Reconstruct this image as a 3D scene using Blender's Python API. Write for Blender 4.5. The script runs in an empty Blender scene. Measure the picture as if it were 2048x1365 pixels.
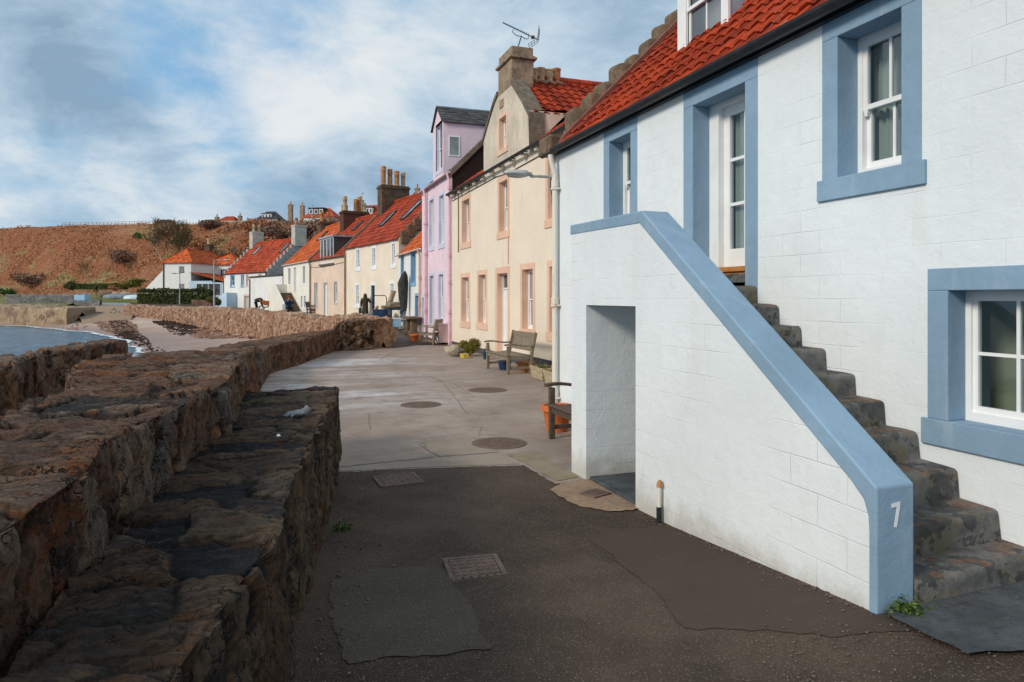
import bpy, bmesh, math, random
import numpy as np
from mathutils import Vector, Matrix, noise as mn
from mathutils.geometry import delaunay_2d_cdt
R = math.radians
random.seed(7)
scene = bpy.context.scene
COL = scene.collection

# ------------------------------------------------------------------ view geometry
F = 1365.33; VX = 540.0; HY = 595.0
AN = math.atan((1024 - VX) / F); CA, SA = math.cos(AN), math.sin(AN)
def ray(px, py):
    d = (px - 1024) / F
    return (CA*d + SA, -SA*d + CA, (HY - py) / F)
def at_depth(px, py, s):
    r = ray(px, py); return Vector((r[0]*s, r[1]*s, r[2]*s))
def at_z(px, py, z):
    r = ray(px, py); s = z / r[2]; return Vector((r[0]*s, r[1]*s, z))

# ------------------------------------------------------------------ object helpers
ZG = {}
def tag(o, label=None, cat=None, group=None, kind=None):
    if label: o['label'] = label
    if cat: o['category'] = cat
    if group: o['group'] = group
    if kind: o['kind'] = kind
    return o
def thing(name, label, cat, loc=(0, 0, 0), rotz=0, group=None, eye=False):
    o = bpy.data.objects.new(name, None); COL.objects.link(o)
    o.empty_display_size = .2
    o.location = loc; o.rotation_euler = (0, 0, rotz)
    if eye: ZG[o.name] = loc[2]
    return tag(o, label, cat, group)
def copy_tree(o, parent=None):
    c = o.copy(); COL.objects.link(c)
    if parent is not None: c.parent = parent
    for ch in list(o.children): copy_tree(ch, c)
    return c

class MB:
    def __init__(s): s.v = []; s.f = []; s.r = []; s.c = None
    def add(s, vs, fs, r=None):
        b = len(s.v); s.v += [tuple(v) for v in vs]
        for f in fs:
            s.f.append(tuple(b + i for i in f))
            s.r.append(r if r is not None else (s.c if s.c is not None else random.random()))
        return s
    def box(s, x0, x1, y0, y1, z0, z1, M=None, r=None):
        vs = [Vector((x, y, z)) for z in (z0, z1) for y in (y0, y1) for x in (x0, x1)]
        if M is not None: vs = [M @ v for v in vs]
        return s.add(vs, [(0,2,3,1),(4,5,7,6),(0,1,5,4),(2,6,7,3),(0,4,6,2),(1,3,7,5)], r)
    def bar(s, a, b, w, h=None, up=(0,0,1), r=None):
        a, b = Vector(a), Vector(b); h = h or w
        d = (b - a).normalized(); u = Vector(up)
        if abs(d.dot(u)) > .95: u = Vector((1,0,0))
        x = d.cross(u).normalized(); u = x.cross(d)
        vs = []
        for p in (a, b):
            for i, j in ((-1,-1),(1,-1),(1,1),(-1,1)): vs.append(p + x*i*w/2 + u*j*h/2)
        return s.add(vs, [(3,2,1,0),(4,5,6,7),(0,1,5,4),(1,2,6,5),(2,3,7,6),(3,0,4,7)], r)
    def tube(s, pts, rad, n=8, cap=True, r=None):
        pts = [Vector(p) for p in pts]; k = len(pts)
        rad = rad if isinstance(rad, (list, tuple)) else [rad]*k
        vs = []; fs = []; prev = None
        for i, p in enumerate(pts):
            d = (pts[min(i+1, k-1)] - pts[max(i-1, 0)]).normalized()
            if prev is None:
                u = Vector((0,0,1)) if abs(d.z) < .9 else Vector((1,0,0))
                x = d.cross(u).normalized()
            else:
                x = (prev - d*prev.dot(d)).normalized()
            prev = x; y = d.cross(x)
            for j in range(n):
                t = 2*math.pi*j/n; vs.append(p + (x*math.cos(t) + y*math.sin(t))*rad[i])
        for i in range(k-1):
            for j in range(n):
                fs.append((i*n+j, i*n+(j+1)%n, (i+1)*n+(j+1)%n, (i+1)*n+j))
        if cap: fs.append(tuple(range(n-1, -1, -1))); fs.append(tuple((k-1)*n+j for j in range(n)))
        return s.add(vs, fs, r)
    def lathe(s, prof, c=(0,0,0), n=20, r=None, sx=1, sy=1):
        c = Vector(c); vs = []; fs = []
        for (ra, z) in prof:
            for j in range(n):
                t = 2*math.pi*j/n; vs.append(c + Vector((ra*math.cos(t)*sx, ra*math.sin(t)*sy, z)))
        for i in range(len(prof)-1):
            for j in range(n): fs.append((i*n+j, i*n+(j+1)%n, (i+1)*n+(j+1)%n, (i+1)*n+j))
        fs.append(tuple(range(n-1, -1, -1))); fs.append(tuple((len(prof)-1)*n+j for j in range(n)))
        return s.add(vs, fs, r)
    def loft(s, rings, n=14, r=None):
        vs = []; fs = []
        for (c, rx, ry) in rings:
            c = Vector(c)
            for j in range(n):
                t = 2*math.pi*j/n; vs.append(c + Vector((rx*math.cos(t), ry*math.sin(t), 0)))
        for i in range(len(rings)-1):
            for j in range(n): fs.append((i*n+j, i*n+(j+1)%n, (i+1)*n+(j+1)%n, (i+1)*n+j))
        fs.append(tuple(range(n-1, -1, -1))); fs.append(tuple((len(rings)-1)*n+j for j in range(n)))
        return s.add(vs, fs, r)
    def prism(s, poly, a0, a1, axis='x', r=None):
        # poly in the two other axes, in order (y,z) for x, (x,z) for y, (x,y) for z
        def P(a, q):
            return (a, q[0], q[1]) if axis == 'x' else ((q[0], a, q[1]) if axis == 'y' else (q[0], q[1], a))
        n = len(poly)
        vs = [P(a0, q) for q in poly] + [P(a1, q) for q in poly]
        fs = [tuple(range(n-1, -1, -1)), tuple(range(n, 2*n))]
        fs += [(i, (i+1) % n, n+(i+1) % n, n+i) for i in range(n)]
        return s.add(vs, fs, r)
    def ell(s, c, rx, ry, rz, nu=14, nv=9, amp=0, fr=3, r=None):
        c = Vector(c); vs = [c + Vector((0,0,rz))]; fs = []
        for i in range(1, nv):
            ph = math.pi*i/nv
            for j in range(nu):
                t = 2*math.pi*j/nu
                d = Vector((math.sin(ph)*math.cos(t), math.sin(ph)*math.sin(t), math.cos(ph)))
                k = 1 + (amp*mn.noise(d*fr + c*1.7) if amp else 0)
                vs.append(c + Vector((d.x*rx*k, d.y*ry*k, d.z*rz*k)))
        vs.append(c - Vector((0,0,rz))); last = len(vs) - 1
        for j in range(nu): fs.append((0, 1+j, 1+(j+1)%nu)); fs.append((last, last-nu+(j+1)%nu, last-nu+j))
        for i in range(nv-2):
            for j in range(nu):
                a = 1+i*nu; fs.append((a+j, a+nu+j, a+nu+(j+1)%nu, a+(j+1)%nu))
        return s.add(vs, fs, r)
    def build(s, name, mat, parent=None, smooth=False, bevel=0, attrs=None, seg=2):
        me = bpy.data.meshes.new(name); me.from_pydata(s.v, [], s.f)
        me.update()
        bm = bmesh.new(); bm.from_mesh(me); bmesh.ops.recalc_face_normals(bm, faces=bm.faces); bm.to_mesh(me); bm.free()
        a = me.attributes.new('rnd', 'FLOAT', 'FACE'); a.data.foreach_set('value', s.r)
        for k, vals in (attrs or {}).items():
            t = me.attributes.new(k, 'FLOAT', 'POINT'); t.data.foreach_set('value', vals)
        if mat is not None: me.materials.append(mat)
        if smooth: me.polygons.foreach_set('use_smooth', [True]*len(me.polygons))
        o = bpy.data.objects.new(name, me); COL.objects.link(o)
        if parent is not None:
            o.parent = parent
            if parent.name in ZG: o.location = (0, 0, -ZG[parent.name])
        if bevel:
            b = o.modifiers.new('bevel', 'BEVEL'); b.width = bevel; b.segments = seg; b.limit_method = 'ANGLE'; b.angle_limit = R(40)
        if smooth:
            e = o.modifiers.new('edge', 'EDGE_SPLIT'); e.split_angle = R(42)
        return o

def Rz(t): return Matrix.Rotation(t, 4, 'Z')
def place(x, y, z, t=0): return Matrix.Translation((x, y, z)) @ Rz(t)

# ------------------------------------------------------------------ node helpers
class NT:
    def __init__(s, name, rough=.8, spec=.3):
        s.m = bpy.data.materials.new(name); s.m.use_nodes = True
        s.t = s.m.node_tree; s.b = s.t.nodes['Principled BSDF']
        s.b.inputs['Roughness'].default_value = rough
        s.b.inputs['Specular IOR Level'].default_value = spec
        s._oc = None
    def n(s, ty, ins=None, **pr):
        nd = s.t.nodes.new(ty)
        for k, v in pr.items(): setattr(nd, k, v)
        for k, v in (ins or {}).items(): s.set(nd.inputs[k], v)
        return nd
    def set(s, sock, v):
        if isinstance(v, bpy.types.NodeSocket): s.t.links.new(v, sock)
        elif v is not None:
            if sock.type == 'RGBA' and len(v) == 3: v = (*v, 1)
            sock.default_value = v
    def obj(s):
        if s._oc is None: s._oc = s.n('ShaderNodeTexCoord').outputs['Object']
        return s._oc
    def map(s, scale=(1,1,1), loc=(0,0,0), rot=(0,0,0), vec=None):
        return s.n('ShaderNodeMapping', {'Vector': vec or s.obj(), 'Scale': scale, 'Location': loc, 'Rotation': rot}).outputs[0]
    def noise(s, scale, detail=5, rough=.6, vec=None, dist=0, col=False):
        nd = s.n('ShaderNodeTexNoise', {'Vector': vec or s.obj(), 'Scale': scale, 'Detail': detail, 'Roughness': rough, 'Distortion': dist})
        return nd.outputs['Color' if col else 'Fac']
    def voro(s, scale, vec=None, feat='F1', out='Distance', rnd=1):
        nd = s.n('ShaderNodeTexVoronoi', {'Vector': vec or s.obj(), 'Scale': scale, 'Randomness': rnd}, feature=feat)
        return nd.outputs[out]
    def attr(s, name):
        return s.n('ShaderNodeAttribute', attribute_name=name, attribute_type='GEOMETRY').outputs['Fac']
    def ramp(s, fac, stops, interp='LINEAR'):
        nd = s.n('ShaderNodeValToRGB', {'Fac': fac}); cr = nd.color_ramp; cr.interpolation = interp
        while len(cr.elements) < len(stops): cr.elements.new(.5)
        for e, (p, c) in zip(cr.elements, stops):
            e.position = p
            e.color = (*c, 1) if isinstance(c, (tuple, list)) else (c, c, c, 1)
        return nd.outputs['Color']
    def rng(s, v, a, b, c=0., d=1., smooth=True):
        nd = s.n('ShaderNodeMapRange', {'Value': v, 'From Min': a, 'From Max': b, 'To Min': c, 'To Max': d})
        if smooth: nd.interpolation_type = 'SMOOTHSTEP'
        return nd.outputs[0]
    def mix(s, f, a, b, mode='MIX'):
        nd = s.n('ShaderNodeMix', data_type='RGBA', blend_type=mode)
        s.set(nd.inputs[0], f); s.set(nd.inputs[6], a); s.set(nd.inputs[7], b)
        return nd.outputs[2]
    def math(s, op, a, b=None, clamp=False):
        nd = s.n('ShaderNodeMath', operation=op, use_clamp=clamp); s.set(nd.inputs[0], a)
        if b is not None: s.set(nd.inputs[1], b)
        return nd.outputs[0]
    def sep(s, vec=None): return s.n('ShaderNodeSeparateXYZ', {0: vec or s.obj()}).outputs
    def comb(s, x=0., y=0., z=0.): return s.n('ShaderNodeCombineXYZ', {0: x, 1: y, 2: z}).outputs[0]
    def bump(s, h, strength=.5, dist=.02, normal=None):
        nd = s.n('ShaderNodeBump', {'Height': h, 'Strength': strength, 'Distance': dist})
        if normal is not None: s.set(nd.inputs['Normal'], normal)
        return nd.outputs[0]
    def out(s, col=None, rough=None, normal=None, **kw):
        if col is not None: s.set(s.b.inputs['Base Color'], col)
        if rough is not None: s.set(s.b.inputs['Roughness'], rough)
        if normal is not None: s.set(s.b.inputs['Normal'], normal)
        for k, v in kw.items(): s.set(s.b.inputs[k], v)
        return s.m

def plain(name, col, rough=.6, var=.25, sc=6, spec=.3, bump=0, metal=0):
    k = NT(name, rough, spec)
    f = k.noise(sc, 5, .6)
    c = k.mix(k.rng(f, .3, .7), tuple(x*(1-var) for x in col), tuple(min(1, x*(1+var)) for x in col))
    nm = k.bump(k.noise(sc*8, 4), bump, .01) if bump else None
    k.b.inputs['Metallic'].default_value = metal
    return k.out(c, None, nm)

def paint(name, col, harl=0, blocks=None, stain=None, var=.06, rough=.75, streak=None, wear=0, foot=None):
    """painted masonry: harl = pebbly render, blocks = (length, height) of the courses showing through the paint"""
    k = NT(name, rough, .25)
    big = k.noise(.9, 6, .65); fine = k.noise(9, 5, .65)
    c = k.mix(k.rng(big, .3, .7), tuple(x*(1-var*2) for x in col), tuple(min(1, x*(1+var)) for x in col))
    c = k.mix(k.rng(fine, .45, .75, 0, .35), c, tuple(x*(1-var*3) for x in col))
    x, y, z = k.sep()
    if stain:
        sc, sx, amt = stain
        v = k.comb(k.math('MULTIPLY', k.math('ADD', x, y), sx), 0., k.math('MULTIPLY', z, .45))
        st = k.noise(1.6, 7, .72, v)
        c = k.mix(k.math('MULTIPLY', k.rng(st, .52, .74), amt), c, sc)
    if foot is not None:                                # splashed dirt and algae along the foot of the wall
        sp = k.math('ADD', z, k.math('MULTIPLY', k.math('SUBTRACT', k.noise(4.5, 8, .72), .5), .55))
        c = k.mix(k.rng(sp, foot+.16, foot-.12, 0, .55), c, (.34,.30,.22))
        c = k.mix(k.rng(k.noise(21, 6, .78), .70, .74, 0, .5), c, (.40,.38,.33))
    if wear:
        w = k.noise(13, 9, .78)
        c = k.mix(k.math('MULTIPLY', k.rng(w, .655, .675), wear), c, (.36,.36,.35))
    h = k.math('MULTIPLY', k.noise(14, 6, .65), .5)
    h = k.math('ADD', h, k.math('MULTIPLY', k.noise(3, 4, .6), 1.6))
    h = k.math('ADD', h, k.math('MULTIPLY', k.noise(38, 5, .7), .35))
    if harl:
        pb = k.voro(48, k.obj()); h = k.math('ADD', h, k.math('MULTIPLY', pb, harl))
        c = k.mix(k.rng(pb, .25, .6, 0, .22*min(1, harl)), c, tuple(x*.62 for x in col))
    nm = None
    if blocks:
        wob = k.noise(2.2, 3, .5)
        u = k.math('ADD', k.math('ADD', x, y), k.math('MULTIPLY', wob, .03))
        w = k.math('ADD', z, k.math('MULTIPLY', k.noise(1.7, 3, .5, k.map((1,1,3))), .025))
        br = k.n('ShaderNodeTexBrick', {'Vector': k.comb(u, w, 0.), 'Scale': 1.0, 'Mortar Size': .0045, 'Mortar Smooth': 1.,
                 'Brick Width': blocks[0], 'Row Height': blocks[1], 'Bias': 0.}, offset=.5, squash=1)
        fade = k.rng(k.noise(1.3, 4, .6), .42, .78, .05, 1)
        h = k.math('SUBTRACT', h, k.math('MULTIPLY', k.math('MULTIPLY', br.outputs['Fac'], fade), 1.1))
        cell = c
        c = k.mix(k.math('MULTIPLY', k.math('MULTIPLY', br.outputs['Fac'], fade), .06), cell, tuple(x*.72 for x in col))
    nm = k.bump(h, .5, .014)
    return k.out(c, None, nm)

def tile_mat(name, base, dark, lichen=None, la=.3):
    k = NT(name, .78, .2)
    r = k.attr('rnd')
    c = k.ramp(r, [(0, dark), (.35, tuple((a+b)/2 for a, b in zip(base, dark))), (.7, base), (1, tuple(min(1, x*1.25) for x in base))])
    f = k.noise(5, 6, .7)
    c = k.mix(k.rng(f, .45, .75, 0, .55), c, tuple(x*.55 for x in dark))
    if lichen: c = k.mix(k.math('MULTIPLY', k.rng(k.noise(11, 6, .75), .6, .7), la), c, lichen)
    return k.out(c, None, k.bump(k.noise(60, 4), .35, .006))

def leaf_mat(name, a, b, c3=None):
    k = NT(name, .6, .25)
    r = k.attr('rnd')
    st = [(0, a), (.6, b), (1, c3 or tuple(x*1.3 for x in b))]
    c = k.ramp(r, st)
    return k.out(c)
# ------------------------------------------------------------------ materials
m_white = paint('white_masonry_paint', (.755,.815,.84), foot=-1.62, blocks=(.42,.182), var=.03, stain=((.62,.62,.57), 2.2, .30))
m_white2 = paint('white_house_paint', (.80,.80,.78), var=.03, stain=((.6,.58,.52), 2, .3))
m_blue = paint('blue_grey_masonry_paint', (.245,.375,.505), var=.07, rough=.7, stain=((.38,.48,.57), 2.4, .6), wear=.35)
m_cream = paint('cream_harling', (.85,.745,.60), harl=.55, var=.03, stain=((.50,.43,.33), 3.2, .5))
m_gablet = paint('weathered_gablet_render', (.68,.60,.48), harl=.4, var=.12, stain=((.13,.11,.08), 4.2, .8))
m_peachtrim = paint('peach_trim_paint', (.77,.51,.375), var=.05, stain=((.8,.6,.45), 2, .4))
m_pink = paint('pink_render', (.82,.65,.72), harl=.3, var=.04, stain=((.62,.45,.5), 3, .3))
m_pinktrim = paint('lilac_trim_paint', (.60,.62,.76), var=.04)
m_ivory = paint('ivory_render', (.83,.73,.59), var=.04, stain=((.6,.46,.33), 2.4, .35))
m_peachw = paint('peach_render', (.78,.61,.48), var=.06, stain=((.80,.70,.58), 2.4, .55))
m_pale = paint('pale_cream_render', (.82,.79,.70), var=.04, stain=((.6,.55,.44), 2.4, .3))
m_whitetrim = paint('white_trim_paint', (.82,.84,.86), var=.03)
m_lblue = paint('light_blue_trim_paint', (.24,.42,.62), var=.05)
m_greyr = paint('shade_grey_render', (.40,.39,.37), harl=.4, var=.12, stain=((.24,.22,.2), 3, .5))  # grey puts the gable's shade into the colour of a white house
m_skyblue = paint('pale_blue_paint_and_shade', (.50,.66,.80), var=.04)  # stair paint; on the lean-to its blue stands for shade
m_pinkish = paint('faded_rose_paint', (.68,.50,.44), var=.06)
m_tile_red = tile_mat('red_pantile', (.34,.042,.011), (.17,.017,.006), (.42,.17,.035), .45)
m_tile_mid = tile_mat('terracotta_pantile', (.43,.073,.026), (.23,.030,.013), (.42,.25,.14), .22)
m_tile_org = tile_mat('orange_pantile', (.58,.130,.034), (.34,.060,.018), (.5,.3,.16), .18)
m_tile_dk = tile_mat('weathered_red_pantile', (.40,.062,.026), (.20,.028,.013), (.35,.22,.13), .3)
m_slate = tile_mat('grey_slate', (.085,.085,.085), (.045,.046,.05), (.16,.16,.12), .5)
m_lead = plain('lead_sheet', (.30,.35,.40), .5, .2, 3)
m_wood_white = plain('white_painted_wood', (.80,.82,.82), .4, .05, 4, .45)
m_dark_door = plain('black_green_door_paint', (.012,.022,.022), .35, .3, 3, .5)
m_navy = plain('navy_door_paint', (.012,.030,.075), .35, .2, 3, .5)
m_greydoor = plain('greige_door_paint', (.50,.49,.45), .5, .08, 3)
m_iron = plain('black_cast_iron', (.018,.021,.026), .5, .35, 8, .4, .25)
m_brownpipe = plain('rusty_brown_pipe', (.22,.12,.07), .6, .3, 6)
m_cream_pipe = None
def _pipe():
    k = NT('white_painted_iron_pipe', .55, .35)
    f = k.noise(6, 7, .75, k.map((1,1,.35)))
    c = k.mix(k.rng(f, .56, .70), (.74,.70,.62), (.52,.26,.10))
    return k.out(c, None, k.bump(k.noise(30, 4), .2, .004))
m_cream_pipe = _pipe()
m_pinkpipe = plain('pink_painted_pipe', (.74,.50,.56), .5, .1, 5)
m_orangepipe = plain('salmon_painted_pipe', (.66,.38,.26), .55, .15, 5)
m_wood = None
def _wood(name, a, b, sc=1):
    k = NT(name, .8, .2)
    g = k.noise(5*sc, 8, .7, k.map((6,6,6)), .3)
    r = k.attr('rnd')
    c = k.mix(k.rng(g, .3, .7), a, b)
    c = k.mix(k.math('MULTIPLY', r, .35), c, tuple(x*.5 for x in a))
    c = k.mix(k.rng(k.noise(9, 5, .7), .55, .8, 0, .5), c, (.20,.20,.10))
    return k.out(c, None, k.bump(g, .4, .004))
m_wood = _wood('weathered_teak', (.17,.135,.095), (.34,.29,.22))
m_wood_dk = _wood('dark_weathered_timber', (.075,.055,.042), (.15,.11,.085))
m_drift = _wood('driftwood', (.34,.24,.15), (.55,.42,.28))
m_terra = plain('orange_terracotta', (.62,.17,.045), .7, .18, 7, .25, .1)
m_terra_pot = plain('chimney_clay', (.46,.22,.09), .8, .35, 6)
m_buff_pot = plain('buff_chimney_clay', (.48,.37,.22), .8, .3, 6)
m_bluepot = plain('glazed_blue_pot', (.012,.045,.12), .25, .3, 6, .5)
m_trough = plain('cast_stone_trough', (.42,.35,.23), .9, .25, 18, .2, .5)
m_moss = leaf_mat('moss_and_leaf', (.035,.050,.008), (.09,.10,.016), (.15,.13,.03))
m_heath = leaf_mat('yellow_green_heather', (.09,.095,.012), (.22,.20,.03), (.16,.07,.03))
m_hedge = leaf_mat('hedge_leaf', (.028,.042,.010), (.075,.095,.022), (.13,.12,.035))
m_green = leaf_mat('green_leaf', (.03,.06,.012), (.07,.13,.025), (.11,.16,.04))
m_bramble = leaf_mat('bracken_and_bramble', (.27,.105,.045), (.40,.165,.075), (.48,.25,.13))
m_scrub = leaf_mat('bare_scrub_twig', (.13,.070,.048), (.22,.125,.085), (.30,.18,.12))
m_twig = leaf_mat('bare_twig', (.10,.070,.036), (.17,.12,.062), (.24,.17,.09))
m_bark = plain('pale_bark', (.42,.32,.19), .9, .3, 8, .2, .3)
m_cloth_dk = plain('dark_olive_coat_cloth', (.050,.044,.030), .9, .3, 12)
m_cloth_bl = plain('navy_jacket_cloth', (.014,.045,.11), .85, .3, 12)
m_cloth_bk = plain('black_cloth', (.012,.012,.013), .9, .3, 12)
m_green_bag = plain('green_bag_cloth', (.012,.055,.030), .7, .3, 12)
m_skin = plain('skin', (.55,.29,.20), .55, .08, 12)
m_hair_red = plain('auburn_hair', (.30,.085,.025), .7, .4, 40, .3, .5)
m_hair_dk = plain('dark_hair', (.020,.014,.010), .7, .4, 40)
m_steel = plain('galvanised_steel', (.42,.44,.45), .45, .12, 5, .5, 0, .4)
m_lampgrey = plain('grey_lamp_housing', (.42,.44,.43), .5, .2, 5)
m_blueframe = plain('blue_painted_frame', (.010,.040,.105), .5, .3, 8, .4)
m_cover = plain('dark_parasol_cover', (.040,.042,.040), .85, .35, 7)
m_orange_pl = plain('orange_barrow_paint', (.52,.14,.04), .55, .25, 6)
m_plastic_lb = plain('light_blue_plastic', (.30,.50,.68), .5, .15, 6)
m_boat = plain('pale_blue_hull_paint', (.52,.66,.74), .4, .1, 3)
m_boatgrey = plain('grey_hull_paint', (.22,.26,.30), .5, .25, 3)
m_num = plain('white_number_paint', (.75,.80,.84), .6, .05, 4)
m_black = plain('black_number_paint', (.012,.012,.012), .5, .05, 4)
m_gravel = leaf_mat('pebbles', (.05,.035,.028), (.12,.09,.07), (.26,.22,.19))
m_yellow = plain('faded_yellow_plastic', (.55,.42,.08), .6, .15, 6)
m_brass = plain('brown_timber_threshold', (.42,.18,.05), .45, .25, 10)
m_glove = plain('grey_knit_glove', (.26,.27,.28), .95, .2, 30, .2, .5)
m_room = plain('dark_room_wall', (.22,.235,.22), .9, .2, 2)
m_room2 = plain('olive_room_and_reflection', (.50,.48,.36), .9, .1, 2)  # olive puts the lower window's reflection into the room colour
def _curtain():
    k = NT('pleated_curtain', .9, .1)
    return k.out((.52,.52,.48))
m_curtain = _curtain()
def _glass():
    k = NT('window_glass', .03, .5)
    tr = k.n('ShaderNodeBsdfTransparent', {'Color': (.80,.86,.86,1)})
    gl = k.n('ShaderNodeBsdfGlossy', {'Color': (.9,.95,1,1), 'Roughness': .03})
    lw = k.n('ShaderNodeLayerWeight', {'Blend': .5}).outputs['Facing']
    f = k.math('ADD', k.math('MULTIPLY', k.math('POWER', lw, 3.), .7), .06, True)
    mx = k.n('ShaderNodeMixShader', {0: f, 1: tr.outputs[0], 2: gl.outputs[0]})
    k.t.links.new(mx.outputs[0], k.t.nodes['Material Output'].inputs['Surface'])
    return k.m
m_glass = _glass()
def _pane(name, a, b):
    k = NT(name, .06, .5)
    f = k.noise(.9, 2, .5)
    nm = k.bump(k.noise(1.8, 2), .12, .05)
    return k.out(k.mix(k.rng(f, .35, .65), a, b), None, nm)
m_pane = _pane('window_pane_pale', (.10,.12,.14), (.30,.33,.35))
m_pane_dk = _pane('window_pane_dark', (.025,.03,.035), (.09,.10,.11))

def stone_mat(name, stops, lichen=(.45,.16,.02), la=.8, ls=2.6, crev=(.012,.010,.008), pale=(.36,.31,.24), pa=.5, ps=5, rough=.85, bst=.8, soft=.06, fine=26, tar=None, gain=1.):
    """rubble walling: per-stone tone (attribute stone), joints (attribute edge), bedding streaks, lichen, bleached patches"""
    k = NT(name, rough, .3)
    stops = [(p, tuple(v*gain for v in c)) for p, c in stops]; pale = tuple(v*gain for v in pale)
    r = k.attr('stone'); e = k.attr('edge')
    an = k.map((1.1, 4.6, 1.1))
    n0 = k.noise(1.5, 9, .68, an, .3)                  # bedding: runs across the wall and down its face
    n1 = k.noise(2.4, 9, .72); n2 = k.noise(fine, 7, .75); n3 = k.noise(fine*.28, 9, .75, an, .4)
    t = k.math('ADD', k.math('MULTIPLY', r, .85), k.math('MULTIPLY', k.math('SUBTRACT', n0, .45), .5))
    t = k.math('ADD', t, k.math('MULTIPLY', k.math('SUBTRACT', n1, .5), .8), True)
    c = k.ramp(t, stops)
    c = k.mix(k.rng(n3, .42, .66, 0, .75), c, k.mix(.75, c, crev))
    c = k.mix(k.rng(n2, .49, .60, 0, .65), c, k.mix(.65, c, crev))
    n4 = k.noise(fine*2.6, 4, .7)
    c = k.mix(k.rng(n4, .58, .75, 0, .6), c, pale)
    cr = k.n('ShaderNodeTexVoronoi', {'Vector': k.n('ShaderNodeVectorMath', {0: an, 1: k.n('ShaderNodeVectorMath', {0: k.noise(3.1, 5, .7, col=True), 3: .9}, operation='SCALE').outputs[0]}, operation='ADD').outputs[0], 'Scale': fine*.13}, feature='DISTANCE_TO_EDGE').outputs['Distance']
    crk = k.math('MULTIPLY', k.rng(cr, .035, .0), k.rng(n1, .42, .6))
    c = k.mix(crk, c, crev)
    pp = k.rng(k.noise(ps*.5, 9, .76, an, .3), .55, .64)
    c = k.mix(k.math('MULTIPLY', k.math('MULTIPLY', pp, pa), k.rng(n3, .62, .4)), c, pale)
    g = k.n('ShaderNodeNewGeometry').outputs['Normal']
    up = k.rng(k.sep(g)[2], .1, .8)
    lm = k.rng(k.noise(ls, 9, .74, k.map((1,1,1), (7.3,2.1,4))), .555, .625)
    lm2 = k.rng(k.noise(22, 4, .7), .38, .55)
    c = k.mix(k.math('MULTIPLY', k.math('MULTIPLY', lm, lm2), la), c, k.mix(k.rng(n2, .35, .65), tuple(v*.45 for v in lichen), lichen))
    rr = rough
    if tar:
        tm = k.rng(k.noise(1.35, 8, .60, k.map((.5,1.5,1), (3.1,.4,0))), .535, .55)
        tm = k.math('MULTIPLY', tm, up)
        c = k.mix(tm, c, k.mix(k.rng(n2, .45, .78), tar, tuple(x*2.2 for x in tar)))
        rr = k.math('SUBTRACT', rough, k.math('MULTIPLY', tm, .3))
    em = k.math('MULTIPLY', k.rng(e, 0, soft), k.rng(n1, .75, .55, .0, 1))
    em = k.math('MAXIMUM', em, k.rng(e, 0, soft))
    c = k.mix(k.math('MULTIPLY', k.math('SUBTRACT', 1., em), .85), c, crev)
    h = k.math('ADD', n2, k.math('MULTIPLY', k.noise(fine*3.5, 4, .7), .5))
    h = k.math('ADD', h, k.math('MULTIPLY', n3, 2.4))
    h = k.math('SUBTRACT', h, k.math('MULTIPLY', crk, 1.2))
    return k.out(c, rr, k.bump(h, bst, .03))
m_seawall = stone_mat('foreground_sandstone', [(0,(.030,.026,.024)),(.14,(.12,.070,.046)),(.32,(.20,.105,.062)),(.46,(.135,.092,.066)),(.60,(.25,.100,.040)),(.74,(.24,.165,.11)),(.86,(.16,.125,.10)),(1,(.035,.036,.040))], (.36,.105,.014), .9, 1.6, pale=(.30,.23,.165), pa=.85, gain=1.7, bst=1.2)
m_ledge = stone_mat('ledge_sandstone', [(0,(.015,.018,.023)),(.20,(.030,.030,.033)),(.32,(.11,.070,.045)),(.48,(.20,.105,.050)),(.62,(.13,.085,.055)),(.76,(.22,.150,.085)),(.88,(.12,.095,.072)),(1,(.018,.022,.028))], (.30,.085,.012), .5, 2.4, pale=(.24,.19,.135), pa=.6, gain=1.3, bst=1.2)
m_pinkstone = stone_mat('pink_sandstone_rubble', [(0,(.14,.08,.055)),(.22,(.38,.20,.12)),(.45,(.56,.34,.22)),(.62,(.30,.17,.11)),(.8,(.64,.46,.33)),(1,(.22,.14,.09))], (.40,.17,.04), .4, 1.2, crev=(.10,.06,.04), pale=(.66,.52,.40), pa=.5, ps=2, soft=.05, fine=9)
m_redwall = stone_mat('red_brown_rubble', [(0,(.05,.03,.022)),(.3,(.13,.066,.040)),(.6,(.20,.10,.062)),(.85,(.25,.14,.09)),(1,(.09,.06,.045))], (.33,.13,.03), .4, 1.6, pale=(.36,.28,.21), pa=.5, ps=3, fine=14)
m_pier = stone_mat('brown_rubble_with_lichen', [(0,(.045,.03,.02)),(.3,(.15,.085,.05)),(.6,(.26,.16,.10)),(1,(.10,.07,.05))], (.34,.17,.04), .6, 1.6, pale=(.36,.29,.2), pa=.5, ps=3, fine=12)
m_quay = stone_mat('tan_quay_stone', [(0,(.20,.14,.09)),(.4,(.40,.28,.18)),(.7,(.52,.38,.24)),(1,(.28,.2,.14))], (.50,.30,.06), .7, .35, crev=(.10,.07,.05), pale=(.55,.42,.30), pa=.5, ps=.8, fine=5)
m_rubble = stone_mat('brown_skew_rubble', [(0,(.07,.035,.022)),(.4,(.19,.075,.040)),(.7,(.26,.13,.07)),(1,(.12,.085,.06))], (.42,.17,.06), .5, 1.5, pale=(.36,.25,.16), pa=.4)
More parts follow.
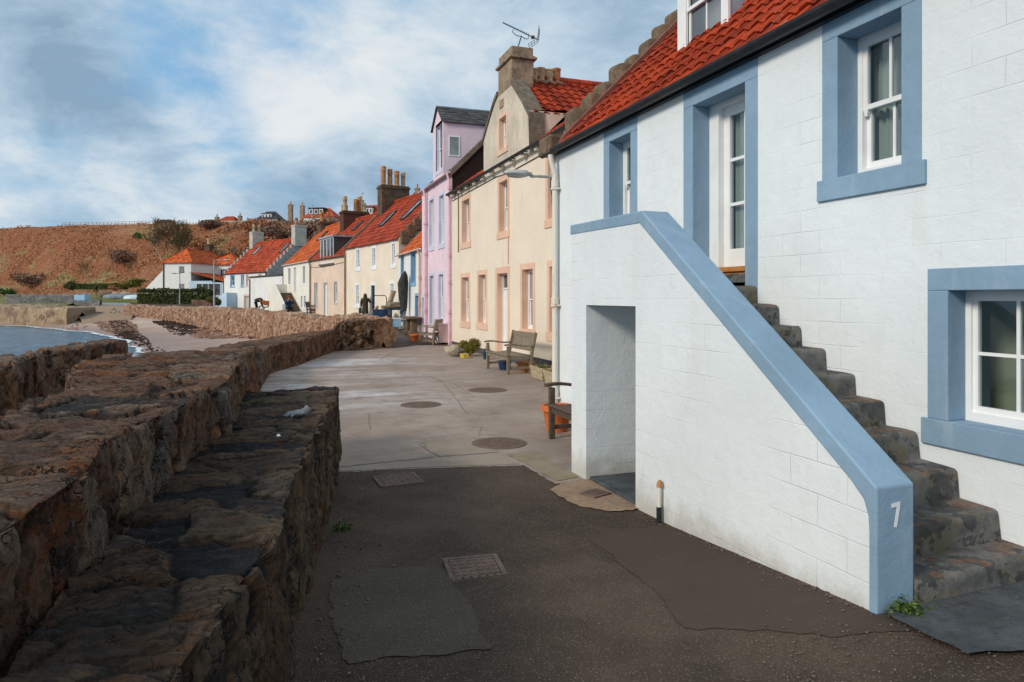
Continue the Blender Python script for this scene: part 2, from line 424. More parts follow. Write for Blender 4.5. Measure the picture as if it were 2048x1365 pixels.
def weathered(name, a, b, dark=(.05,.045,.035), pale=(.5,.48,.4), sc=3):
    k = NT(name, .9, .2)
    f = k.noise(sc, 8, .72); g = k.noise(sc*5, 6, .75)
    c = k.mix(k.rng(f, .35, .65), a, b)
    c = k.mix(k.rng(g, .5, .68, 0, .8), c, dark)
    c = k.mix(k.rng(k.noise(sc*3.3, 7, .75, k.map((1,1,1), (5,3,1))), .62, .68, 0, .6), c, pale)
    return k.out(c, None, k.bump(k.noise(sc*9, 6, .7), .8, .015))
m_plinth = weathered('dark_grey_plinth', (.10,.105,.11), (.07,.073,.078), dark=(.04,.04,.04), pale=(.30,.22,.16), sc=3)
m_skew = weathered('mossy_skew_stone', (.22,.19,.15), (.12,.10,.075), pale=(.42,.42,.38))
m_chimney = weathered('weathered_chimney_stone', (.40,.29,.19), (.22,.175,.125), sc=2.2)
m_chimney_br = weathered('brown_chimney_stone', (.15,.105,.07), (.075,.055,.04), sc=2.4)
m_chimney_wh = weathered('limewashed_chimney', (.60,.58,.53), (.42,.40,.36), dark=(.22,.2,.17), pale=(.7,.7,.66), sc=2)
m_crow = weathered('crow_step_stone', (.24,.17,.11), (.12,.085,.058), pale=(.36,.30,.2), sc=5)
m_mort = weathered('red_mortar_fillet', (.27,.10,.075), (.18,.075,.055), dark=(.14,.05,.035), pale=(.36,.17,.14), sc=6)
m_slab = weathered('painted_slate_slab', (.095,.108,.115), (.052,.062,.07), dark=(.05,.038,.03), pale=(.19,.20,.20), sc=4)
m_tanconc = weathered('tan_concrete', (.36,.25,.17), (.28,.19,.13), dark=(.17,.12,.085), pale=(.42,.32,.24), sc=4)
m_rock = weathered('pale_boulder', (.46,.38,.28), (.32,.26,.19), dark=(.2,.15,.1), pale=(.55,.5,.42), sc=3)
m_brick = weathered('dark_brick', (.13,.055,.035), (.085,.045,.032), dark=(.04,.03,.025), pale=(.2,.15,.11), sc=6)

def _step():
    k = NT('stone_step_with_peeling_paint', .75, .3)
    x, y, z = k.sep()
    big = k.noise(4.2, 10, .68); r = k.attr('rnd')
    c = k.mix(k.rng(k.noise(7, 6, .7), .35, .65), (.080,.083,.082), (.165,.165,.155))   # grey-olive floor paint
    c = k.mix(k.rng(k.noise(3.3, 6, .7, k.map((1,1,1), (4,1,8))), .5, .6, 0, .8), c, (.14,.118,.072))
    pe = k.rng(big, .53, .542)                                                         # flaked to older dark paint
    c = k.mix(k.math('MULTIPLY', pe, .75), c, k.mix(k.rng(k.noise(12, 5), .4, .6), (.024,.027,.030), (.055,.060,.064)))
    g = k.n('ShaderNodeNewGeometry').outputs['Normal']
    up = k.rng(k.sep(g)[2], .5, .9)
    rs = k.math('MULTIPLY', k.rng(k.noise(5.2, 9, .72, k.map((1,1,1), (2,9,3))), .50, .56), up)
    c = k.mix(k.math('MULTIPLY', rs, .55), c, k.mix(k.rng(k.noise(26, 5), .35, .65), (.135,.060,.034), (.27,.135,.075)))  # bare sandstone
    h = k.math('ADD', k.math('MULTIPLY', pe, -1.), k.noise(16, 6, .7))
    return k.out(c, None, k.bump(h, .7, .012))
m_step = _step()

def _asphalt(name, a, b, chips=True, warm=(.075,.048,.036)):
    k = NT(name, .85, .3)
    big = k.noise(.8, 6, .65); mid = k.noise(4.5, 7, .75)
    c = k.mix(k.rng(big, .35, .65), a, b)
    c = k.mix(k.rng(mid, .42, .72, 0, .8), c, warm)
    if chips:
        v = k.n('ShaderNodeTexVoronoi', {'Vector': k.obj(), 'Scale': 95.}, feature='F1')
        cc = k.sep(v.outputs['Color'])[0]
        msk = k.math('MULTIPLY', k.rng(cc, .60, .68), k.rng(v.outputs['Distance'], .42, .30))
        c = k.mix(k.math('MULTIPLY', msk, .7), c, k.mix(k.sep(v.outputs['Color'])[1], (.13,.095,.07), (.30,.25,.21)))
        h = k.math('ADD', k.math('MULTIPLY', k.voro(95., feat='F1'), -1.), k.noise(160, 3, .6))
    else: h = k.noise(140, 4, .7)
    h = k.math('ADD', h, k.math('MULTIPLY', mid, 1.3))
    return k.out(c, None, k.bump(h, .8, .012))
m_asphalt = _asphalt('worn_asphalt', (.046,.031,.021), (.108,.076,.052))
m_asphalt_far = _asphalt('smooth_dark_asphalt', (.075,.062,.056), (.10,.082,.072), False, (.12,.09,.078))
m_patch = _asphalt('concrete_patch', (.078,.062,.049), (.112,.091,.070), True, (.064,.050,.039))
m_patch2 = _asphalt('red_brown_tar_patch', (.060,.041,.031), (.086,.060,.045), False, (.072,.050,.038))
m_grate = weathered('rusted_cast_iron_cover', (.22,.160,.130), (.155,.108,.088), dark=(.08,.055,.045), pale=(.28,.2,.16), sc=14)
def _conc(name, a, b, c3, streak=.0, moss=0, lines=False):
    k = NT(name, .8, .3)
    x, y, z = k.sep()
    big = k.noise(.55, 7, .68); mid = k.noise(2.6, 7, .72); fn = k.noise(60, 5, .7)
    c = k.mix(k.rng(big, .35, .65), a, b)
    c = k.mix(k.rng(mid, .46, .7, 0, .8), c, c3)
    c = k.mix(k.rng(fn, .5, .75, 0, .4), c, tuple(v*.55 for v in c3))
    rough = .8
    if streak:
        s = k.noise(1.0, 8, .7, k.map((.16,.95,1), (1.3,.2,0), (0,0,R(14))))
        reg = k.rng(k.noise(.16, 3, .5, k.map((1,1,1), (0.4,.9,0))), .30, .55)
        sm = k.math('MULTIPLY', k.math('MULTIPLY', k.rng(s, .42, .66), reg), k.rng(mid, .66, .36, .25, 1))
        far = k.rng(y, 9.5, 12.5); far2 = k.rng(y, 23.5, 20)
        lft = k.rng(x, 5.2, 2.2)
        sm = k.math('MULTIPLY', k.math('MULTIPLY', sm, far), k.math('MULTIPLY', far2, lft))
        c = k.mix(k.math('MULTIPLY', sm, streak), c, (.66,.66,.70))       # pale sheen of damp concrete, put into the colour
        rough = k.math('SUBTRACT', .8, k.math('MULTIPLY', sm, .25))
    if moss: c = k.mix(k.math('MULTIPLY', k.rng(k.noise(1.6, 6, .7), .42, .6), moss), c, (.14,.12,.03))
    h = k.math('ADD', fn, k.math('MULTIPLY', mid, 2.))
    return k.out(c, rough, k.bump(h, .45, .012))
m_conc = _conc('pink_brown_concrete', (.265,.208,.172), (.345,.285,.245), (.205,.145,.112), .9)
m_conc2 = _conc('buff_concrete_slab', (.26,.205,.16), (.32,.262,.205), (.21,.16,.12))
m_conc3 = _conc('mossy_concrete', (.25,.20,.14), (.30,.24,.175), (.20,.165,.10), 0, .45)
m_joint = plain('open_joint_dirt', (.12,.09,.068), .95, .3, 20)

def _sand():
    k = NT('beach_sand', .9, .2)
    x, y, z = k.sep()
    c = k.mix(k.rng(k.noise(.35, 6, .65), .35, .65), (.42,.31,.25), (.55,.43,.36))
    c = k.mix(k.rng(k.noise(2.2, 6, .75), .55, .72, 0, .8), c, (.24,.15,.11))
    wet = k.rng(z, -2.45, -2.95)
    c = k.mix(k.math('MULTIPLY', wet, .8), c, (.24,.15,.115))
    return k.out(c, k.math('SUBTRACT', .9, k.math('MULTIPLY', wet, .5)), k.bump(k.noise(3, 6, .7), .5, .1))
m_sand = _sand()
m_weed = leaf_mat('dark_seaweed', (.018,.010,.006), (.055,.028,.016), (.09,.05,.03))
m_shingle = leaf_mat('reddish_shingle', (.16,.085,.055), (.33,.19,.13), (.45,.30,.22))
def _grass():
    k = NT('short_grass', .9, .2)
    c = k.mix(k.rng(k.noise(.25, 6, .7), .35, .65), (.10,.13,.028), (.20,.19,.055))
    c = k.mix(k.rng(k.noise(2.5, 5, .7), .5, .75, 0, .6), c, (.22,.16,.07))
    return k.out(c, None, k.bump(k.noise(9, 6, .7), .6, .1))
m_grass = _grass()
def _hill():
    k = NT('bracken_hillside', .95, .15)
    v = k.map((1,1,.8))
    n1 = k.noise(.06, 7, .65, v); n2 = k.noise(.5, 8, .75, v); n3 = k.noise(2.8, 6, .75, v)
    c = k.ramp(n1, [(.3,(.25,.092,.045)),(.48,(.40,.145,.065)),(.62,(.46,.23,.12)),(.75,(.34,.19,.11))])
    c = k.mix(k.rng(n2, .4, .7, 0, .75), c, (.46,.25,.14))
    c = k.mix(k.rng(n3, .45, .66, 0, .7), c, (.15,.062,.034))
    gr = k.rng(k.noise(.075, 7, .7, k.map((1,1,1.6), (31,7,2))), .545, .64)
    c = k.mix(k.math('MULTIPLY', gr, .75), c, k.mix(k.rng(n2, .4, .6), (.22,.24,.07), (.44,.40,.20)))
    return k.out(c, None, k.bump(k.math('ADD', n3, k.math('MULTIPLY', n2, 2.)), .9, .6))
m_hill = _hill()
def _water():
    k = NT('sea_water', .08, .5)
    v = k.map((1,.55,1), (0,0,0), (0,0,R(-25)))
    w = k.n('ShaderNodeTexNoise', {'Vector': v, 'Scale': 1.6, 'Detail': 6., 'Roughness': .62, 'Distortion': .6}).outputs['Fac']
    w2 = k.noise(.35, 4, .6, v)
    h = k.math('ADD', k.math('MULTIPLY', w, .6), k.math('MULTIPLY', w2, 1.2))
    c = k.mix(k.rng(w, .4, .66), (.030,.095,.16), (.07,.19,.28))
    c = k.mix(k.rng(k.noise(2.1, 8, .75, v), .77, .79), c, (.45,.52,.56))
    k.b.inputs['IOR'].default_value = 1.33
    k.b.inputs['Specular IOR Level'].default_value = .3
    return k.out(c, .22, k.bump(h, 1.0, .35))
m_water = _water()
def _foam():
    k = NT('surf_foam', .8, .3)
    return k.out(k.mix(k.rng(k.noise(3, 6), .4, .6), (.50,.56,.60), (.74,.77,.79)))
m_foam = _foam()
# ------------------------------------------------------------------ camera, sky, sun
cam = bpy.data.cameras.new('camera'); co = bpy.data.objects.new('camera', cam); COL.objects.link(co)
cam.sensor_width = 36; cam.lens = 36*F/2048
cam.shift_y = (HY - 682.5)/2048
co.rotation_euler = (R(90), 0, -AN); cam.clip_start = .05; cam.clip_end = 4000
scene.camera = co
SUN = Vector((-.83, -.30, .52)).normalized()
sl = bpy.data.lights.new('sun', 'SUN'); so = bpy.data.objects.new('sun', sl); COL.objects.link(so)
sl.energy = 2.5; sl.angle = R(13); sl.color = (1, .88, .74)
so.rotation_euler = SUN.to_track_quat('Z', 'Y').to_euler()
scene.view_settings.view_transform = 'Standard'; scene.view_settings.look = 'None'
scene.view_settings.exposure = 0; scene.view_settings.gamma = 1

w = bpy.data.worlds.new('World'); scene.world = w; w.use_nodes = True
def world():
    k = NT.__new__(NT); k.t = w.node_tree; k._oc = None
    bg = k.t.nodes['Background']
    d = k.n('ShaderNodeTexCoord').outputs['Generated']
    sky = k.n('ShaderNodeTexSky', sky_type='NISHITA')
    sky.sun_disc = False; sky.sun_elevation = math.asin(SUN.z); sky.sun_rotation = math.atan2(SUN.x, SUN.y)
    sky.air_density = 1.4; sky.dust_density = .6; sky.ozone_density = 2.0
    x, y, z = k.sep(d)
    # cloud layer seen in perspective: stretch towards the horizon
    zz = k.math('ADD', k.math('MAXIMUM', z, 0.), .46)
    v = k.comb(k.math('DIVIDE', x, zz), k.math('DIVIDE', y, zz), k.math('MULTIPLY', z, 1.2))
    n1 = k.noise(1.6, 10, .62, k.map((1,1,1), (3.7,1.9,.3), vec=v), .25)
    n2 = k.noise(3.1, 10, .64, k.map((1,1,1), (9.1,4.4,2), vec=v), .35)
    n3 = k.noise(8.5, 8, .66, v, .3)
    def blob(px, py, rad, amt, prev):
        r = Vector(ray(px, py)).normalized()
        dt = k.n('ShaderNodeVectorMath', {0: d, 1: r}, operation='DOT_PRODUCT').outputs['Value']
        m = k.rng(dt, math.cos(R(rad)), 1.0, 0, amt)
        return k.math('ADD', prev, m)
    cover = k.math('ADD', k.math('MULTIPLY', n1, 1.7), k.math('MULTIPLY', n3, .45))
    cover = k.math('ADD', cover, k.math('MULTIPLY', n2, .25))
    cover = k.math('ADD', cover, -.31)
    for b in [(440,10,12,-.16),(700,-10,11,-.40),(380,130,10,-.12),(280,245,11,-.14),(580,130,10,.14),(700,230,13,.18),(930,110,12,.22),(120,300,12,.22),(60,120,8,.12),
              (720,355,7,.2),(1150,90,9,.3),(330,340,6,.2),(60,420,8,-.12),(620,400,4,-.25)]:
        cover = blob(*b, cover)
    mask = k.rng(cover, .28, .98)
    br = k.math('ADD', k.math('MULTIPLY', n2, 1.9), k.math('MULTIPLY', n3, .5))
    br = k.math('ADD', br, -.66)
    for b in [(580,130,12,.16),(660,250,12,.16),(930,60,12,.12),(480,220,7,.2),(120,280,13,-.17),(270,340,9,-.17),(560,390,5,-.36),(720,370,6,-.30),(1150,70,10,-.14),(850,330,8,-.16),(1280,40,10,-.16),
              (90,400,7,.25),(340,390,8,.26),(250,60,9,-.10),(60,50,9,-.06)]:
        br = blob(*b, br)
    cl = k.ramp(br, [(.02,(2.3,3.4,4.6)),(.28,(3.3,4.5,5.7)),(.52,(4.5,5.6,6.6)),(.76,(5.9,6.6,7.1)),(1,(6.9,7.2,7.4))])
    base = k.mix(1., sky.outputs['Color'], (.62,.95,1.28), 'MULTIPLY')
    base = k.mix(.75, base, (1.9,4.1,6.4))
    hz = k.rng(z, .20, .02)
    base = k.mix(k.math('MULTIPLY', hz, .6), base, (4.7,6.0,7.0))
    col = k.mix(mask, base, cl)
    k.set(bg.inputs['Color'], col); bg.inputs['Strength'].default_value = .115
world()

# ------------------------------------------------------------------ ground levels (eye = 0)
def lerp(a, b, t): return a + (b-a)*t
def pw(x, pts):
    if x <= pts[0][0]: return pts[0][1]
    for (a, b), (c, d) in zip(pts, pts[1:]):
        if x <= c:
            t = (x-a)/(c-a); return lerp(b, d, t)
    return pts[-1][1]
def zroad(x, y):
    return pw(y, [(-6,-1.42),(1,-1.53),(2.2,-1.575),(2.9,-1.615),(3.8,-1.69),(4.6,-1.755),(5.3,-1.775),(24,-1.79),(28,-1.71),(33,-1.52),(37,-1.40),(45,-1.34),(60,-1.25),(75,-1.10),(95,-.7),(120,0)])

def sheet(name, poly, dz, mat, label=None, kind='structure', grid=.35, jag=0, cat=None, seedk=0):
    """a thin sheet lying on the road profile; its outline is subdivided and roughened"""
    rnd = random.Random(seedk + len(poly)); pts = []
    n = len(poly)
    for i in range(n):
        a, b = Vector(poly[i]), Vector(poly[(i+1) % n]); L = (b-a).length
        m = max(1, int(L/.035)) if jag else max(1, int(L/grid)); m = min(m, 400)
        nrm = Vector((-(b-a).y, (b-a).x)).normalized()
        for j in range(m):
            p = a.lerp(b, j/m)
            if jag and j: p = p + nrm*(mn.noise(Vector((p.x*3, p.y*3, seedk)))*jag + mn.noise(Vector((p.x*11, p.y*11, seedk+3)))*jag*.6 + mn.noise(Vector((p.x*29, p.y*29, seedk+6)))*jag*.4)
            pts.append(Vector((p.x, p.y)))
    nb = len(pts); edges = [(i, (i+1) % nb) for i in range(nb)]
    x0 = min(p.x for p in pts); x1 = max(p.x for p in pts); y0 = min(p.y for p in pts); y1 = max(p.y for p in pts)
    gx = x0
    ny = max(1, int((y1-y0)/grid)); nx = max(1, int((x1-x0)/(grid*3)))
    for i in range(nx):
        for j in range(ny): pts.append(Vector((lerp(x0,x1,(i+.5+rnd.uniform(-.2,.2))/nx), lerp(y0,y1,(j+.5)/ny))))
    r = delaunay_2d_cdt(pts, edges, [tuple(range(nb))], 1, 1e-5)
    m = MB(); m.add([(v.x, v.y, zroad(v.x, v.y)+dz) for v in r[0]], [tuple(f) for f in r[2]])
    o = m.build(name, mat)
    # all faces up
    me = o.data
    bm = bmesh.new(); bm.from_mesh(me)
    for f in bm.faces:
        if f.normal.z < 0: f.normal_flip()
    bm.to_mesh(me); bm.free()
    me.polygons.foreach_set('use_smooth', [True]*len(me.polygons))
    return tag(o, label, cat, None, kind)

def hsh(p): return (math.sin(p.x*12.9898 + p.y*78.233 + p.z*37.719)*43758.5453) % 1.0

def rubble_wall(name, mat, st, step, label, cat='wall', sc=(5,2,2.6), amp=.03, groove=.03, frac=.03, ffreq=2.5, kind=None, parent=None, seedv=(0,0,0), topvar=.0, corner=.06, warp=.25, tsc=None, tamp=1., strat=0., block=False, flat=False):
    """walling swept through stations (Lx,Ly,Rx,Ry,ztop,zL,zR); every stone is a voronoi cell pushed in or out"""
    C = [Vector(((a[0]+a[2])/2, (a[1]+a[3])/2)) for a in st]
    cum = [0]
    for a, b in zip(C, C[1:]): cum.append(cum[-1] + (b-a).length)
    n = max(2, int(cum[-1]/step)+1)
    hR = sum(a[4]-a[6] for a in st)/len(st); hL = sum(a[4]-a[5] for a in st)/len(st)
    wd = sum((Vector(a[:2])-Vector(a[2:4])).length for a in st)/len(st)
    nr = max(2, int(hR/step)); nt = max(3, int(wd/step)); nl = max(2, int(hL/step))
    sv = Vector(seedv)
    V = []; S = []; E = []
    for i in range(n):
        s = cum[-1]*i/(n-1)
        j = 0
        while j < len(cum)-2 and s > cum[j+1]: j += 1
        t = (s-cum[j])/(cum[j+1]-cum[j]); q = [lerp(x, y, t) for x, y in zip(st[j], st[j+1])]
        L = Vector((q[0], q[1], 0)); Rr = Vector((q[2], q[3], 0)); w_ = (Rr-L).length; nx = (Rr-L).normalized()
        zt = q[4] + topvar*mn.noise(Vector((s*.9, 3.3, 0))+sv) + topvar*.6*mn.noise(Vector((s*3.1, 1.3, 0))+sv)
        sec = []
        for k in range(nr): sec.append((w_, lerp(q[6], zt, k/nr), 0))
        for k in range(nt): sec.append((lerp(w_, 0, k/nt), zt, 1))
        for k in range(nl+1): sec.append((0, lerp(zt, q[5], k/nl), 2))
        for (c, z, side) in sec:
            P = L + nx*c; P.z = z
            a = max(0, 1-(zt-z)/corner) if side != 1 else max(0, 1-min(c, w_-c)/corner)
            if side == 0: nn = (nx + Vector((0,0,1))*a*.8).normalized()
            elif side == 2: nn = (-nx + Vector((0,0,1))*a*.8).normalized()
            else: nn = (Vector((0,0,1)) + (nx if c > w_/2 else -nx)*a*.8).normalized()
            wv = Vector((mn.noise(Vector((s*2, c*2, z*2))+sv), mn.noise(Vector((s*2+9, c*2, z*2))+sv), mn.noise(Vector((s*2, c*2+7, z*2))+sv)))
            k3 = tsc if (tsc and side == 1) else sc
            qv = Vector((s*k3[0], c*k3[1], z*k3[2])) + wv*warp*2 + sv
            dd, pp = mn.voronoi(qv, distance_metric='CHEBYCHEV') if block else mn.voronoi(qv)
            h = hsh(pp[0]); e = dd[1]-dd[0]
            g = max(0, 1-e/(.13 if block else .22))
            ta = tamp if side == 1 else 1.
            if block:
                dl = qv-pp[0]; tl = (hsh(pp[0]+Vector((3,1,7)))-.5, hsh(pp[0]+Vector((9,4,2)))-.5, hsh(pp[0]+Vector((1,8,5)))-.5)
                dsp = ((h-.5)*2*amp + amp*1.3*(dl.x*tl[0]+dl.y*tl[1]+dl.z*tl[2]))*ta - groove*g*ta
                dsp += frac*ta*.6*mn.fractal(P*ffreq+sv, .9, 2.1, 3) + .010*mn.fractal(P*17+sv, .7, 2.2, 4)
            else: dsp = (h-.5)*2*amp*ta - groove*g*g*ta + frac*ta*(mn.fractal(P*ffreq+sv, .9, 2.1, 5))
            if strat:
                rf = abs(mn.noise(Vector((s*13, c*2.2, z*2.0))+sv*2)) + .6*abs(mn.noise(Vector((s*31, c*5, z*5))+sv))
                dsp += strat*(rf-.35)
            dsp -= corner*.35*a*a
            V.append(P + nn*dsp); S.append(h); E.append(e)
    m = MB(); k = nr+nt+nl+1
    fs = [(i*k+j, (i+1)*k+j, (i+1)*k+j+1, i*k+j+1) for i in range(n-1) for j in range(k-1)]
    m.add(V, fs, .5)
    for base, i in ((0, 0), ((n-1)*k, n-1)):
        cpt = sum((V[base+j] for j in range(k)), Vector())/k
        b = len(m.v); m.v.append(tuple(cpt)); S.append(.4); E.append(.1)
        for j in range(k-1): m.f.append((base+j, base+j+1, b)); m.r.append(.5)
    o = m.build(name, mat, parent, attrs={'stone': S, 'edge': E})
    o.data.polygons.foreach_set('use_smooth', [not flat]*len(o.data.polygons))
    return tag(o, label, cat, None, kind)

# ------------------------------------------------------------------ road and pavement sheets
def road():
    m = MB(); ys = [-8+.4*i for i in range(30)] + [4+.5*i for i in range(60)] + [34+2*i for i in range(32)]
    xl = lambda y: pw(y, [(-8,-1.3),(2,-.55),(3,-.35),(7,.05),(16,-.6),(23,2.4),(24,2.9),(25,3.4),(31,2.6),(40,1.1),(50,-1.2),(57,-3.4),(73,-9.2),(82,-13.6),(98,-17)])
    vs = []; nx = 14
    for y in ys:
        a = xl(y)
        for i in range(nx+1): 
            x = lerp(a, a+26, (i/nx)**1.5); vs.append((x, y, zroad(x, y)))
    k = nx+1
    m.add(vs, [(i*k+j, i*k+j+1, (i+1)*k+j+1, (i+1)*k+j) for i in range(len(ys)-1) for j in range(nx)])
    o = m.build('road', m_asphalt); o.data.polygons.foreach_set('use_smooth', [True]*len(o.data.polygons))
    tag(o, kind='structure')
road()
P2 = lambda px, py, z=-1.78: tuple(at_z(px, py, z)[:2])
sheet('forecourt', [(.45,7.16),(1.56,6.95),(2.53,6.75),(2.56,5.97),(3.0,6.03),(4.1,6.3),(4.1,9.6),(6.3,9.6),(6.3,24.3),(5.2,24.9),(4.2,24.1),(3.3,24.3),(2.2,24.2),(-.2,17.2),(-.3,8.4)], .004, m_conc, jag=.03, seedk=1)
sheet('pavement', [(.62,8.05),(1.62,8.15),(1.72,7.42),(.62,7.30)], .009, m_conc2, jag=.02, seedk=2)
sheet('pavement', [(1.68,8.13),(2.36,8.2),(2.46,7.4),(1.77,7.42)], .009, m_conc2, jag=.02, seedk=3)
sheet('pavement', [(.62,7.24),(2.45,7.33),(2.5,6.80),(1.56,7.0),(.62,7.14)], .008, m_conc2, jag=.015, seedk=4)
sheet('pavement', [(2.56,6.78),(2.6,6.05),(2.86,6.12),(2.86,7.35),(2.52,7.3)], .009, m_conc3, jag=.02, seedk=5)
sheet('pavement', [(2.43,5.80),(2.60,5.98),(3.0,6.0),(3.0,5.02),(2.86,5.0),(2.62,5.02),(2.46,5.3)], .010, m_tanconc, jag=.05, seedk=6)
sheet('pavement', [(.36,4.30),(.62,4.42),(1.05,4.27),(1.02,3.7),(.97,3.0),(.33,3.10),(.29,3.7)], .004, m_patch, jag=.035, seedk=7)
sheet('pavement', [(2.17,4.56),(2.84,4.50),(2.84,2.62),(2.95,2.40),(2.55,2.5),(1.90,2.86),(2.05,3.4)], .004, m_patch2, jag=.04, seedk=8)
sheet('pavement', [(2.90,2.60),(2.86,2.14),(3.35,2.02),(4.15,2.0),(4.15,2.66),(3.1,2.68)], .02, m_slab, jag=.02, seedk=9)
sheet('path', [(3.75,25.3),(4.4,24.3),(5.0,25.6),(5.25,27),(5.6,30),(5.7,35.2),(5.0,40),(4.0,46),(2.2,54),(-.4,65),(-3,64),(-1.5,55),(1.0,44),(2.6,34),(3.6,27)], .006, m_asphalt_far, jag=.05, seedk=10)
def joints():
    m = MB()
    def line(pts, wd, sd):
        pts = [Vector(p) for p in pts]; L = []
        for a, b in zip(pts, pts[1:]):
            n = max(2, int((b-a).length/.06))
            for i in range(n): L.append(a.lerp(b, i/n))
        L.append(pts[-1]); vs = []
        for i, p in enumerate(L):
            d = (L[min(i+1, len(L)-1)] - L[max(i-1, 0)]).normalized(); nn = Vector((-d.y, d.x))
            p = p + nn*.02*mn.noise(Vector((p.x*2.2, p.y*2.2, sd)))
            ww = wd*(.15 + .38*abs(mn.noise(Vector((p.x*6, p.y*6, sd+5)))))
            for sg in (-1, 1): q = p + nn*sg*ww; vs.append((q.x, q.y, zroad(q.x, q.y)+.013))
        m.add(vs, [(2*i, 2*i+1, 2*i+3, 2*i+2) for i in range(len(L)-1)])
    line([(1.75,8.2),(1.70,7.8),(1.78,7.3)], .012, 1); line([(2.4,8.2),(2.48,7.3)], .010, 2)
    line([(.62,8.12),(1.7,8.22),(2.45,8.26)], .010, 3); line([P2(740,860), P2(736,828)], .012, 4)
    line([P2(690,880), P2(760,872), P2(850,880), P2(930,868)], .010, 5)
    line([(2.9,20.5),(3.0,18.2)], .014, 6); line([(3.2,16.5),(3.55,13.2),(3.4,11.6)], .016, 7)
    line([(.0,13.0),(2.1,13.2),(4.6,13.1),(6.1,13.4)], .010, 8); line([(.5,10.2),(2.1,10.0),(2.8,10.25),(4,10.1)], .010, 9)
    line([P2(760,720), P2(790,702)], .02, 10); line([(2.6,10.2),(2.75,9.0),(2.5,8.3)], .010, 11)
    line([P2(880,760), P2(905,790), P2(935,830)], .012, 12)
    tag(m.build('pavement_joint', m_joint), kind='structure')
joints()
# covers let into the paving
def disc_cover(x, y, r, label):
    t = thing('manhole_cover', label, 'manhole cover', (x, y, zroad(x, y)))
    m = MB(); m.lathe([(r*1.12,0),(r*1.12,.012),(r*1.02,.014),(r*1.02,.008)], n=32); m.build('frame', m_grate, t)
    m = MB(); m.lathe([(r,0),(r,.014),(r*.97,.016)], n=32)
    for i in range(-5, 6):
        for j in range(-5, 6):
            if (i*i+j*j) < 27: m.box(i*r*.17-r*.055, i*r*.17+r*.055, j*r*.17-r*.055, j*r*.17+r*.055, .0165, .020)
    m.build('lid', m_grate, t)
def sq_cover(x, y, wx, wy, rot, label, dz=0):
    t = thing('drain_cover', label, 'drain cover', (x, y, zroad(x, y)+dz), rot)
    m = MB(); a, b = wx/2, wy/2
    for q in ((-a-.03,a+.03,-b-.03,-b),(-a-.03,a+.03,b,b+.03),(-a-.03,-a,-b,b),(a,a+.03,-b,b)): m.box(*q, 0, .013)
    m.build('frame', m_grate, t)
    m = MB(); m.box(-a+.004, a-.004, -b+.004, b-.004, 0, .009)
    n = 6
    for i in range(n):
        for j in range(n):
            cx, cy = lerp(-a, a, (i+.5)/n), lerp(-b, b, (j+.5)/n); m.box(cx-a*.1, cx+a*.1, cy-b*.1, cy+b*.1, .0095, .013, M=place(0,0,0,.0) )
    m.build('lid', m_grate, t)
disc_cover(2.35, 11.12, .30, 'round rusted manhole cover in the middle of the pavement')
disc_cover(3.92, 12.46, .33, 'round rusted manhole cover nearest the wooden bench and stone troughs')
disc_cover(2.62, 7.86, .30, 'round worn manhole cover closest to the white staircase end')
sq_cover(1.17, 6.61, .36, .34, R(3), 'square drain cover with frame at the edge of the dark asphalt')
sq_cover(1.22, 4.14, .30, .34, R(-6), 'square rusted iron drain cover beside the grey concrete patch')
sq_cover(2.75, 5.52, .16, .13, R(20), 'small red rusted drain cover on tan concrete by the niche', .012)

# ------------------------------------------------------------------ stone sea walls
def mk(pairs): return pairs
rubble_wall('stone_ledge_wall', m_ledge,
  [(-1.3,-1.2,-1.0,-1.0,-.90,-1.2,-1.75),(-.75,1.0,-.42,1.0,-.90,-1.2,-1.75),(-.60,1.75,-.22,1.77,-.90,-1.2,-1.75),(-.62,2.3,-.09,2.3,-.90,-1.2,-1.8),(-.56,2.9,.04,2.75,-.90,-1.2,-1.85),(-.55,3.5,.10,3.5,-.90,-1.2,-1.9),(-.52,4.3,.22,4.3,-.895,-1.2,-1.95),(-.42,5.1,.33,5.0,-.90,-1.3,-2.0),(-.30,6.3,.53,6.2,-.91,-1.4,-2.0),(-.24,7.1,.66,7.2,-.90,-1.4,-2.0)],
  .017, 'low dark stone ledge along the asphalt, one step below the wall top', sc=(7.5,3,3.1), tsc=(3.6,1.7,1), tamp=.65, amp=.022, groove=.030, frac=.03, ffreq=3.0, topvar=.012, corner=.03, warp=.22, strat=.020, block=True, flat=True, seedv=(3.1,7.7,1.3))
rubble_wall('stone_sea_wall', m_seawall,
  [(-2.3,-1.2,-1.0,-1.2,-.60,-2.0,-1.1),(-1.75,1.2,-.78,1.2,-.62,-2.0,-1.1),(-1.5,2.1,-.68,2.1,-.62,-2.0,-1.1),(-1.3,2.6,-.575,2.55,-.59,-2.0,-1.1),(-1.25,3.1,-.60,3.05,-.55,-2.0,-1.1),(-1.22,3.6,-.50,3.6,-.55,-2.0,-1.1),(-1.20,4.3,-.42,4.1,-.55,-2.0,-1.15),(-1.18,5.0,-.26,4.9,-.55,-2.0,-1.2),(-1.36,5.7,-.24,5.8,-.55,-2.2,-1.3),(-1.47,6.5,-.24,6.8,-.55,-2.4,-2.0),(-1.5,7.3,-.14,7.6,-.54,-2.6,-2.1),(-1.48,8.0,-.10,8.1,-.60,-2.8,-2.1)],
  .020, 'thick brown stone sea wall in the foreground with orange lichen on top', sc=(5.2,2.5,2.4), tsc=(2.7,1.6,1), tamp=.75, amp=.030, groove=.040, frac=.045, ffreq=2.2, topvar=.022, corner=.04, warp=.25, strat=.024, block=True, flat=True, seedv=(1.7,2.2,9.3))
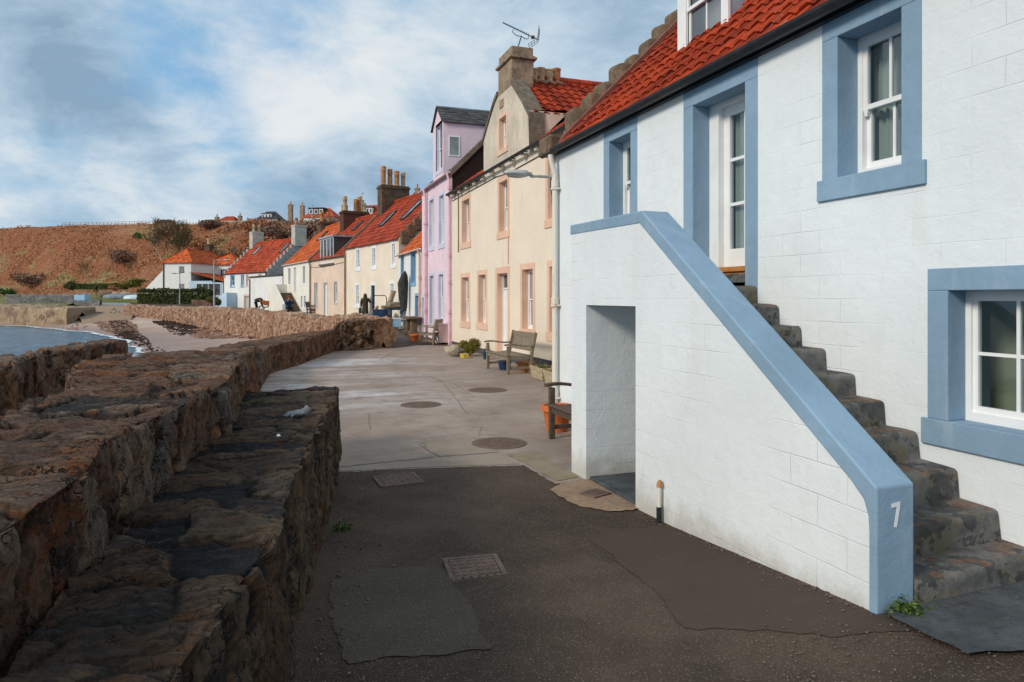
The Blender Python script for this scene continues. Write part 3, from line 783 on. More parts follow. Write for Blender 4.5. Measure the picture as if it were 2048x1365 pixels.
rubble_wall('stone_landing', m_seawall, [(-3.1,3.0,-1.0,3.0,-1.27,-3,-1.6),(-2.9,9.0,-1.2,9.0,-1.27,-3,-1.6),(-2.6,13.6,-1.3,13.4,-1.3,-3,-1.6)], .05,
  'sunken stone landing between the two sea walls at far left', 'landing', sc=(2,1.6,2), amp=.03, groove=.03, frac=.04, seedv=(5,5,5))
rubble_wall('outer_sea_wall', m_seawall, [(-3.4,3.0,-2.55,3.0,-.78,-3.6,-1.5),(-3.2,8.7,-2.73,8.7,-.76,-3.6,-1.5),(-3.1,10.6,-2.82,10.3,-.75,-3.6,-1.5),(-3.05,12.6,-2.6,12.3,-.75,-3.6,-1.5),(-2.85,14.2,-2.4,13.8,-.74,-3.6,-2.4)], .04,
  'dark outer sea wall against the water at far left', sc=(3.4,2,2.8), amp=.035, groove=.04, frac=.04, topvar=.03, seedv=(8,1,4), corner=.05, block=True, strat=.02, flat=True)
rubble_wall('pavement_parapet_wall', m_redwall, [(-1.4,8.0,-.3,8.2,-1.15,-3,-2),(-1.5,13,-.25,13,-1.14,-3,-2),(-1.3,16.7,.0,16.9,-1.13,-3,-2),(-.45,19,.78,18.9,-1.11,-3,-2),(.72,21.6,1.45,21.3,-1.09,-3,-2),(2.0,23.8,2.22,23.8,-1.06,-3,-2)], .045,
  'low red-brown stone parapet wall bordering the pavement beyond the ledge', sc=(5.5,2.2,4), tsc=(2.2,1.4,1), amp=.022, groove=.03, frac=.04, ffreq=2.5, topvar=.03, seedv=(2,6,3), block=True, strat=.02, corner=.04, flat=True)
rubble_wall('rough_stone_pier', m_pier, [(2.0,23.6,2.05,23.3,-.95,-2.6,-2),(2.35,24.2,2.45,23.4,-.80,-2.6,-2),(2.9,24.7,3.05,23.5,-.76,-2.6,-2),(3.2,24.75,3.38,23.6,-.76,-2.6,-2)], .045,
  'rough lichen-covered stone wall end beside the dark path', sc=(5,4,5.5), amp=.045, groove=.05, frac=.06, ffreq=2.5, topvar=.05, seedv=(4,4,8), block=True, strat=.03, flat=True)
TOP = [(750,636,24.2),(640,635,31),(560,627,38.5),(490,620,46.5),(433,617,53),(380,615.5,60),(330,614,66),(250,611,73)]
BASE = [-2.4,-2.5,-2.6,-2.62,-2.6,-2.4,-2.15,-1.85]
stn = []
for (px, py, s), zb in zip(TOP, BASE):
    p = at_depth(px, py, s); stn.append((p.x-.1, p.y, p.x+.75, p.y+.25, p.z, zb-.6, zb))
rubble_wall('long_sea_wall', m_pinkstone, stn, .11, 'long sunlit pink sandstone sea wall curving along the beach', sc=(4.2,1.6,1.3), amp=.075, groove=.09, frac=.07, ffreq=1.4, topvar=.14, seedv=(6,2,2), corner=.10, block=True, strat=.05, warp=.3, flat=True)
def near_pts(l): return [at_depth(*q) for q in l]
q0, q1, q2, q3 = near_pts([(-160,608,84),(0,613,74),(80,615,70),(134,618,67.5)])
rubble_wall('old_stone_quay', m_quay, [(p.x+.6, p.y+9, p.x, p.y, p.z, -3.6, -3.6) for p in (q0,q1,q2,q3)], .3, 'old tan stone quay at the far end of the water', 'quay', sc=(1.1,.8,1.4), amp=.06, groove=.08, frac=.15, ffreq=.8, topvar=.2, seedv=(9,9,1), corner=.3)

# ------------------------------------------------------------------ sea, beach, slipway, lawn, hill
SH = [(-3.3,6),(-3.6,16),(-4.3,30),(-7.2,45),(-10.5,57),(-15,68),(-20,76),(-24,84),(-34,92)]   # waterline
def shore_x(y):
    return pw(y, [(b, a) for a, b in SH])
def sea():
    m = MB(); xs = [-2500,-900,-300,-120,-60,-30,-15,-5,6]; ys = [-900,-200,-40,0,10,20,30,40,50,60,70,80,90,110,150,400,2500]
    k = len(xs); m.add([(x, y, -3.0) for y in ys for x in xs], [(i*k+j, i*k+j+1, (i+1)*k+j+1, (i+1)*k+j) for i in range(len(ys)-1) for j in range(k-1)])
    tag(m.build('water', m_water), kind='structure')
sea()
def ground_base():
    m = MB(); m.add([(1.5,-300,-2.6),(900,-300,-2.6),(900,1500,-2.6),(-20,1500,-2.6),(-20,100,-2.6),(6,45,-2.6)], [tuple(range(6))])
    tag(m.build('ground', m_grass), kind='structure')
ground_base()
wallbase = sorted([(a[3], a[2], b) for a, b in zip(stn, BASE)])
def wb(y):
    ys = [(-5,-1.0,-2.6),(22,2.2,-2.45)] + wallbase + [(95,-20,-1.0)]
    return pw(y, [(a, b) for a, b, c in ys]), pw(y, [(a, c) for a, b, c in ys])
def beach_z(x, y):
    xs = shore_x(y); xw, zw = wb(y)
    t = (x-xs)/max(.5, xw-xs)
    z = lerp(-3.0, zw, max(0, t)**.8) if t > 0 else -3.0 + t*1.2
    return z + .05*mn.noise(Vector((x*.5, y*.5, 1))) + .025*mn.noise(Vector((x*1.7, y*1.7, 4)))
def beach():
    m = MB(); ys = [4+.8*i for i in range(112)]; nx = 40; vs = []
    for y in ys:
        a = shore_x(y)-6; b = wb(y)[0]+.3
        for i in range(nx+1): x = lerp(a, b, i/nx); vs.append((x, y, beach_z(x, y)))
    k = nx+1; m.add(vs, [(i*k+j, i*k+j+1, (i+1)*k+j+1, (i+1)*k+j) for i in range(len(ys)-1) for j in range(nx)])
    o = m.build('beach', m_sand, smooth=False); o.data.polygons.foreach_set('use_smooth', [True]*len(o.data.polygons))
    tag(o, kind='structure')
beach()
def foam():
    m = MB()
    for k, (off, wd, zz) in enumerate([(-.15,.55,-2.955),(-2.1,.16,-2.985)]):
        y = 24.
        while y < 88:
            L = random.uniform(1.5, 6) if k else 200
            y1 = min(88, y+L); n = max(3, int((y1-y)/.35)); vs = []
            for i in range(n+1):
                yy = lerp(y, y1, i/n); xx = shore_x(yy)+off+.9*mn.noise(Vector((yy*.22, k*3, 0)))+.35*mn.noise(Vector((yy*.9, k*3, 2)))
                ww = wd*.6*(.25+1.1*abs(mn.noise(Vector((yy*.7, k, 5))))) * (1 if not k else math.sin(math.pi*min(1, max(0, i/n)))+.02)
                vs += [(xx-ww, yy, zz), (xx+ww, yy, zz+(.02 if not k else 0))]
            m.add(vs, [(2*i, 2*i+1, 2*i+3, 2*i+2) for i in range(n)])
            y = y1 + (random.uniform(1, 7) if k else 1)
    tag(m.build('surf_foam', m_foam), 'thin white surf breaking along the beach', None, None, 'stuff')
foam()
def scatter_flat(name, mat, label, cells, n, size, hz=.06):
    m = MB()
    for _ in range(n):
        px, py, rx, ry = random.choice(cells)
        a = random.uniform(0, 6.28); rr = math.sqrt(random.random())
        r = ray(px + rx*rr*math.cos(a), py + ry*rr*math.sin(a))
        s = -2.4/r[2] if r[2] < 0 else 60
        for _k in range(3): s = beach_z(r[0]*s, r[1]*s)/r[2]
        if s < 20 or s > 95: continue
        x, y = r[0]*s, r[1]*s; z = beach_z(x, y)
        if z < -2.97: continue
        M = place(x, y, z+random.uniform(0, hz), random.uniform(0, 6.28)) @ Matrix.Rotation(random.uniform(-.5,.5), 4, 'X')
        k = size*random.uniform(.5, 1.5); m.box(-k, k, -k*.35, k*.35, -.02, .05*random.random()+.01, M)
    return tag(m.build(name, mat), label, None, None, 'stuff')
scatter_flat('seaweed', m_weed, 'dark seaweed washed up in bands across the sand', [(290,632,60,4),(330,638,45,4),(245,631,28,3),(385,655,32,3),(365,647,40,3),(330,652,24,2)], 9000, .065)
scatter_flat('beach_shingle', m_shingle, 'reddish shingle along the waterline by the quay', [(185,652,45,8),(235,660,40,7),(150,642,25,5),(430,672,50,6),(480,668,40,7)], 5200, .06)
scatter_flat('beach_rubble', m_shingle, 'loose rubble lying at the foot of the pink wall', [(455,668,45,6),(500,672,35,6),(420,664,30,4)], 500, .20, .10)
def slip():
    m = MB(); a = [(138,607,92),(290,607,86)]; b = [(168,642,64),(258,634,66)]; vs = []; nu, nv = 10, 14
    A = [at_depth(*q) for q in a]; B = [at_depth(*q) for q in b]
    for i in range(nv+1):
        p, q = A[0].lerp(B[0], i/nv), A[1].lerp(B[1], i/nv)
        for j in range(nu+1):
            v = p.lerp(q, j/nu); v.z = max(v.z - .25, beach_z(v.x, v.y)+.04 if i > 3 else -9) + .04*mn.noise(v*.6)
            if i >= nv-1: v.z = min(v.z, beach_z(v.x, v.y)-.02*(i-nv+2))
            vs.append(v)
    k = nu+1; m.add(vs, [(i*k+j, i*k+j+1, (i+1)*k+j+1, (i+1)*k+j) for i in range(nv) for j in range(nu)])
    o = m.build('slipway', m_tanconc); o.data.polygons.foreach_set('use_smooth', [True]*len(o.data.polygons)); tag(o, kind='structure')
slip()
HP = [(-700,190,600,235,470),(-300,165,597,205,462),(0,140,592,180,457.5),(100,128,590,168,453),(200,120,588,160,450),(300,112,587,152,448),(420,106,585,142,449),(520,98,584,132,449),(620,88,584,116,448),(720,78,585,98,446),(850,66,580,90,438),(1000,56,570,88,425),(1300,46,560,74,420)]
def hp(px): return [pw(px, [(a[0], a[i]) for a in HP]) for i in range(1, 5)]
def lawn():
    m = MB(); vs = []; pxs = list(range(-700, 1301, 25)); nv = 26
    for px in pxs:
        st, yt, _, _ = hp(px)
        T = at_depth(px, yt, st+3)
        s0 = pw(px, [(-160,100),(-159,86),(134,76),(135,91),(290,86),(300,74),(480,74),(600,60)])
        r = at_depth(px, HY, s0); r.z = pw(px, [(-700,-3.4),(-170,-3.3),(-150,-1.0),(140,-1.0),(141,-.72),(290,-.72),(300,-.95),(600,-1.35)])
        for i in range(nv+1):
            t = i/nv; v = r.lerp(T, t); v.z = lerp(r.z, T.z, t**1.3) + .12*mn.noise(v*.12)*min(1, t*5); vs.append(v)
    k = nv+1; m.add(vs, [(i*k+j, (i+1)*k+j, (i+1)*k+j+1, i*k+j+1) for i in range(len(pxs)-1) for j in range(nv)])
    o = m.build('lawn', m_grass); o.data.polygons.foreach_set('use_smooth', [True]*len(o.data.polygons)); tag(o, kind='structure')
lawn()
def hill_pt(px, t):
    st, yt, sc, yc = hp(px)
    T = at_depth(px, yt, st); C = at_depth(px, yc, sc)
    if t <= 1:
        f = t*t*(3-2*t)*.6 + t*.4
        v = Vector((lerp(T.x, C.x, t), lerp(T.y, C.y, t), lerp(T.z, C.z, f)))
        k = min(1, t*6)*min(1, (1-t)*5+.12)
        v.z += k*(1.3*mn.noise(Vector((v.x*.05, v.y*.05, 2))) + .9*mn.fractal(Vector((v.x*.16, v.y*.16, v.z*.1)), .8, 2.1, 5))
    else:
        d = (C-T); d.z = 0; d.normalize(); v = C + d*(t-1)*70; v.z += .25*mn.noise(Vector((v.x*.1, v.y*.1, 0))) + (t-1)*.8
    return v
def hill():
    m = MB(); vs = []; pxs = [-700+8*i for i in range(251)]; ts = [i/54 for i in range(55)] + [1.1,1.3,1.6,2.2,4]
    for px in pxs:
        for t in ts: vs.append(hill_pt(px, t))
    k = len(ts); m.add(vs, [(i*k+j, (i+1)*k+j, (i+1)*k+j+1, i*k+j+1) for i in range(len(pxs)-1) for j in range(k-1)])
    o = m.build('hill', m_hill); o.data.polygons.foreach_set('use_smooth', [True]*len(o.data.polygons)); tag(o, kind='structure')
hill()
def leafcloud(m, n, fn, size, flat=0):
    for _ in range(n):
        p = fn(); k = size*random.uniform(.5, 1.4)
        d = Vector((random.gauss(0,1), random.gauss(0,1), random.gauss(0,1)+flat)).normalized()
        u = d.orthogonal().normalized(); u.rotate(Matrix.Rotation(random.uniform(0,6.28), 3, d)); v = d.cross(u)
        m.add([p-u*k, p+v*k*.5, p+u*k, p-v*k*.5], [(0,1,2,3)])
def bracken():
    m = MB()
    def f():
        while True:
            px = random.uniform(-60, 900); t = .965*random.random()**.9
            v = hill_pt(px, t)
            if mn.noise(Vector((v.x*.12, v.y*.12, 5))) + random.uniform(-.3,.5) > 0: break
        v.z += random.uniform(0, .45); return v
    leafcloud(m, 21000, f, .2, .6)
    tag(m.build('bracken', m_bramble), 'rust brown bracken and bramble covering the hillside', None, None, 'stuff')
bracken()
def thicket():
    m = MB()
    def f():
        while True:
            px = random.uniform(430, 800); t = random.uniform(.3, 1.0)
            v = hill_pt(px, t)
            d = mn.noise(Vector((v.x*.10, v.y*.10, 9))) + random.uniform(-.25,.25) + (px-560)/500
            if d > .05: break
        v.z += random.uniform(0, 1.3)*(.4+.6*abs(mn.noise(Vector((v.x*.3, v.y*.3, 1))))); return v
    leafcloud(m, 12000, f, .22)
    tag(m.build('scrub_thicket', m_scrub), 'brown leafless scrub covering the upper slope behind the chimneys', None, None, 'stuff')
thicket()
# ------------------------------------------------------------------ buildings
# house frame: origin at the near front corner, +Y along the front away from the viewer, +X into the house
class House:
    def __init__(s, name, label, o, head, L, D, zg, zE, cat='house', group=None):
        s.o = Vector((o[0], o[1], 0)); s.h = R(head); s.L = L; s.D = D; s.zg = zg; s.zE = zE
        s.t = thing(name, label, cat, (o[0], o[1], zg), s.h, group, True); s.holes = []
    def at(s, px, py):
        d = Vector((-math.sin(s.h), math.cos(s.h))); q = ray(px, py)
        D = d.x*(-q[1]) + q[0]*d.y
        k = (d.x*(-s.o.y) + d.y*s.o.x) / D
        # solve o + t d = k q
        k = (s.o.x*d.y - s.o.y*d.x) / (q[0]*d.y - q[1]*d.x)
        t = (k*q[0]-s.o.x)*d.x + (k*q[1]-s.o.y)*d.y
        return t, k*q[2]
    def op(s, pl, pr, yt, yb):
        y1, za = s.at(pl, yt); y0, zb = s.at(pr, yb)
        _, zc = s.at((pl+pr)/2, yt); _, zd = s.at((pl+pr)/2, yb)
        return (y0, y1, zd, zc)
    def world(s, x, y, z):
        c, n = math.cos(s.h), math.sin(s.h); return Vector((s.o.x + c*x - n*y, s.o.y + n*x + c*y, z))
    def walls(s, mat, rev=.24, ridge=None, gable_mat=None, base=.7, near=True, back=True, gable_up=0, split=None):
        m = MB(); L, zE = s.L, s.zE; zb = s.zg - base
        ys = sorted({0, L, *[h[0] for h in s.holes], *[h[1] for h in s.holes]})
        zs = sorted({zb, zE, *[h[2] for h in s.holes], *[h[3] for h in s.holes]})
        ys = [y for y in ys if 0 <= y <= L]; zs = [z for z in zs if zb <= z <= zE]
        for a, b in zip(ys, ys[1:]):
            for c, d in zip(zs, zs[1:]):
                my, mz = (a+b)/2, (c+d)/2
                if any(h[0] < my < h[1] and h[2] < mz < h[3] for h in s.holes): continue
                m.add([(0,a,c),(0,b,c),(0,b,d),(0,a,d)], [(0,1,2,3)])
        for (a, b, c, d) in s.holes:
            m.add([(0,a,c),(rev,a,c),(rev,a,d),(0,a,d)], [(0,1,2,3)]); m.add([(0,b,c),(rev,b,c),(rev,b,d),(0,b,d)], [(0,1,2,3)])
            m.add([(0,a,c),(rev,a,c),(rev,b,c),(0,b,c)], [(0,1,2,3)]); m.add([(0,a,d),(rev,a,d),(rev,b,d),(0,b,d)], [(0,1,2,3)])
        D = s.D; g = MB(); zr = ridge if ridge else zE
        for y in (0, L):
            if y == 0 and not near: continue
            poly = [(0,y,zb),(D,y,zb),(D,y,zE+gable_up)] + ([(D/2,y,zr+gable_up)] if ridge else []) + [(0,y,zE+gable_up)]
            if gable_mat: MB().add(poly, [tuple(range(len(poly)))]).build('gable_wall', gable_mat, s.t)
            else: m.add(poly, [tuple(range(len(poly)))])
        bk = [(D,0,zb),(D,L,zb),(D,L,zE),(D,0,zE)]
        if gable_mat: MB().add(bk, [(0,1,2,3)]).build('rear_wall', gable_mat, s.t)
        elif back: m.add(bk, [(0,1,2,3)])
        o = m.build('wall', mat, s.t)
        return o
    def roof(s, mat, ridge, y0=None, y1=None, over=.15, tw=.24, co=.33, amp=.035, x0=None, z0=None, back=True, name='roof', drop=.02, n=5, parts=True):
        y0 = -.02 if y0 is None else y0; y1 = s.L+.02 if y1 is None else y1
        x0 = -over if x0 is None else x0
        sl = (ridge - s.zE)/(s.D/2); z0 = s.zE + x0*sl + .05 if z0 is None else z0
        x1, z1 = s.D/2, ridge+.05
        m = MB(); pantiles(m, y0, y1, x0, z0, x1, z1, tw, co, amp, n)
        if back: m.add([(x1,y0,z1),(x1,y1,z1),(s.D+over,y1,z0),(s.D+over,y0,z0)], [(0,1,2,3)], .5)
        o = m.build(name, mat, s.t)
        r = MB(); k = max(2, int((y1-y0)/.45))
        for i in range(k):
            a, b = lerp(y0, y1, i/k), lerp(y0, y1, (i+1)/k)-.012
            r.tube([(x1, a, z1+.0), (x1, b, z1+.008)], [.125,.118], 8)
        r.build('ridge', mat, o)
        s.rf = o; return o
    def skylight(s, y0, y1, f0, f1, ridge, over=.15):
        sl = (ridge - s.zE)/(s.D/2); X = s.D/2
        fx = lambda f: f*X
        M = MB(); G = MB(); nrm = Vector((-sl, 0, 1)).normalized()
        a = Vector((fx(f0), 0, s.zE + fx(f0)*sl + .1)); b = Vector((fx(f1), 0, s.zE + fx(f1)*sl + .1))
        def q(mb, ya, yb, p, r_, h0, h1):
            vs = []
            for h in (h0, h1):
                for (pp, yy) in ((p, ya), (p, yb), (r_, yb), (r_, ya)): vs.append(pp + Vector((0, yy, 0)) + nrm*h)
            mb.add(vs, [(3,2,1,0),(4,5,6,7),(0,1,5,4),(1,2,6,5),(2,3,7,6),(3,0,4,7)])
        d = (b-a); e = .07/d.length
        q(M, y0, y0+.07, a, b, -.05, .06); q(M, y1-.07, y1, a, b, -.05, .06)
        q(M, y0+.07, y1-.07, a, a+d*e, -.05, .06); q(M, y0+.07, y1-.07, b-d*e, b, -.05, .06)
        q(G, y0+.06, y1-.06, a+d*e*.9, b-d*e*.9, -.04, .03)
        f = M.build('skylight', m_iron, s.t); G.build('pane', m_pane, f)
    def gutter(s, mat, y0=None, y1=None, x=-.16, dz=-.03, r=.06):
        y0 = -.05 if y0 is None else y0; y1 = s.L+.05 if y1 is None else y1
        m = MB(); z = s.zE+dz; n = 8; vs = []
        for y in (y0, y1):
            for k in range(n+1):
                a = math.pi + math.pi*k/n; vs.append((x+r*math.cos(a), y, z+r*math.sin(a)))
            for k in range(n+1):
                a = 2*math.pi - math.pi*k/n; vs.append((x+r*.86*math.cos(a), y, z+r*.86*math.sin(a)))
        k = 2*(n+1); m.add(vs, [(i, (i+1) % k, k+(i+1) % k, k+i) for i in range(k)] + [tuple(range(n+1))[::-1] , tuple(range(k, k+n+1))])
        yy = y0+.3
        while yy < y1: m.box(x+r*.7, .01, yy-.012, yy+.012, z-.03, z-.005); yy += .95
        return m.build('gutter', mat, s.t)
    def pipe(s, mat, y, z0, z1, r=.045, x=-.09, coll=(), offset=None, swan=True):
        m = MB(); pts = [(x, y, z0), (x, y, z1-.35)]
        if swan: pts += [(x, y, z1-.28), (x-.06, y, z1-.08), (x-.07, y, z1)]
        else: pts += [(x, y, z1)]
        m.tube(pts, r, 12)
        for z in coll: m.tube([(x, y, z-.05), (x, y, z+.05)], r*1.32, 12); m.box(x, 0, y-r*1.7, y+r*1.7, z-.085, z-.06); m.tube([(x, y, z-.09), (x, y, z-.055)], r*1.5, 12)
        return m.build('drainpipe', mat, s.t, smooth=True)
    def window(s, box, frame=None, pane=None, surr=None, depth=.14, style='sash', nv=0, nh=0, fw=.045, hole=True, sill=None, near=False, x0=0, room=None, curtain=None, rd=1.6):
        y0, y1, z0, z1 = box
        frame = frame or m_wood_white; pane = pane or m_pane
        if hole: s.holes.append(box)
        m = MB(); d = depth; zm = (z0+z1)/2 + (0 if style == 'sash' else 0)
        X0, X1 = d, d+.07
        m.box(X0, X1, y0, y0+fw, z0, z1); m.box(X0, X1, y1-fw, y1, z0, z1)
        m.box(X0, X1, y0+fw, y1-fw, z1-fw, z1); m.box(X0, X1, y0+fw, y1-fw, z0, z0+fw*1.5)
        g = MB(); a, b, c, e = y0+fw, y1-fw, z0+fw*1.5, z1-fw; fb = fw*.75
        def sash(xa, c, e, bot):
            m.box(xa, xa+.035, a, a+fb, c, e); m.box(xa, xa+.035, b-fb, b, c, e)
            m.box(xa, xa+.035, a+fb, b-fb, e-fb, e); m.box(xa, xa+.035, a+fb, b-fb, c, c+bot)
            for i in range(nv):
                yy = lerp(a+fb, b-fb, (i+1)/(nv+1)); m.box(xa+.006, xa+.03, yy-.011, yy+.011, c+bot, e-fb)
            for i in range(nh):
                zz = lerp(c+bot, e-fb, (i+1)/(nh+1)); m.box(xa+.008, xa+.028, a+fb, b-fb, zz-.011, zz+.011)
            g.box(xa+.014, xa+.019, a+fb-.004, b-fb+.004, c+bot-.004, e-fb+.004)
        if style == 'sash':
            sash(X0+.010, zm-.022, e, fb); sash(X0+.048, c, zm+.02, fb*1.5)
            if near:
                for yy in (a+.003, b-fb-.003): m.prism([(yy, zm-.022), (yy+fb, zm-.022), (yy+fb*.8, zm-.07), (yy+fb*.2, zm-.07)], X0+.011, X0+.043, 'x')
        else: sash(X0+.02, c, e, fb*1.3)
        f = m.build('window', frame, s.t)
        g.build('pane', pane, f)
        if surr:
            mat, bw, sh, proud = surr; k = MB(); p = -proud; t = .006
            k.box(p, d, y0-bw, y0+t, z0+t, z1-t); k.box(p, d, y1-t, y1+bw, z0+t, z1-t)
            k.box(p, d, y0-bw, y1+bw, z1-t, z1+bw)
            k.box(p-.018, d, y0-bw*1.25, y1+bw*1.25, z0-sh, z0+t)
            k.build('surround', mat, f, bevel=.006 if near else 0)
        if room:
            k = MB(); q = X1+.02; kk = .35
            k.add([(q,y0-kk,z0-.2),(q+rd,y0-kk,z0-.2),(q+rd,y1+kk,z0-.2),(q,y1+kk,z0-.2),(q,y0-kk,z1+.2),(q+rd,y0-kk,z1+.2),(q+rd,y1+kk,z1+.2),(q,y1+kk,z1+.2)],
                  [(0,1,2,3),(4,5,6,7),(0,1,5,4),(1,2,6,5),(2,3,7,6)])
            # the strip of inner wall round the opening keeps daylight out of the room
            for w_ in ((y0-kk,y0,z0-.2,z1+.2),(y1,y1+kk,z0-.2,z1+.2),(y0,y1,z0-.2,z0),(y0,y1,z1,z1+.2)):
                k.add([(q,w_[0],w_[2]),(q,w_[1],w_[2]),(q,w_[1],w_[3]),(q,w_[0],w_[3])], [(0,1,2,3)])
            k.build('room', room, f)
        if curtain:
            for (ya, yb, za, zb) in curtain:
                k = MB(); n = max(6, int((yb-ya)/.012)); vs = []
                for i in range(n+1):
                    yy = lerp(ya, yb, i/n); xx = X1+.09+.022*math.sin(i*1.15)+.012*math.sin(i*.37)
                    vs += [(xx, yy, za), (xx, yy, zb)]
                k.add(vs, [(2*i, 2*i+2, 2*i+3, 2*i+1) for i in range(n)])
                k.build('curtain', m_curtain, f, smooth=True)
        return f
    def door(s, box, leaf, surr=None, depth=.16, hole=True, transom=0, glazed=None, near=False, handle=True, frame=None):
        y0, y1, z0, z1 = box
        if hole: s.holes.append(box)
        d = depth; zt = z1 - transom
        m = MB(); m.box(d+.03, d+.075, y0+.05, y1-.05, z0, zt-.045)
        for (fa, fb_) in ((.08,.46),(.54,.93)):
            m.box(d+.022, d+.03, lerp(y0,y1,.2), lerp(y0,y1,.8), lerp(z0,zt,fa), lerp(z0,zt,fb_))
        o = m.build('door', leaf, s.t)
        k = MB(); fm = frame or m_wood_white
        k.box(d, d+.09, y0, y0+.05, z0, z1); k.box(d, d+.09, y1-.05, y1, z0, z1); k.box(d, d+.09, y0+.05, y1-.05, z1-.045, z1)
        if transom: k.box(d, d+.09, y0+.05, y1-.05, zt-.045, zt)
        k.build('door_frame', fm, o)
        if transom: MB().box(d+.04, d+.05, y0+.05, y1-.05, zt, z1-.045).build('pane', m_pane_dk, o)
        if handle:
            h = MB(); yy = y0+.13; h.tube([(d+.03,yy,lerp(z0,zt,.46)),(d-.02,yy,lerp(z0,zt,.46))], .012, 8); h.tube([(d-.02,yy-.01,lerp(z0,zt,.46)),(d-.02,yy+.08,lerp(z0,zt,.46))], .011, 8)
            h.build('handle', m_iron, o)
        if surr:
            mat, bw, sh, proud = surr; k = MB(); t = .006
            k.box(-proud, d, y0-bw, y0+t, z0, z1-t); k.box(-proud, d, y1-t, y1+bw, z0, z1-t); k.box(-proud, d, y0-bw, y1+bw, z1-t, z1+bw)
            k.build('surround', mat, o)
        return o
    def chimney(s, x, y, wx, wy, z0, z1, mat, pots, cope=.06, pot_h=.55, pot_mat=None):
        """pots: list of (dx, dy, height, radius, material)"""
        m = MB(); m.box(x-wx/2, x+wx/2, y-wy/2, y+wy/2, z0, z1-.22)
        m.box(x-wx/2-cope, x+wx/2+cope, y-wy/2-cope, y+wy/2+cope, z1-.22, z1-.10); m.box(x-wx/2-cope*.2, x+wx/2+cope*.2, y-wy/2-cope*.2, y+wy/2+cope*.2, z1-.10, z1)
        o = m.build('chimney', mat, s.t, bevel=.015)
        for (dx, dy, h, r, pm) in pots:
            k = MB(); k.lathe([(r*.95,z1-.02),(r*.98,z1+.08),(r*.82,z1+.1),(r*.80,z1+h*.7),(r*.95,z1+h*.74),(r*.95,z1+h*.8),(r*.84,z1+h*.82),(r*.9,z1+h*.97),(r*.72,z1+h),(r*.66,z1+h-.1)], (x+dx, y+dy, 0), 12)
            k.build('chimney_pot', pm, o, smooth=True)
        return o

def pantiles(m, y0, y1, x0, z0, x1, z1, tw, co, amp, n=5, lip=.03, rseed=0, flip=False):
    """S-profiled tiles in lapped courses on the slope from (x0,z0) up to (x1,z1)"""
    S = math.hypot(x1-x0, z1-z0); ux, uz = (x1-x0)/S, (z1-z0)/S; nx, nz = -uz, ux
    if nz < 0: nx, nz = -nx, -nz
    nc = max(1, round(abs(y1-y0)/tw)); nr = max(1, round(S/co)); rnd = random.Random(rseed+nc*31+nr)
    prof = [math.sin(2*math.pi*(k/n))*.5+.22*math.sin(4*math.pi*(k/n)+.6) for k in range(n+1)]
    for r in range(nr):
        a0, a1 = S*r/nr, min(S, S*(r+1)/nr + .03)
        for c in range(nc):
            j = rnd.uniform(-.004, .004); jl = rnd.uniform(-.012, .008); rv = rnd.random()
            vs = []
            for (a, h) in ((a0+jl, lip), (a1, 0)):
                for k in range(n+1):
                    y = lerp(y0, y1, (c + k/n)/nc); hh = h + amp*prof[k] + j
                    vs.append((x0+ux*a+nx*hh, y, z0+uz*a+nz*hh))
            for k in range(n+1):
                y = lerp(y0, y1, (c+k/n)/nc); hh = lip + amp*prof[k] + j - .028
                vs.append((x0+ux*(a0+jl+.004)+nx*hh, y, z0+uz*(a0+jl+.004)+nz*hh))
            q = n+1
            m.add(vs, [(k, k+1, q+k+1, q+k) for k in range(n)] + [(2*q+k, 2*q+k+1, k+1, k) for k in range(n)], rv)

def text_mesh(body, size, depth=.004):
    cu = bpy.data.curves.new('t', 'FONT'); cu.body = body; cu.size = size; cu.extrude = depth/2
    o = bpy.data.objects.new('t', cu); COL.objects.link(o)
    bpy.context.view_layer.update()
    me = bpy.data.meshes.new_from_object(o.evaluated_get(bpy.context.evaluated_depsgraph_get()))
    bpy.data.objects.remove(o); return me
def text_obj(name, body, size, mat, M, parent):
    me = text_mesh(body, size); me.transform(M); me.name = name; me.materials.clear(); me.materials.append(mat)
    o = bpy.data.objects.new(name, me); COL.objects.link(o); o.parent = parent
    if parent.name in ZG: o.location = (0, 0, -ZG[parent.name])
    return o
FACE_STREET = Matrix(((0,0,-1,0),(-1,0,0,0),(0,1,0,0),(0,0,0,1)))      # text plane facing -X, reading right = -Y

# ================= the white cottage in front =================
W = House('white_cottage', 'white painted cottage with blue-grey window surrounds and outside stairs, nearest on the right', (4.15,-3.0), 0, 12.68, 6.6, -1.78, 2.29)
def Yb(y0, y1, z0, z1): return (y0+3, y1+3, z0, z1)
BS = (m_blue, .155, .16, .008)
W.window(Yb(3.57,4.15,.92,2.03), None, m_glass, (m_blue,.15,.16,.008), .20, nv=1, near=True, room=m_room, fw=.05, curtain=[(6.88,7.15,.92,2.03),(6.57,6.66,.92,2.03)])
W.window(Yb(7.36,7.93,.95,2.02), None, m_glass, (m_blue,.15,.16,.008), .20, nv=1, near=True, room=m_room, fw=.05, curtain=[(10.36,10.60,.95,2.02)])
W.window(Yb(2.34,3.235,-.81,.05), None, m_glass, (m_blue,.14,.165,.008), .155, style='casement', nv=2, nh=1, near=True, room=m_room2, fw=.042, rd=.32)  # room made shallow, close behind the glass, so it catches more daylight
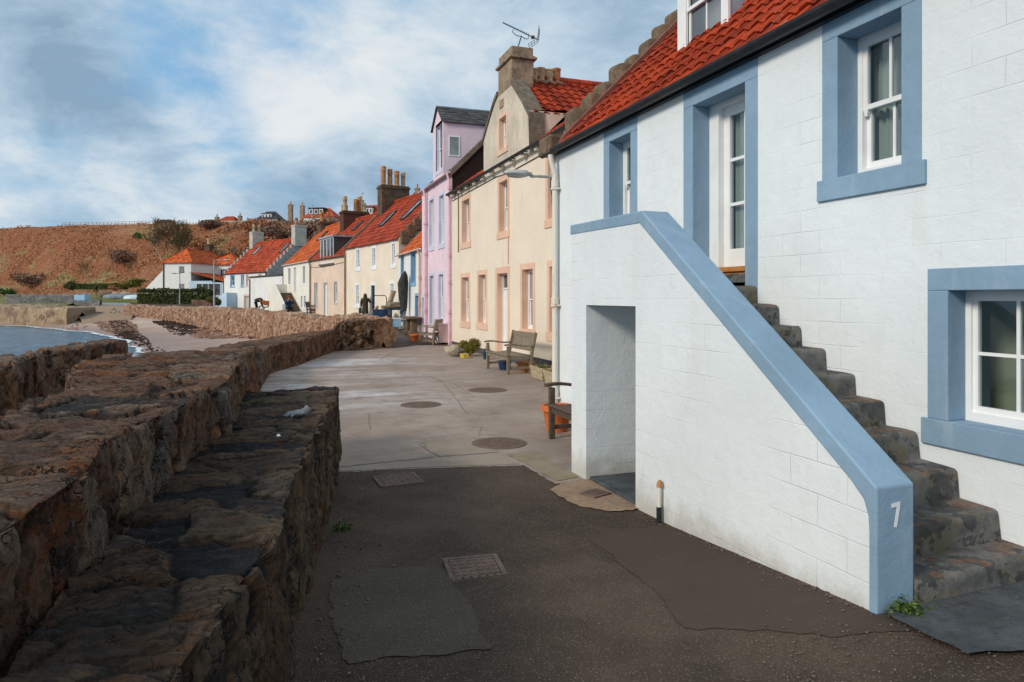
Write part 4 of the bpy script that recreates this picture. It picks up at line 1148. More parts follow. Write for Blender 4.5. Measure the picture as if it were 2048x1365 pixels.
# glazed door at the head of the stairs
def cottage_door():
    y0, y1, z0, z1 = Yb(5.23,6.07,.30,2.0); W.holes.append((y0,y1,z0-.16,z1)); d = .20
    m = MB(); lf0, lf1 = y0+.05, y1-.16
    lf = (lf0, lf1); xa = d+.07
    m.box(xa, xa+.045, lf[0], lf[0]+.09, z0, z1-.05); m.box(xa, xa+.045, lf[1]-.09, lf[1], z0, z1-.05)
    m.box(xa, xa+.045, lf[0]+.09, lf[1]-.09, z1-.15, z1-.05); m.box(xa, xa+.045, lf[0]+.09, lf[1]-.09, z0, z0+.19)
    ym = (lf[0]+lf[1])/2; m.box(xa+.008, xa+.036, ym-.012, ym+.012, z0+.19, z1-.15)
    for t in (1/3, 2/3):
        zz = lerp(z0+.19, z1-.15, t); m.box(xa+.010, xa+.034, lf[0]+.09, lf[1]-.09, zz-.016, zz+.016)
    o = m.build('door', m_wood_white, W.t)
    MB().box(xa+.02, xa+.025, lf[0]+.085, lf[1]-.085, z0+.18, z1-.14).build('pane', m_glass, o)
    k = MB(); k.box(d, d+.13, y0, y0+.05, z0, z1); k.box(d, d+.13, lf1, y1, z0, z1); k.box(d, d+.13, y0+.05, lf1, z1-.05, z1)
    k.build('door_frame', m_wood_white, o)
    k = MB(); bw = .165
    k.box(-.008, d, y0-bw, y0+.006, z0-.62, z1-.006); k.box(-.008, d, y1-.006, y1+bw, z0-.62, z1-.006); k.box(-.008, d, y0-bw, y1+bw, z1-.006, z1+bw)
    k.build('surround', m_blue, o, bevel=.006)
    k = MB(); k.box(d-.10, d+.16, y0+.006, y1-.006, z0-.05, z0); k.box(d-.07, d+.16, y0+.006, y1-.006, z0-.08, z0-.05); k.build('threshold', m_brass, o, bevel=.006)
    k = MB(); k.box(-.0, d+.2, y0+.006, y1-.006, z0-.20, z0-.08); k.build('door_step', m_step, o)
    k = MB(); n = 60; vs = []
    for i in range(n+1):
        yy = lerp(lf[0]+.06, lf[1]-.06, i/n); xx = xa+.09+.016*math.sin(i*1.3); vs += [(xx,yy,z0+.1),(xx,yy,z1-.08)]
    k.add(vs, [(2*i,2*i+2,2*i+3,2*i+1) for i in range(n)]); k.build('curtain', m_curtain, o, smooth=True)
    k = MB(); q = d+.14
    k.add([(q,y0-.2,z0-.1),(q+1.4,y0-.2,z0-.1),(q+1.4,y1+.2,z0-.1),(q,y1+.2,z0-.1),(q,y0-.2,z1+.1),(q+1.4,y0-.2,z1+.1),(q+1.4,y1+.2,z1+.1),(q,y1+.2,z1+.1)], [(0,1,2,3),(4,5,6,7),(0,1,5,4),(1,2,6,5),(2,3,7,6)])
    for w_ in ((y0-.2,y0,z0-.1,z1+.1),(y1,y1+.2,z0-.1,z1+.1),(y0,y1,z1,z1+.1),(y0,y1,z0-.1,z0)): k.add([(q,w_[0],w_[2]),(q,w_[1],w_[2]),(q,w_[1],w_[3]),(q,w_[0],w_[3])], [(0,1,2,3)])
    k.build('room', m_room, o)
    k = MB(); yy = lf[0]+.045; k.tube([(xa,yy,1.02),(xa-.04,yy,1.02)], .010, 8); k.tube([(xa-.04,yy-.01,1.02),(xa-.04,yy+.09,1.02)], .010, 8); k.build('handle', m_steel, o)
cottage_door()
RW = 2.29 + 3.3*.99
W.walls(m_white, .24, RW)
W.roof(m_tile_red, RW, over=.13, tw=.215, co=.29, amp=.034, n=7, y0=-.02, y1=12.42)
W.gutter(m_iron, -.1, 12.92, -.13, -.055, .065)
MB().box(-.055, -.002, -.1, 12.66, 2.165, 2.285).build('fascia', m_iron, W.t)
W.pipe(m_cream_pipe, 12.55, -1.80, 2.16, .042, -.075, coll=(1.72,-.05,-1.45))
def crows():
    m = MB(); y0, y1 = 12.44, 12.86
    for k in range(11):
        x = .22 + .258*k; z = 2.29 + x*.99
        h = .40 + random.uniform(-.06,.03); rr = random.uniform(-.02,.02)
        a = len(m.v); m.box(x-.02, x+.27, y0+rr, y1+rr, z-.45, z+h)
        for i in range(a, len(m.v)):
            v = m.v[i]; n_ = mn.noise_vector(Vector(v)*5)*.06; m.v[i] = (v[0]+n_.x, v[1]+n_.y, v[2]+n_.z)
    m.build('crow_steps', m_crow, W.t, bevel=.085, seg=3)
    f = MB(); f.prism([(-.1,2.24),(3.3,2.30+3.3*.99),(3.3,2.50+3.3*.99),(-.02,2.42)], 12.30, 12.47, 'y'); f.build('mortar_fillet', m_mort, W.t)
    MB().box(-.20, .12, 12.46, 12.92, 2.18, 2.46).build('skew_putt', m_crow, W.t, bevel=.04)
crows()
def w_dormer():
    x0 = .85; y0, y1 = 9.62, 10.66; zb = 2.29+x0*.99-.02; zt = 4.35
    o = MB(); o.box(x0, x0+.04, y0, y0+.13, zb, zt); o.box(x0, x0+.04, y1-.19, y1, zb, zt); o.box(x0, x0+.04, y0+.13, y1-.19, zt-.1, zt); o.box(x0, x0+.04, y0+.13, y1-.19, zb, zb+.08)
    d = o.build('dormer', m_wood_white, W.t, bevel=.004)
    xe = x0 + (zt-zb)/.99
    for y in (y0+.01, y1-.03): MB().prism([(x0+.04,zb),(xe,zt),(x0+.04,zt)], y, y+.02, 'y').build('cheek', m_lead, d)
    s = MB(); a, b = y0+.13, y1-.19; zc = 3.66; xw = x0+.02; f = .035
    for (xa, z0, z1) in ((xw, zc-.02, zt-.1), (xw+.03, zb+.08, zc+.02)):
        s.box(xa, xa+.03, a, a+f, z0, z1); s.box(xa, xa+.03, b-f, b, z0, z1); s.box(xa, xa+.03, a+f, b-f, z1-f, z1); s.box(xa, xa+.03, a+f, b-f, z0, z0+f*1.3); ym = (a+b)/2; s.box(xa+.005, xa+.025, ym-.011, ym+.011, z0+f*1.3, z1-f)
    s.build('window', m_wood_white, d)
    MB().box(xw+.05, xw+.056, a, b, zb+.09, zt-.1).build('pane', m_pane, d)
    r = MB(); r.box(x0-.12, xe+.1, y0-.08, y1+.08, zt, zt+.06); r.build('dormer_roof', m_lead, d)
    fl = MB(); fl.box(x0-.16, x0+.0, y0-.22, y1+.06, zb-.045-.10, zb-.0-.045, Matrix.Translation((x0,0,zb))@Matrix.Rotation(R(-44.7),4,'Y')@Matrix.Translation((-x0,0,-zb+.075))); fl.build('flashing', m_lead, d)
w_dormer()

# ----- outside staircase of the white cottage
ST = thing('outside_staircase', 'white staircase with blue-grey sloping coping, painted number 7 and worn stone steps', 'staircase', (2.89,2.63,-1.6), 0, None, True)
def stairs():
    ox, oy = 2.89, 2.63
    L = lambda y: y-oy
    wx = .245
    top = [(6.36,.73),(4.95,.71),(2.64,-.965)]
    # walling: outer leaf with the niche opening
    yn0, yn1, zn0, zn1 = L(5.05), L(6.0), -1.80, -.075
    path = [(L(2.66),-1.9),(L(5.0)-.0,-1.95),(yn0,-1.95),(yn0,zn1),(yn1,zn1),(yn1,-1.95),(L(6.34),-1.95),(L(6.34),.70),(L(4.955),.68),(L(2.66),-.985)]
    m = MB()
    # front leaf as quads strips to stay planar and clean
    def slab(x):
        quads = [[(L(2.66),-1.95),(yn0,-1.95),(yn0,zn1),(yn0,.68),(L(4.955),.68),(L(2.66),-.985)], [(yn0,zn1),(yn1,zn1),(yn1,.682),(yn0,.68)], [(yn1,-1.95),(L(6.34),-1.95),(L(6.34),.70),(yn1,.682),(yn1,zn1)]]
        for q in quads: m.add([(x,a,b) for a,b in q], [tuple(range(len(q)))])
    slab(0); 
    m.add([(0,yn0,-1.95),(1.26,yn0,-1.95),(1.26,yn0,zn1),(0,yn0,zn1)], [(0,1,2,3)])
    m.add([(0,yn1,-1.95),(1.26,yn1,-1.95),(1.26,yn1,zn1),(0,yn1,zn1)], [(0,1,2,3)])
    m.add([(0,yn0,zn1),(1.26,yn0,zn1),(1.26,yn1,zn1),(0,yn1,zn1)], [(0,1,2,3)])
    m.add([(wx,L(2.66),-1.95),(wx,L(2.66),-.985),(wx,L(4.955),.68),(wx,yn0-.01,.68),(wx,yn0-.01,-1.95)], [(0,1,2,3,4)])
    m.add([(wx,yn0-.01,0.),(wx,yn0-.01,.68),(wx,L(6.34),.70),(wx,L(6.34),0.)], [(0,1,2,3)])
    m.add([(0,L(6.34),-1.95),(1.26,L(6.34),-1.95),(1.26,L(6.34),.12),(wx,L(6.34),.12),(wx,L(6.34),.70),(0,L(6.34),.70)], [(0,1,2,3,4,5)])
    m.build('wall', m_white, ST)
    # blue coping: saddle over the wall top with a band down both sides and the newel front
    P = [(6.365,.735),(4.945,.715),(2.635,-.960)]
    inner = [(6.365,.635),(4.985,.612),(2.80,-.965),(2.715,-1.045),(2.685,-1.13),(2.68,-1.22)]
    c = MB(); a0, a1 = -.006, wx+.006
    outer = [(L(6.365),.735),(L(4.945),.715),(L(2.632),-.962),(L(2.632),-1.75),(L(2.68),-1.75)] + [(L(y),z) for y, z in inner[::-1]]
    n = len(outer)
    for x in (a0, a1): c.add([(x,y,z) for y,z in outer], [(0,1,n-2,n-1), (1,2,n-3,n-2), (2,n-3,n-4), (2,n-4,n-5), (2,n-5,n-6), (2,3,4,n-6)])
    for i in range(n-1):
        (ya,za),(yb,zb) = outer[i], outer[(i+1)%n]
        c.add([(a0,ya,za),(a1,ya,za),(a1,yb,zb),(a0,yb,zb)], [(0,1,2,3)])
    c.add([(a0,*outer[-1]),(a1,*outer[-1]),(a1,*outer[0]),(a0,*outer[0])], [(0,1,2,3)])
    me = c.build('coping', m_blue, ST)
    bm = bmesh.new(); bm.from_mesh(me.data); bmesh.ops.remove_doubles(bm, verts=bm.verts, dist=1e-5); bmesh.ops.recalc_face_normals(bm, faces=bm.faces); bm.to_mesh(me.data); bm.free()
    b = me.modifiers.new('bevel', 'BEVEL'); b.width = .012; b.segments = 3; b.limit_method = 'ANGLE'; b.angle_limit = R(25)
    # the number painted on the newel
    n7 = MB(); yf = L(2.632)-.0025
    for poly in ([(.092,-1.052),(.150,-1.045),(.150,-1.066),(.092,-1.073)], [(.150,-1.0665),(.128,-1.0692),(.108,-1.172),(.127,-1.175)]):
        n7.prism([(x,z) for x,z in poly], yf-.001, yf+.001, 'y')
    n7.build('house_number', m_num, ST)
    # steps
    fr = [(2.63,-1.45),(2.89,-1.28),(3.16,-1.09),(3.44,-.91),(3.71,-.735),(3.97,-.57),(4.26,-.40),(4.52,-.235),(4.79,-.06),(5.07,.11)]
    for i, (y, z) in enumerate(fr):
        zb = -1.95 if i == 0 else fr[i-1][1]-.02
        yb = fr[i+1][0]+.06 if i < len(fr)-1 else 6.34
        s = MB(); x0, x1 = wx+.008, 1.255 - (.012 if i else -.0)
        n1, n2 = 24, 8; rad = .024
        # rounded nosing profile swept along X with slight wear
        pr = [(y-.012, zb), (y, z-rad*1.6), (y+rad*.25, z-rad*.55), (y+rad*.9, z-.004), (y+.10, z), (yb, z)]
        vs = []
        for k in range(n1+1):
            x = lerp(x0, x1, k/n1); dip = -.010*math.sin(math.pi*k/n1)
            for (a, b_) in pr:
                nz = mn.noise(Vector((x*5, a*5, b_*5+i)))*.016; vs.append((x, L(a)+nz, b_ + (dip+nz*.7 if b_ > z-.06 else 0)))
        q = len(pr); s.add(vs, [(k*q+j, k*q+j+1, (k+1)*q+j+1, (k+1)*q+j) for k in range(n1) for j in range(q-1)])
        for k in (0, n1): s.add([vs[k*q+j] for j in range(q)] + [(vs[k*q][0], L(yb), zb)], [tuple(range(q+1))])
        o = s.build('step', m_step, ST); o.data.polygons.foreach_set('use_smooth', [True]*len(o.data.polygons))
        e = o.modifiers.new('edge', 'EDGE_SPLIT'); e.split_angle = R(50)
    k = MB(); k.box(.03, 1.25, yn0+.01, yn1-.01, -1.9, -1.735); k.build('niche_slab', m_slab, ST, bevel=.01)
stairs()

# ================= cream house with wallhead gable =================
C = House('cream_house', 'cream harled house with peach window surrounds and a chimneyed street gable', (6.35,9.8), 0, 14.75, 7.0, -1.80, 3.86)
def Yc(y0, y1, z0, z1): return (y0-9.8, y1-9.8, z0, z1)
PS = (m_peachtrim, .15, .2, .01)
CW = [(22.2,23.12,1.88,3.36),(18.27,19.03,1.90,3.36),(14.4,15.3,1.88,3.36),(22.28,23.2,-.85,.69),(20.35,21.15,-.83,.72),(16.3,17.1,-.85,.74),(14.3,15.2,-.85,.74)]
for a, b, c, d in CW: C.window(Yc(a, b, c, d), None, m_pane, PS, .17)
dr = C.door(Yc(18.27,19.2,-1.72,.70), m_wood_white, (m_peachtrim,.18,.2,.01), .16, transom=.42)
text_obj('house_number', '91', .21, m_black, Matrix.Translation((.187,8.99,-.46)) @ FACE_STREET, dr)
C.walls(m_cream, .22, 3.86+2.55, base=.6)
MB().box(-.012, -.002, .0, 8.4, -2.1, -1.52).build('plinth', m_plinth, C.t)
MB().box(-.012, -.002, 9.45, 14.75, -2.1, -1.62).build('plinth', m_plinth, C.t)
def cream_roof():
    m = MB(); zE = 3.86
    for (a, b, r) in ((-.02, 6.72, 0), (10.78, 14.65, 3)): pantiles(m, a, b, -.14, zE-.05, 3.5, zE+2.6, .25, .33, .035, 5, rseed=r)
    pantiles(m, 6.72, 10.78, 1.5, zE+1.11, 3.5, zE+2.6, .25, .33, .035, 5)
    m.add([(3.5,0,zE+2.6),(3.5,14.7,zE+2.6),(7.1,14.7,zE),(7.1,0,zE)], [(0,1,2,3)], .5)
    o = m.build('roof', m_tile_mid, C.t)
    # gablet roof, its ridge running back into the main roof
    g = MB(); yc = 8.72; zr = 6.36; hw = 1.98; ze = 4.80
    for sg in (-1, 1):
        t = MB(); pantiles(t, .12, 3.2, -hw, ze, 0, zr, .27, .31, .05, 7, rseed=sg)
        g.add([(v[1], yc + (v[0] if sg < 0 else -v[0]), v[2]) for v in t.v], t.f)
        g.r[-len(t.r):] = t.r
    go = g.build('gablet_roof', m_tile_red, C.t)
    r = MB()
    for i in range(7): r.tube([(.65+i*.42, yc, zr+.01), (1.05+i*.42, yc, zr+.02)], [.125,.12], 8)
    r.build('ridge', m_tile_dk, go)
    # gablet front and cheeks
    w_ = MB(); Yq = lambda y: y-9.8
    prof = [(20.58,3.80),(20.57,4.96),(20.13,5.27),(19.44,5.80),(19.10,5.95),(17.93,5.95),(17.1,5.21),(16.60,4.72),(16.54,3.80)]
    win = (18.38-9.8, 19.02-9.8, 4.28, 5.22)
    P = [(Yq(a), b) for a, b in prof]
    # front with the window hole: pieces around the opening
    a0, a1, c0, c1 = win
    def face(pts): w_.add([(-.004, y, z) for y, z in pts], [tuple(range(len(pts)))])
    face([P[8],(a0,P[8][1]),(a0,P[5][1]),P[5],P[6],P[7]] if a0 > P[5][0] else [P[8],(a0,3.80),(a0,c1),(a0,5.95),P[5],P[6],P[7]])
    face([(a1,3.80),P[0],P[1],P[2],P[3],P[4],(a1,5.95)])
    face([(a0,3.80),(a1,3.80),(a1,c0),(a0,c0)]); face([(a0,c1),(a1,c1),(a1,5.95),(a0,5.95)])
    for yy in (P[8][0], P[0][0]): 
        w_.add([(-.004,yy,3.8),(1.15,yy,4.95),(1.15,yy,4.86),(-.004,yy,4.86)], [(0,1,2,3)])
    for (p, q) in (((a0,c0),(a0,c1)),((a1,c0),(a1,c1)),((a0,c0),(a1,c0)),((a0,c1),(a1,c1))): w_.add([(-.004,*p),(.2,*p),(.2,*q),(-.004,*q)], [(0,1,2,3)])
    w_.build('gablet', m_gablet, C.t)
    for pts in ([(16.46,3.92),(16.52,4.72),(17.05,5.24),(17.92,5.98)],[(20.62,4.9),(20.15,5.30),(19.45,5.84),(19.12,5.98)]):
        sk = MB()
        for (a, b), (c, d) in zip(pts, pts[1:]):
            sk.add([(-.05,Yq(a),b-.03),(.40,Yq(a),b-.03),(.40,Yq(c),d-.03),(-.05,Yq(c),d-.03),(-.05,Yq(a)-.0,b+.09),(.40,Yq(a),b+.09),(.40,Yq(c),d+.09),(-.05,Yq(c),d+.09)], [(3,2,1,0),(4,5,6,7),(0,1,5,4),(1,2,6,5),(2,3,7,6),(3,0,4,7)])
        sk.build('skew', m_skew, C.t)
    MB().prism([(Yq(18.62),5.50),(Yq(18.95),5.50),(Yq(18.95),5.74),(Yq(18.62),5.74)], -.03, 0, 'x').build('date_stone', m_chimney, C.t, bevel=.01)
cream_roof()
C.window(Yc(18.38,19.02,4.28,5.22), None, m_pane, (m_peachtrim,.13,.14,.014), .14, hole=False)
def cream_chimney():
    yc = 18.52-9.8; m = MB()
    m.box(-.01, .66, yc-.585, yc+.585, 5.9, 6.68); m.box(-.08, .74, yc-.66, yc+.66, 6.68, 6.76); m.box(-.04, .70, yc-.61, yc+.61, 6.76, 6.80); m.box(.0, .65, yc-.57, yc+.57, 6.80, 7.03)
    m.build('chimney', m_chimney, C.t, bevel=.02)
    m = MB(); m.box(.85, 1.75, yc-.2, yc+.2, 5.6, 6.30); ch = m.build('chimney', m_chimney, C.t, bevel=.02)
    for x, h, mt, r in ((.90,.34,m_buff_pot,.13),(1.10,.38,m_buff_pot,.14),(1.36,.36,m_buff_pot,.14),(1.60,.42,m_terra_pot,.125)):
        k = MB(); k.lathe([(r,6.28),(r,6.3+h*.86),(r*1.1,6.3+h*.9),(r*1.1,6.3+h),(r*.8,6.3+h)], (x, yc, 0), 14); k.build('chimney_pot', mt, ch, smooth=True)
cream_chimney()
C.gutter(m_iron, -.1, 14.85, -.17, -.05, .065)
def corbels():
    y = .5
    while y < 14.6: MB().box(-.13, -.002, y-.09, y+.09, 3.66, 3.76).build('eaves_stone', m_gablet, C.t); y += .92
corbels()
MB().tube([(-.02,14.7,3.55),(-.02,9.5,3.58),(-.02,8.4,3.5),(-.02,3,3.57),(-.02,.2,3.52)], .011, 6).build('cable', m_iron, C.t)
C.pipe(m_brownpipe, 13.75, 1.6, 3.8, .018, -.03, swan=False); C.pipe(m_peachtrim, 8.38, .95, 3.6, .016, -.02, swan=False)

# ================= pink house =================
K = House('pink_house', 'tall pink house with lilac window trim and a slate-roofed dormer', (6.35,24.56), 0, 5.3, 7.0, -1.80, 4.66)
PT = (m_pinktrim, .13, .17, .01)
for b in ((859,867,400,494),(878.5,887.7,391,489),(877.5,886.6,549,641)): K.window(K.op(*b), None, m_pane, PT, .10)
K.door(K.op(859.5,867,552,650), m_navy, PT, .12)
K.door((4.75,5.25,-1.7,-.02), m_greydoor, PT, .1, handle=False)
K.walls(m_pink, .2, 4.66+3.4, gable_mat=m_rubble)
K.roof(m_slate, 4.66+3.4, tw=.3, co=.25, amp=.004, n=2, y0=.32)
MB().prism([(-.06,4.45),(3.5,8.05),(3.5,8.30),(-.06,4.72)], -.06, .30, 'y').build('skew', m_skew, K.t, bevel=.02)
K.gutter(m_pinkpipe, -.05, 5.35, -.12, -.02, .06)
K.pipe(m_pinkpipe, .10, -1.8, 4.6, .05, -.08, coll=(4.1,1.6,-.5,.6)); K.pipe(m_pinkpipe, 4.15, -1.8, 4.6, .062, -.10, coll=(3.2,1.9,.2,-.5))
def p_dormer():
    y0, y1 = 25.87-24.56, 27.62-24.56; ym = (y0+y1)/2; z0, ze, za = 4.60, 6.88, 7.58
    w_ = (y0+.28, y1-.62, 5.06, 6.82); m = MB()
    
    F_ = lambda p: m.add([(-.01,y,z) for y,z in p], [tuple(range(len(p)))])
    a, b, c, d = w_
    F_([(y0,z0),(a,z0),(a,d),(a,ze),(y0,ze)]); F_([(b,z0),(y1,z0),(y1,ze),(b,ze),(b,d)]); F_([(a,z0),(b,z0),(b,c),(a,c)]); F_([(a,d),(b,d),(b,ze),(a,ze)]); F_([(y0,ze),(y1,ze),(ym,za)])
    for (p, q) in (((a,c),(a,d)),((b,c),(b,d)),((a,c),(b,c)),((a,d),(b,d))): m.add([(-.01,*p),(.15,*p),(.15,*q),(-.01,*q)], [(0,1,2,3)])
    for y in (y0, y1): m.add([(-.01,y,z0),(2.25,y,6.9),(2.25,y,ze),(-.01,y,ze)], [(0,1,2,3)])
    d_ = m.build('dormer', m_pink, K.t)
    r = MB()
    for sg, ye in ((-1, y0-.10), (1, y1+.10)):
        t = MB(); hw = abs(ye-ym); pantiles(t, -.10, 2.75, -hw, ze-.08, 0, za+.04, .26, .20, .003, 2, .014, rseed=sg+9)
        r.add([(v[1], ym + (v[0] if sg < 0 else -v[0]), v[2]) for v in t.v], t.f); r.r[-len(t.r):] = t.r
    r.build('dormer_roof', m_slate, d_)
    MB().bar((-.1,ym,za+.05),(2.7,ym,za+.05),.12,.05).build('ridge', m_lead, d_)
    g = MB(); x0, x1 = .20, .66; f = .05
    g.box(x0,x0+f,y0-.02,y0+.03,5.50,6.30); g.box(x1-f,x1,y0-.02,y0+.03,5.50,6.30); g.box(x0+f,x1-f,y0-.02,y0+.03,6.25,6.30); g.box(x0+f,x1-f,y0-.02,y0+.03,5.50,5.55)
    o = g.build('side_window', m_wood_white, d_)
    MB().box(x0+f,x1-f,y0-.008,y0-.003,5.55,6.25).build('pane', m_pane, d_)
    return w_
K.window(p_dormer(), None, m_pane, PT, .09, hole=False)

# ================= small white house with blue trim =================
B = House('blue_trimmed_house', 'small white house with bright blue window surrounds, squeezed between pink and ivory houses', (6.39,29.9), .7, 5.7, 6.2, -1.55, 2.2)
BT = (m_lblue, .12, .16, .012)
for b in ((802.5,807.5,514,566),(822.5,831,508,566)): B.window(B.op(*b), m_lblue, m_pane_dk, BT, .12)
B.window(B.op(801.5,807,592,622), m_lblue, m_pane_dk, BT, .12)
B.door(B.op(831,838.5,592,643), m_pane_dk, BT, .12, frame=m_lblue, handle=False)
B.walls(m_white2, .2, 2.2+3.1); B.roof(m_tile_org, 2.2+3.1, tw=.27, co=.40, amp=.03)
B.gutter(m_wood_white, x=-.13); B.pipe(m_orangepipe, .22, -1.6, 2.15, .05, -.09, coll=(.9,-.3))

# ================= ivory house with dark door =================
I = House('ivory_house', 'ivory house with white window margins, dark green door and big stone chimney', (6.41,36.0), 12.1, 8.9, 6.2, -1.38, 3.15)
IT = (m_whitetrim, .14, .18, .012)
for b in ((713,719.5,500,537),(744.5,751,497,534),(784,790,488,530),(712,718,571,611),(781,788,568,611)): I.window(I.op(*b), None, m_pane, IT, .06, nv=1, nh=1)
I.door(I.op(742,750,571,638), m_dark_door, IT, .07, frame=m_dark_door)
RI = 3.15+3.1*.98
I.walls(m_ivory, .2, RI); I.roof(m_tile_dk, RI, tw=.25, co=.34, amp=.03, n=4, y0=.0)
I.skylight(2.0, 2.75, .38, .78, RI); I.skylight(5.2, 5.9, .34, .66, RI)
I.chimney(3.1, 8.5, 1.9, .85, 4.6, 7.3, m_chimney_br, [(-.7,0,1.25,.2,m_terra_pot),(-.22,.05,1.12,.19,m_terra_pot),(.22,-.05,1.02,.19,m_terra_pot),(.68,0,.98,.17,m_buff_pot)], .06)
def i_skew():
    m = MB()
    for k in range(9):
        x = .15+k*.36; z = 3.15+x*.98; m.box(x-.06, x+.36, -.22, .10, z-.45, z+.22)
    m.build('crow_steps', m_crow, I.t, bevel=.03)
    s = MB(); s.prism([(-.15,3.02),(3.1,RI+.02),(3.1,RI+.2),(-.15,3.2)], 8.72, 8.94, 'y'); s.build('skew', m_skew, I.t)
i_skew()
I.pipe(m_brownpipe, 8.75, -1.4, 3.0, .05, -.08)

# ================= peach house with box dormer =================
E_ = House('peach_house', 'faded peach house with a grey box dormer in the red roof', (4.52,44.74), 13.1, 7.6, 6.4, -1.34, 2.72)
ET = (m_greydoor, .08, .12, .008)
for b in ((629,634.5,567,613),(668.5,674,565,606)): E_.window(E_.op(*b), None, m_pane, ET, .08)
E_.door(E_.op(648,654.5,567,633), m_wood_white, ET, .08)
RE = 2.72+3.2*.95
E_.walls(m_peachw, .2, RE); E_.roof(m_tile_dk, RE, tw=.25, co=.34, amp=.03, n=4)
E_.skylight(3.9, 4.5, .62, .86, RE); E_.skylight(.7, 1.2, .60, .88, RE)
def e_dormer():
    y0, z0 = E_.at(667.5, 528); y1, z1 = E_.at(641, 490); z0 = 2.30; z1 = 4.05
    m = MB(); m.box(-.02, .06, y0, y0+.07, z0, z1); m.box(-.02, .06, y1-.07, y1, z0, z1); m.box(-.02, .06, y0+.07, y1-.07, z1-.08, z1); m.box(-.02, .06, y0+.07, y1-.07, z0, z0+.1)
    for k in range(1, 4): yy = lerp(y0, y1, k/4); m.box(-.015, .05, yy-.045, yy+.045, z0+.1, z1-.08)
    d = m.build('dormer', m_wood_white, E_.t)
    MB().box(.02, .03, y0+.07, y1-.07, z0+.1, z1-.08).build('pane', m_pane_dk, d)
    xe = (z1-2.72)/.95
    for y in (y0-.02, y1+.0): MB().prism([(-.01,2.70),(xe,z1),(-.01,z1)], y, y+.02, 'y').build('cheek', m_slate, d)
    MB().box(-.12, xe+.1, y0-.12, y1+.12, z1, z1+.12).build('dormer_roof', m_lead, d)
    MB().box(-.12, .02, y0-.08, y1+.08, z0-.12, z0).build('sill', m_skew, d)
e_dormer()
E_.chimney(3.2, 7.2, 2.0, .85, 4.6, 6.45, m_brick, [(-.75,0,1.1,.2,m_buff_pot),(.1,0,.95,.19,m_terra_pot),(.40,.1,1.15,.16,m_terra_pot),(.75,0,.7,.18,m_buff_pot)], .07)
MB().tube([(-.02,7.5,2.2),(-.02,4.6,2.1),(-.02,.2,2.25)], .014, 6).build('cable', m_iron, E_.t)
E_.pipe(m_brownpipe, 7.45, -1.4, 2.6, .05, -.08); E_.gutter(m_brownpipe, x=-.14)
MB().prism([(-.15,2.6),(3.2,RE+.02),(3.2,RE+.18),(-.15,2.78)], 7.42, 7.62, 'y').build('skew', m_skew, E_.t)

# ================= pale cream house with outside stairs =================
A = House('pale_cream_house', 'pale cream house with its own outside stone stairs and bright orange roof', (2.8,52.13), 10.9, 9.1, 6.8, -1.28, 2.72)
AT = (m_whitetrim, .06, .12, .006)
for b in ((576.5,581,537,570),(605.5,610,533,568),(602,605,592,616),(607.8,611.2,592,616)): A.window(A.op(*b), m_greydoor, m_pane_dk, AT, .1)
A.door(A.op(587.5,592.3,535,586), m_greydoor, AT, .1)
RA = 2.72+3.4*.95
A.walls(m_pale, .2, RA); A.roof(m_tile_org, RA, tw=.27, co=.36, amp=.03, n=4)
A.skylight(5.0, 5.6, .55, .80, RA); A.gutter(m_wood_white, x=-.14)
A.chimney(3.4, 8.6, 1.0, .8, 4.8, 6.55, m_chimney_br, [(-.28,0,.85,.19,m_terra_pot),(.28,0,.85,.19,m_terra_pot)], .1)
MB().prism([(-.15,2.6),(3.4,RA+.02),(3.4,RA+.18),(-.15,2.78)], -.1, .14, 'y').build('skew', m_skew, A.t)
def stair_block(H, name, label, y_top, y_land, y_foot, wd, ztop, zg, wmat, smat, inner=None, cat='staircase'):
    """side stair against a front: landing between y_top..y_land, flight down to y_foot"""
    o = H.world(0, 0, zg)
    t = thing(name, label, cat, (o.x, o.y, zg), H.h, None, True)
    sg = 1 if y_foot > y_land else -1; par = .75
    m = MB(); wt = .22
    poly = [(y_top,zg-.4),(y_foot,zg-.4),(y_foot,zg+.75),(y_land,ztop+par),(y_top,ztop+par)]
    m.prism(poly, -wd, -wd+wt, 'x')
    m.box(-wd+wt, 0, min(y_top, y_top+sg*.2), max(y_top, y_top+sg*.2), zg-.4, ztop+par*.95)
    m.build('parapet', wmat, t)
    s = MB(); n = 11
    s.box(-wd+wt, -.005, min(y_top+sg*.2, y_land), max(y_top+sg*.2, y_land), zg-.3, ztop)
    s.build('landing', smat, t)
    for k in range(n):
        ya, yb = lerp(y_land, y_foot, k/n), lerp(y_land, y_foot, (k+1)/n); z = lerp(ztop, zg, (k+1)/(n+1))
        MB().box(-wd+wt, -.005, min(ya,yb), max(ya,yb), zg-.3, z).build('step', smat, t)
    return t
stair_block(A, 'outside_staircase', 'cream parapet staircase with dark worn steps up the pale cream house', 7.9, 6.0, 2.4, 1.5, .35, -1.28, m_pale, m_skew)
def annex():
    X = House('white_annex', 'low flat-roofed white annex between pale cream house and crow-stepped house', (1.0,61.25), 18, 9.2, 4.5, -1.2, 1.85)
    for b in ((536.5,540,581,608),(543.5,547,574,600)): X.window(X.op(*b), m_wood_white, m_pane_dk, (m_whitetrim,.06,.12,.006), .08)
    X.walls(m_white2, .2); m = MB(); m.box(-.1, 4.6, -.1, 9.3, 1.86, 1.98); m.build('roof', m_slate, X.t)
    X.pipe(m_iron, 8.9, -1.2, 1.8, .05, -.08)
annex()

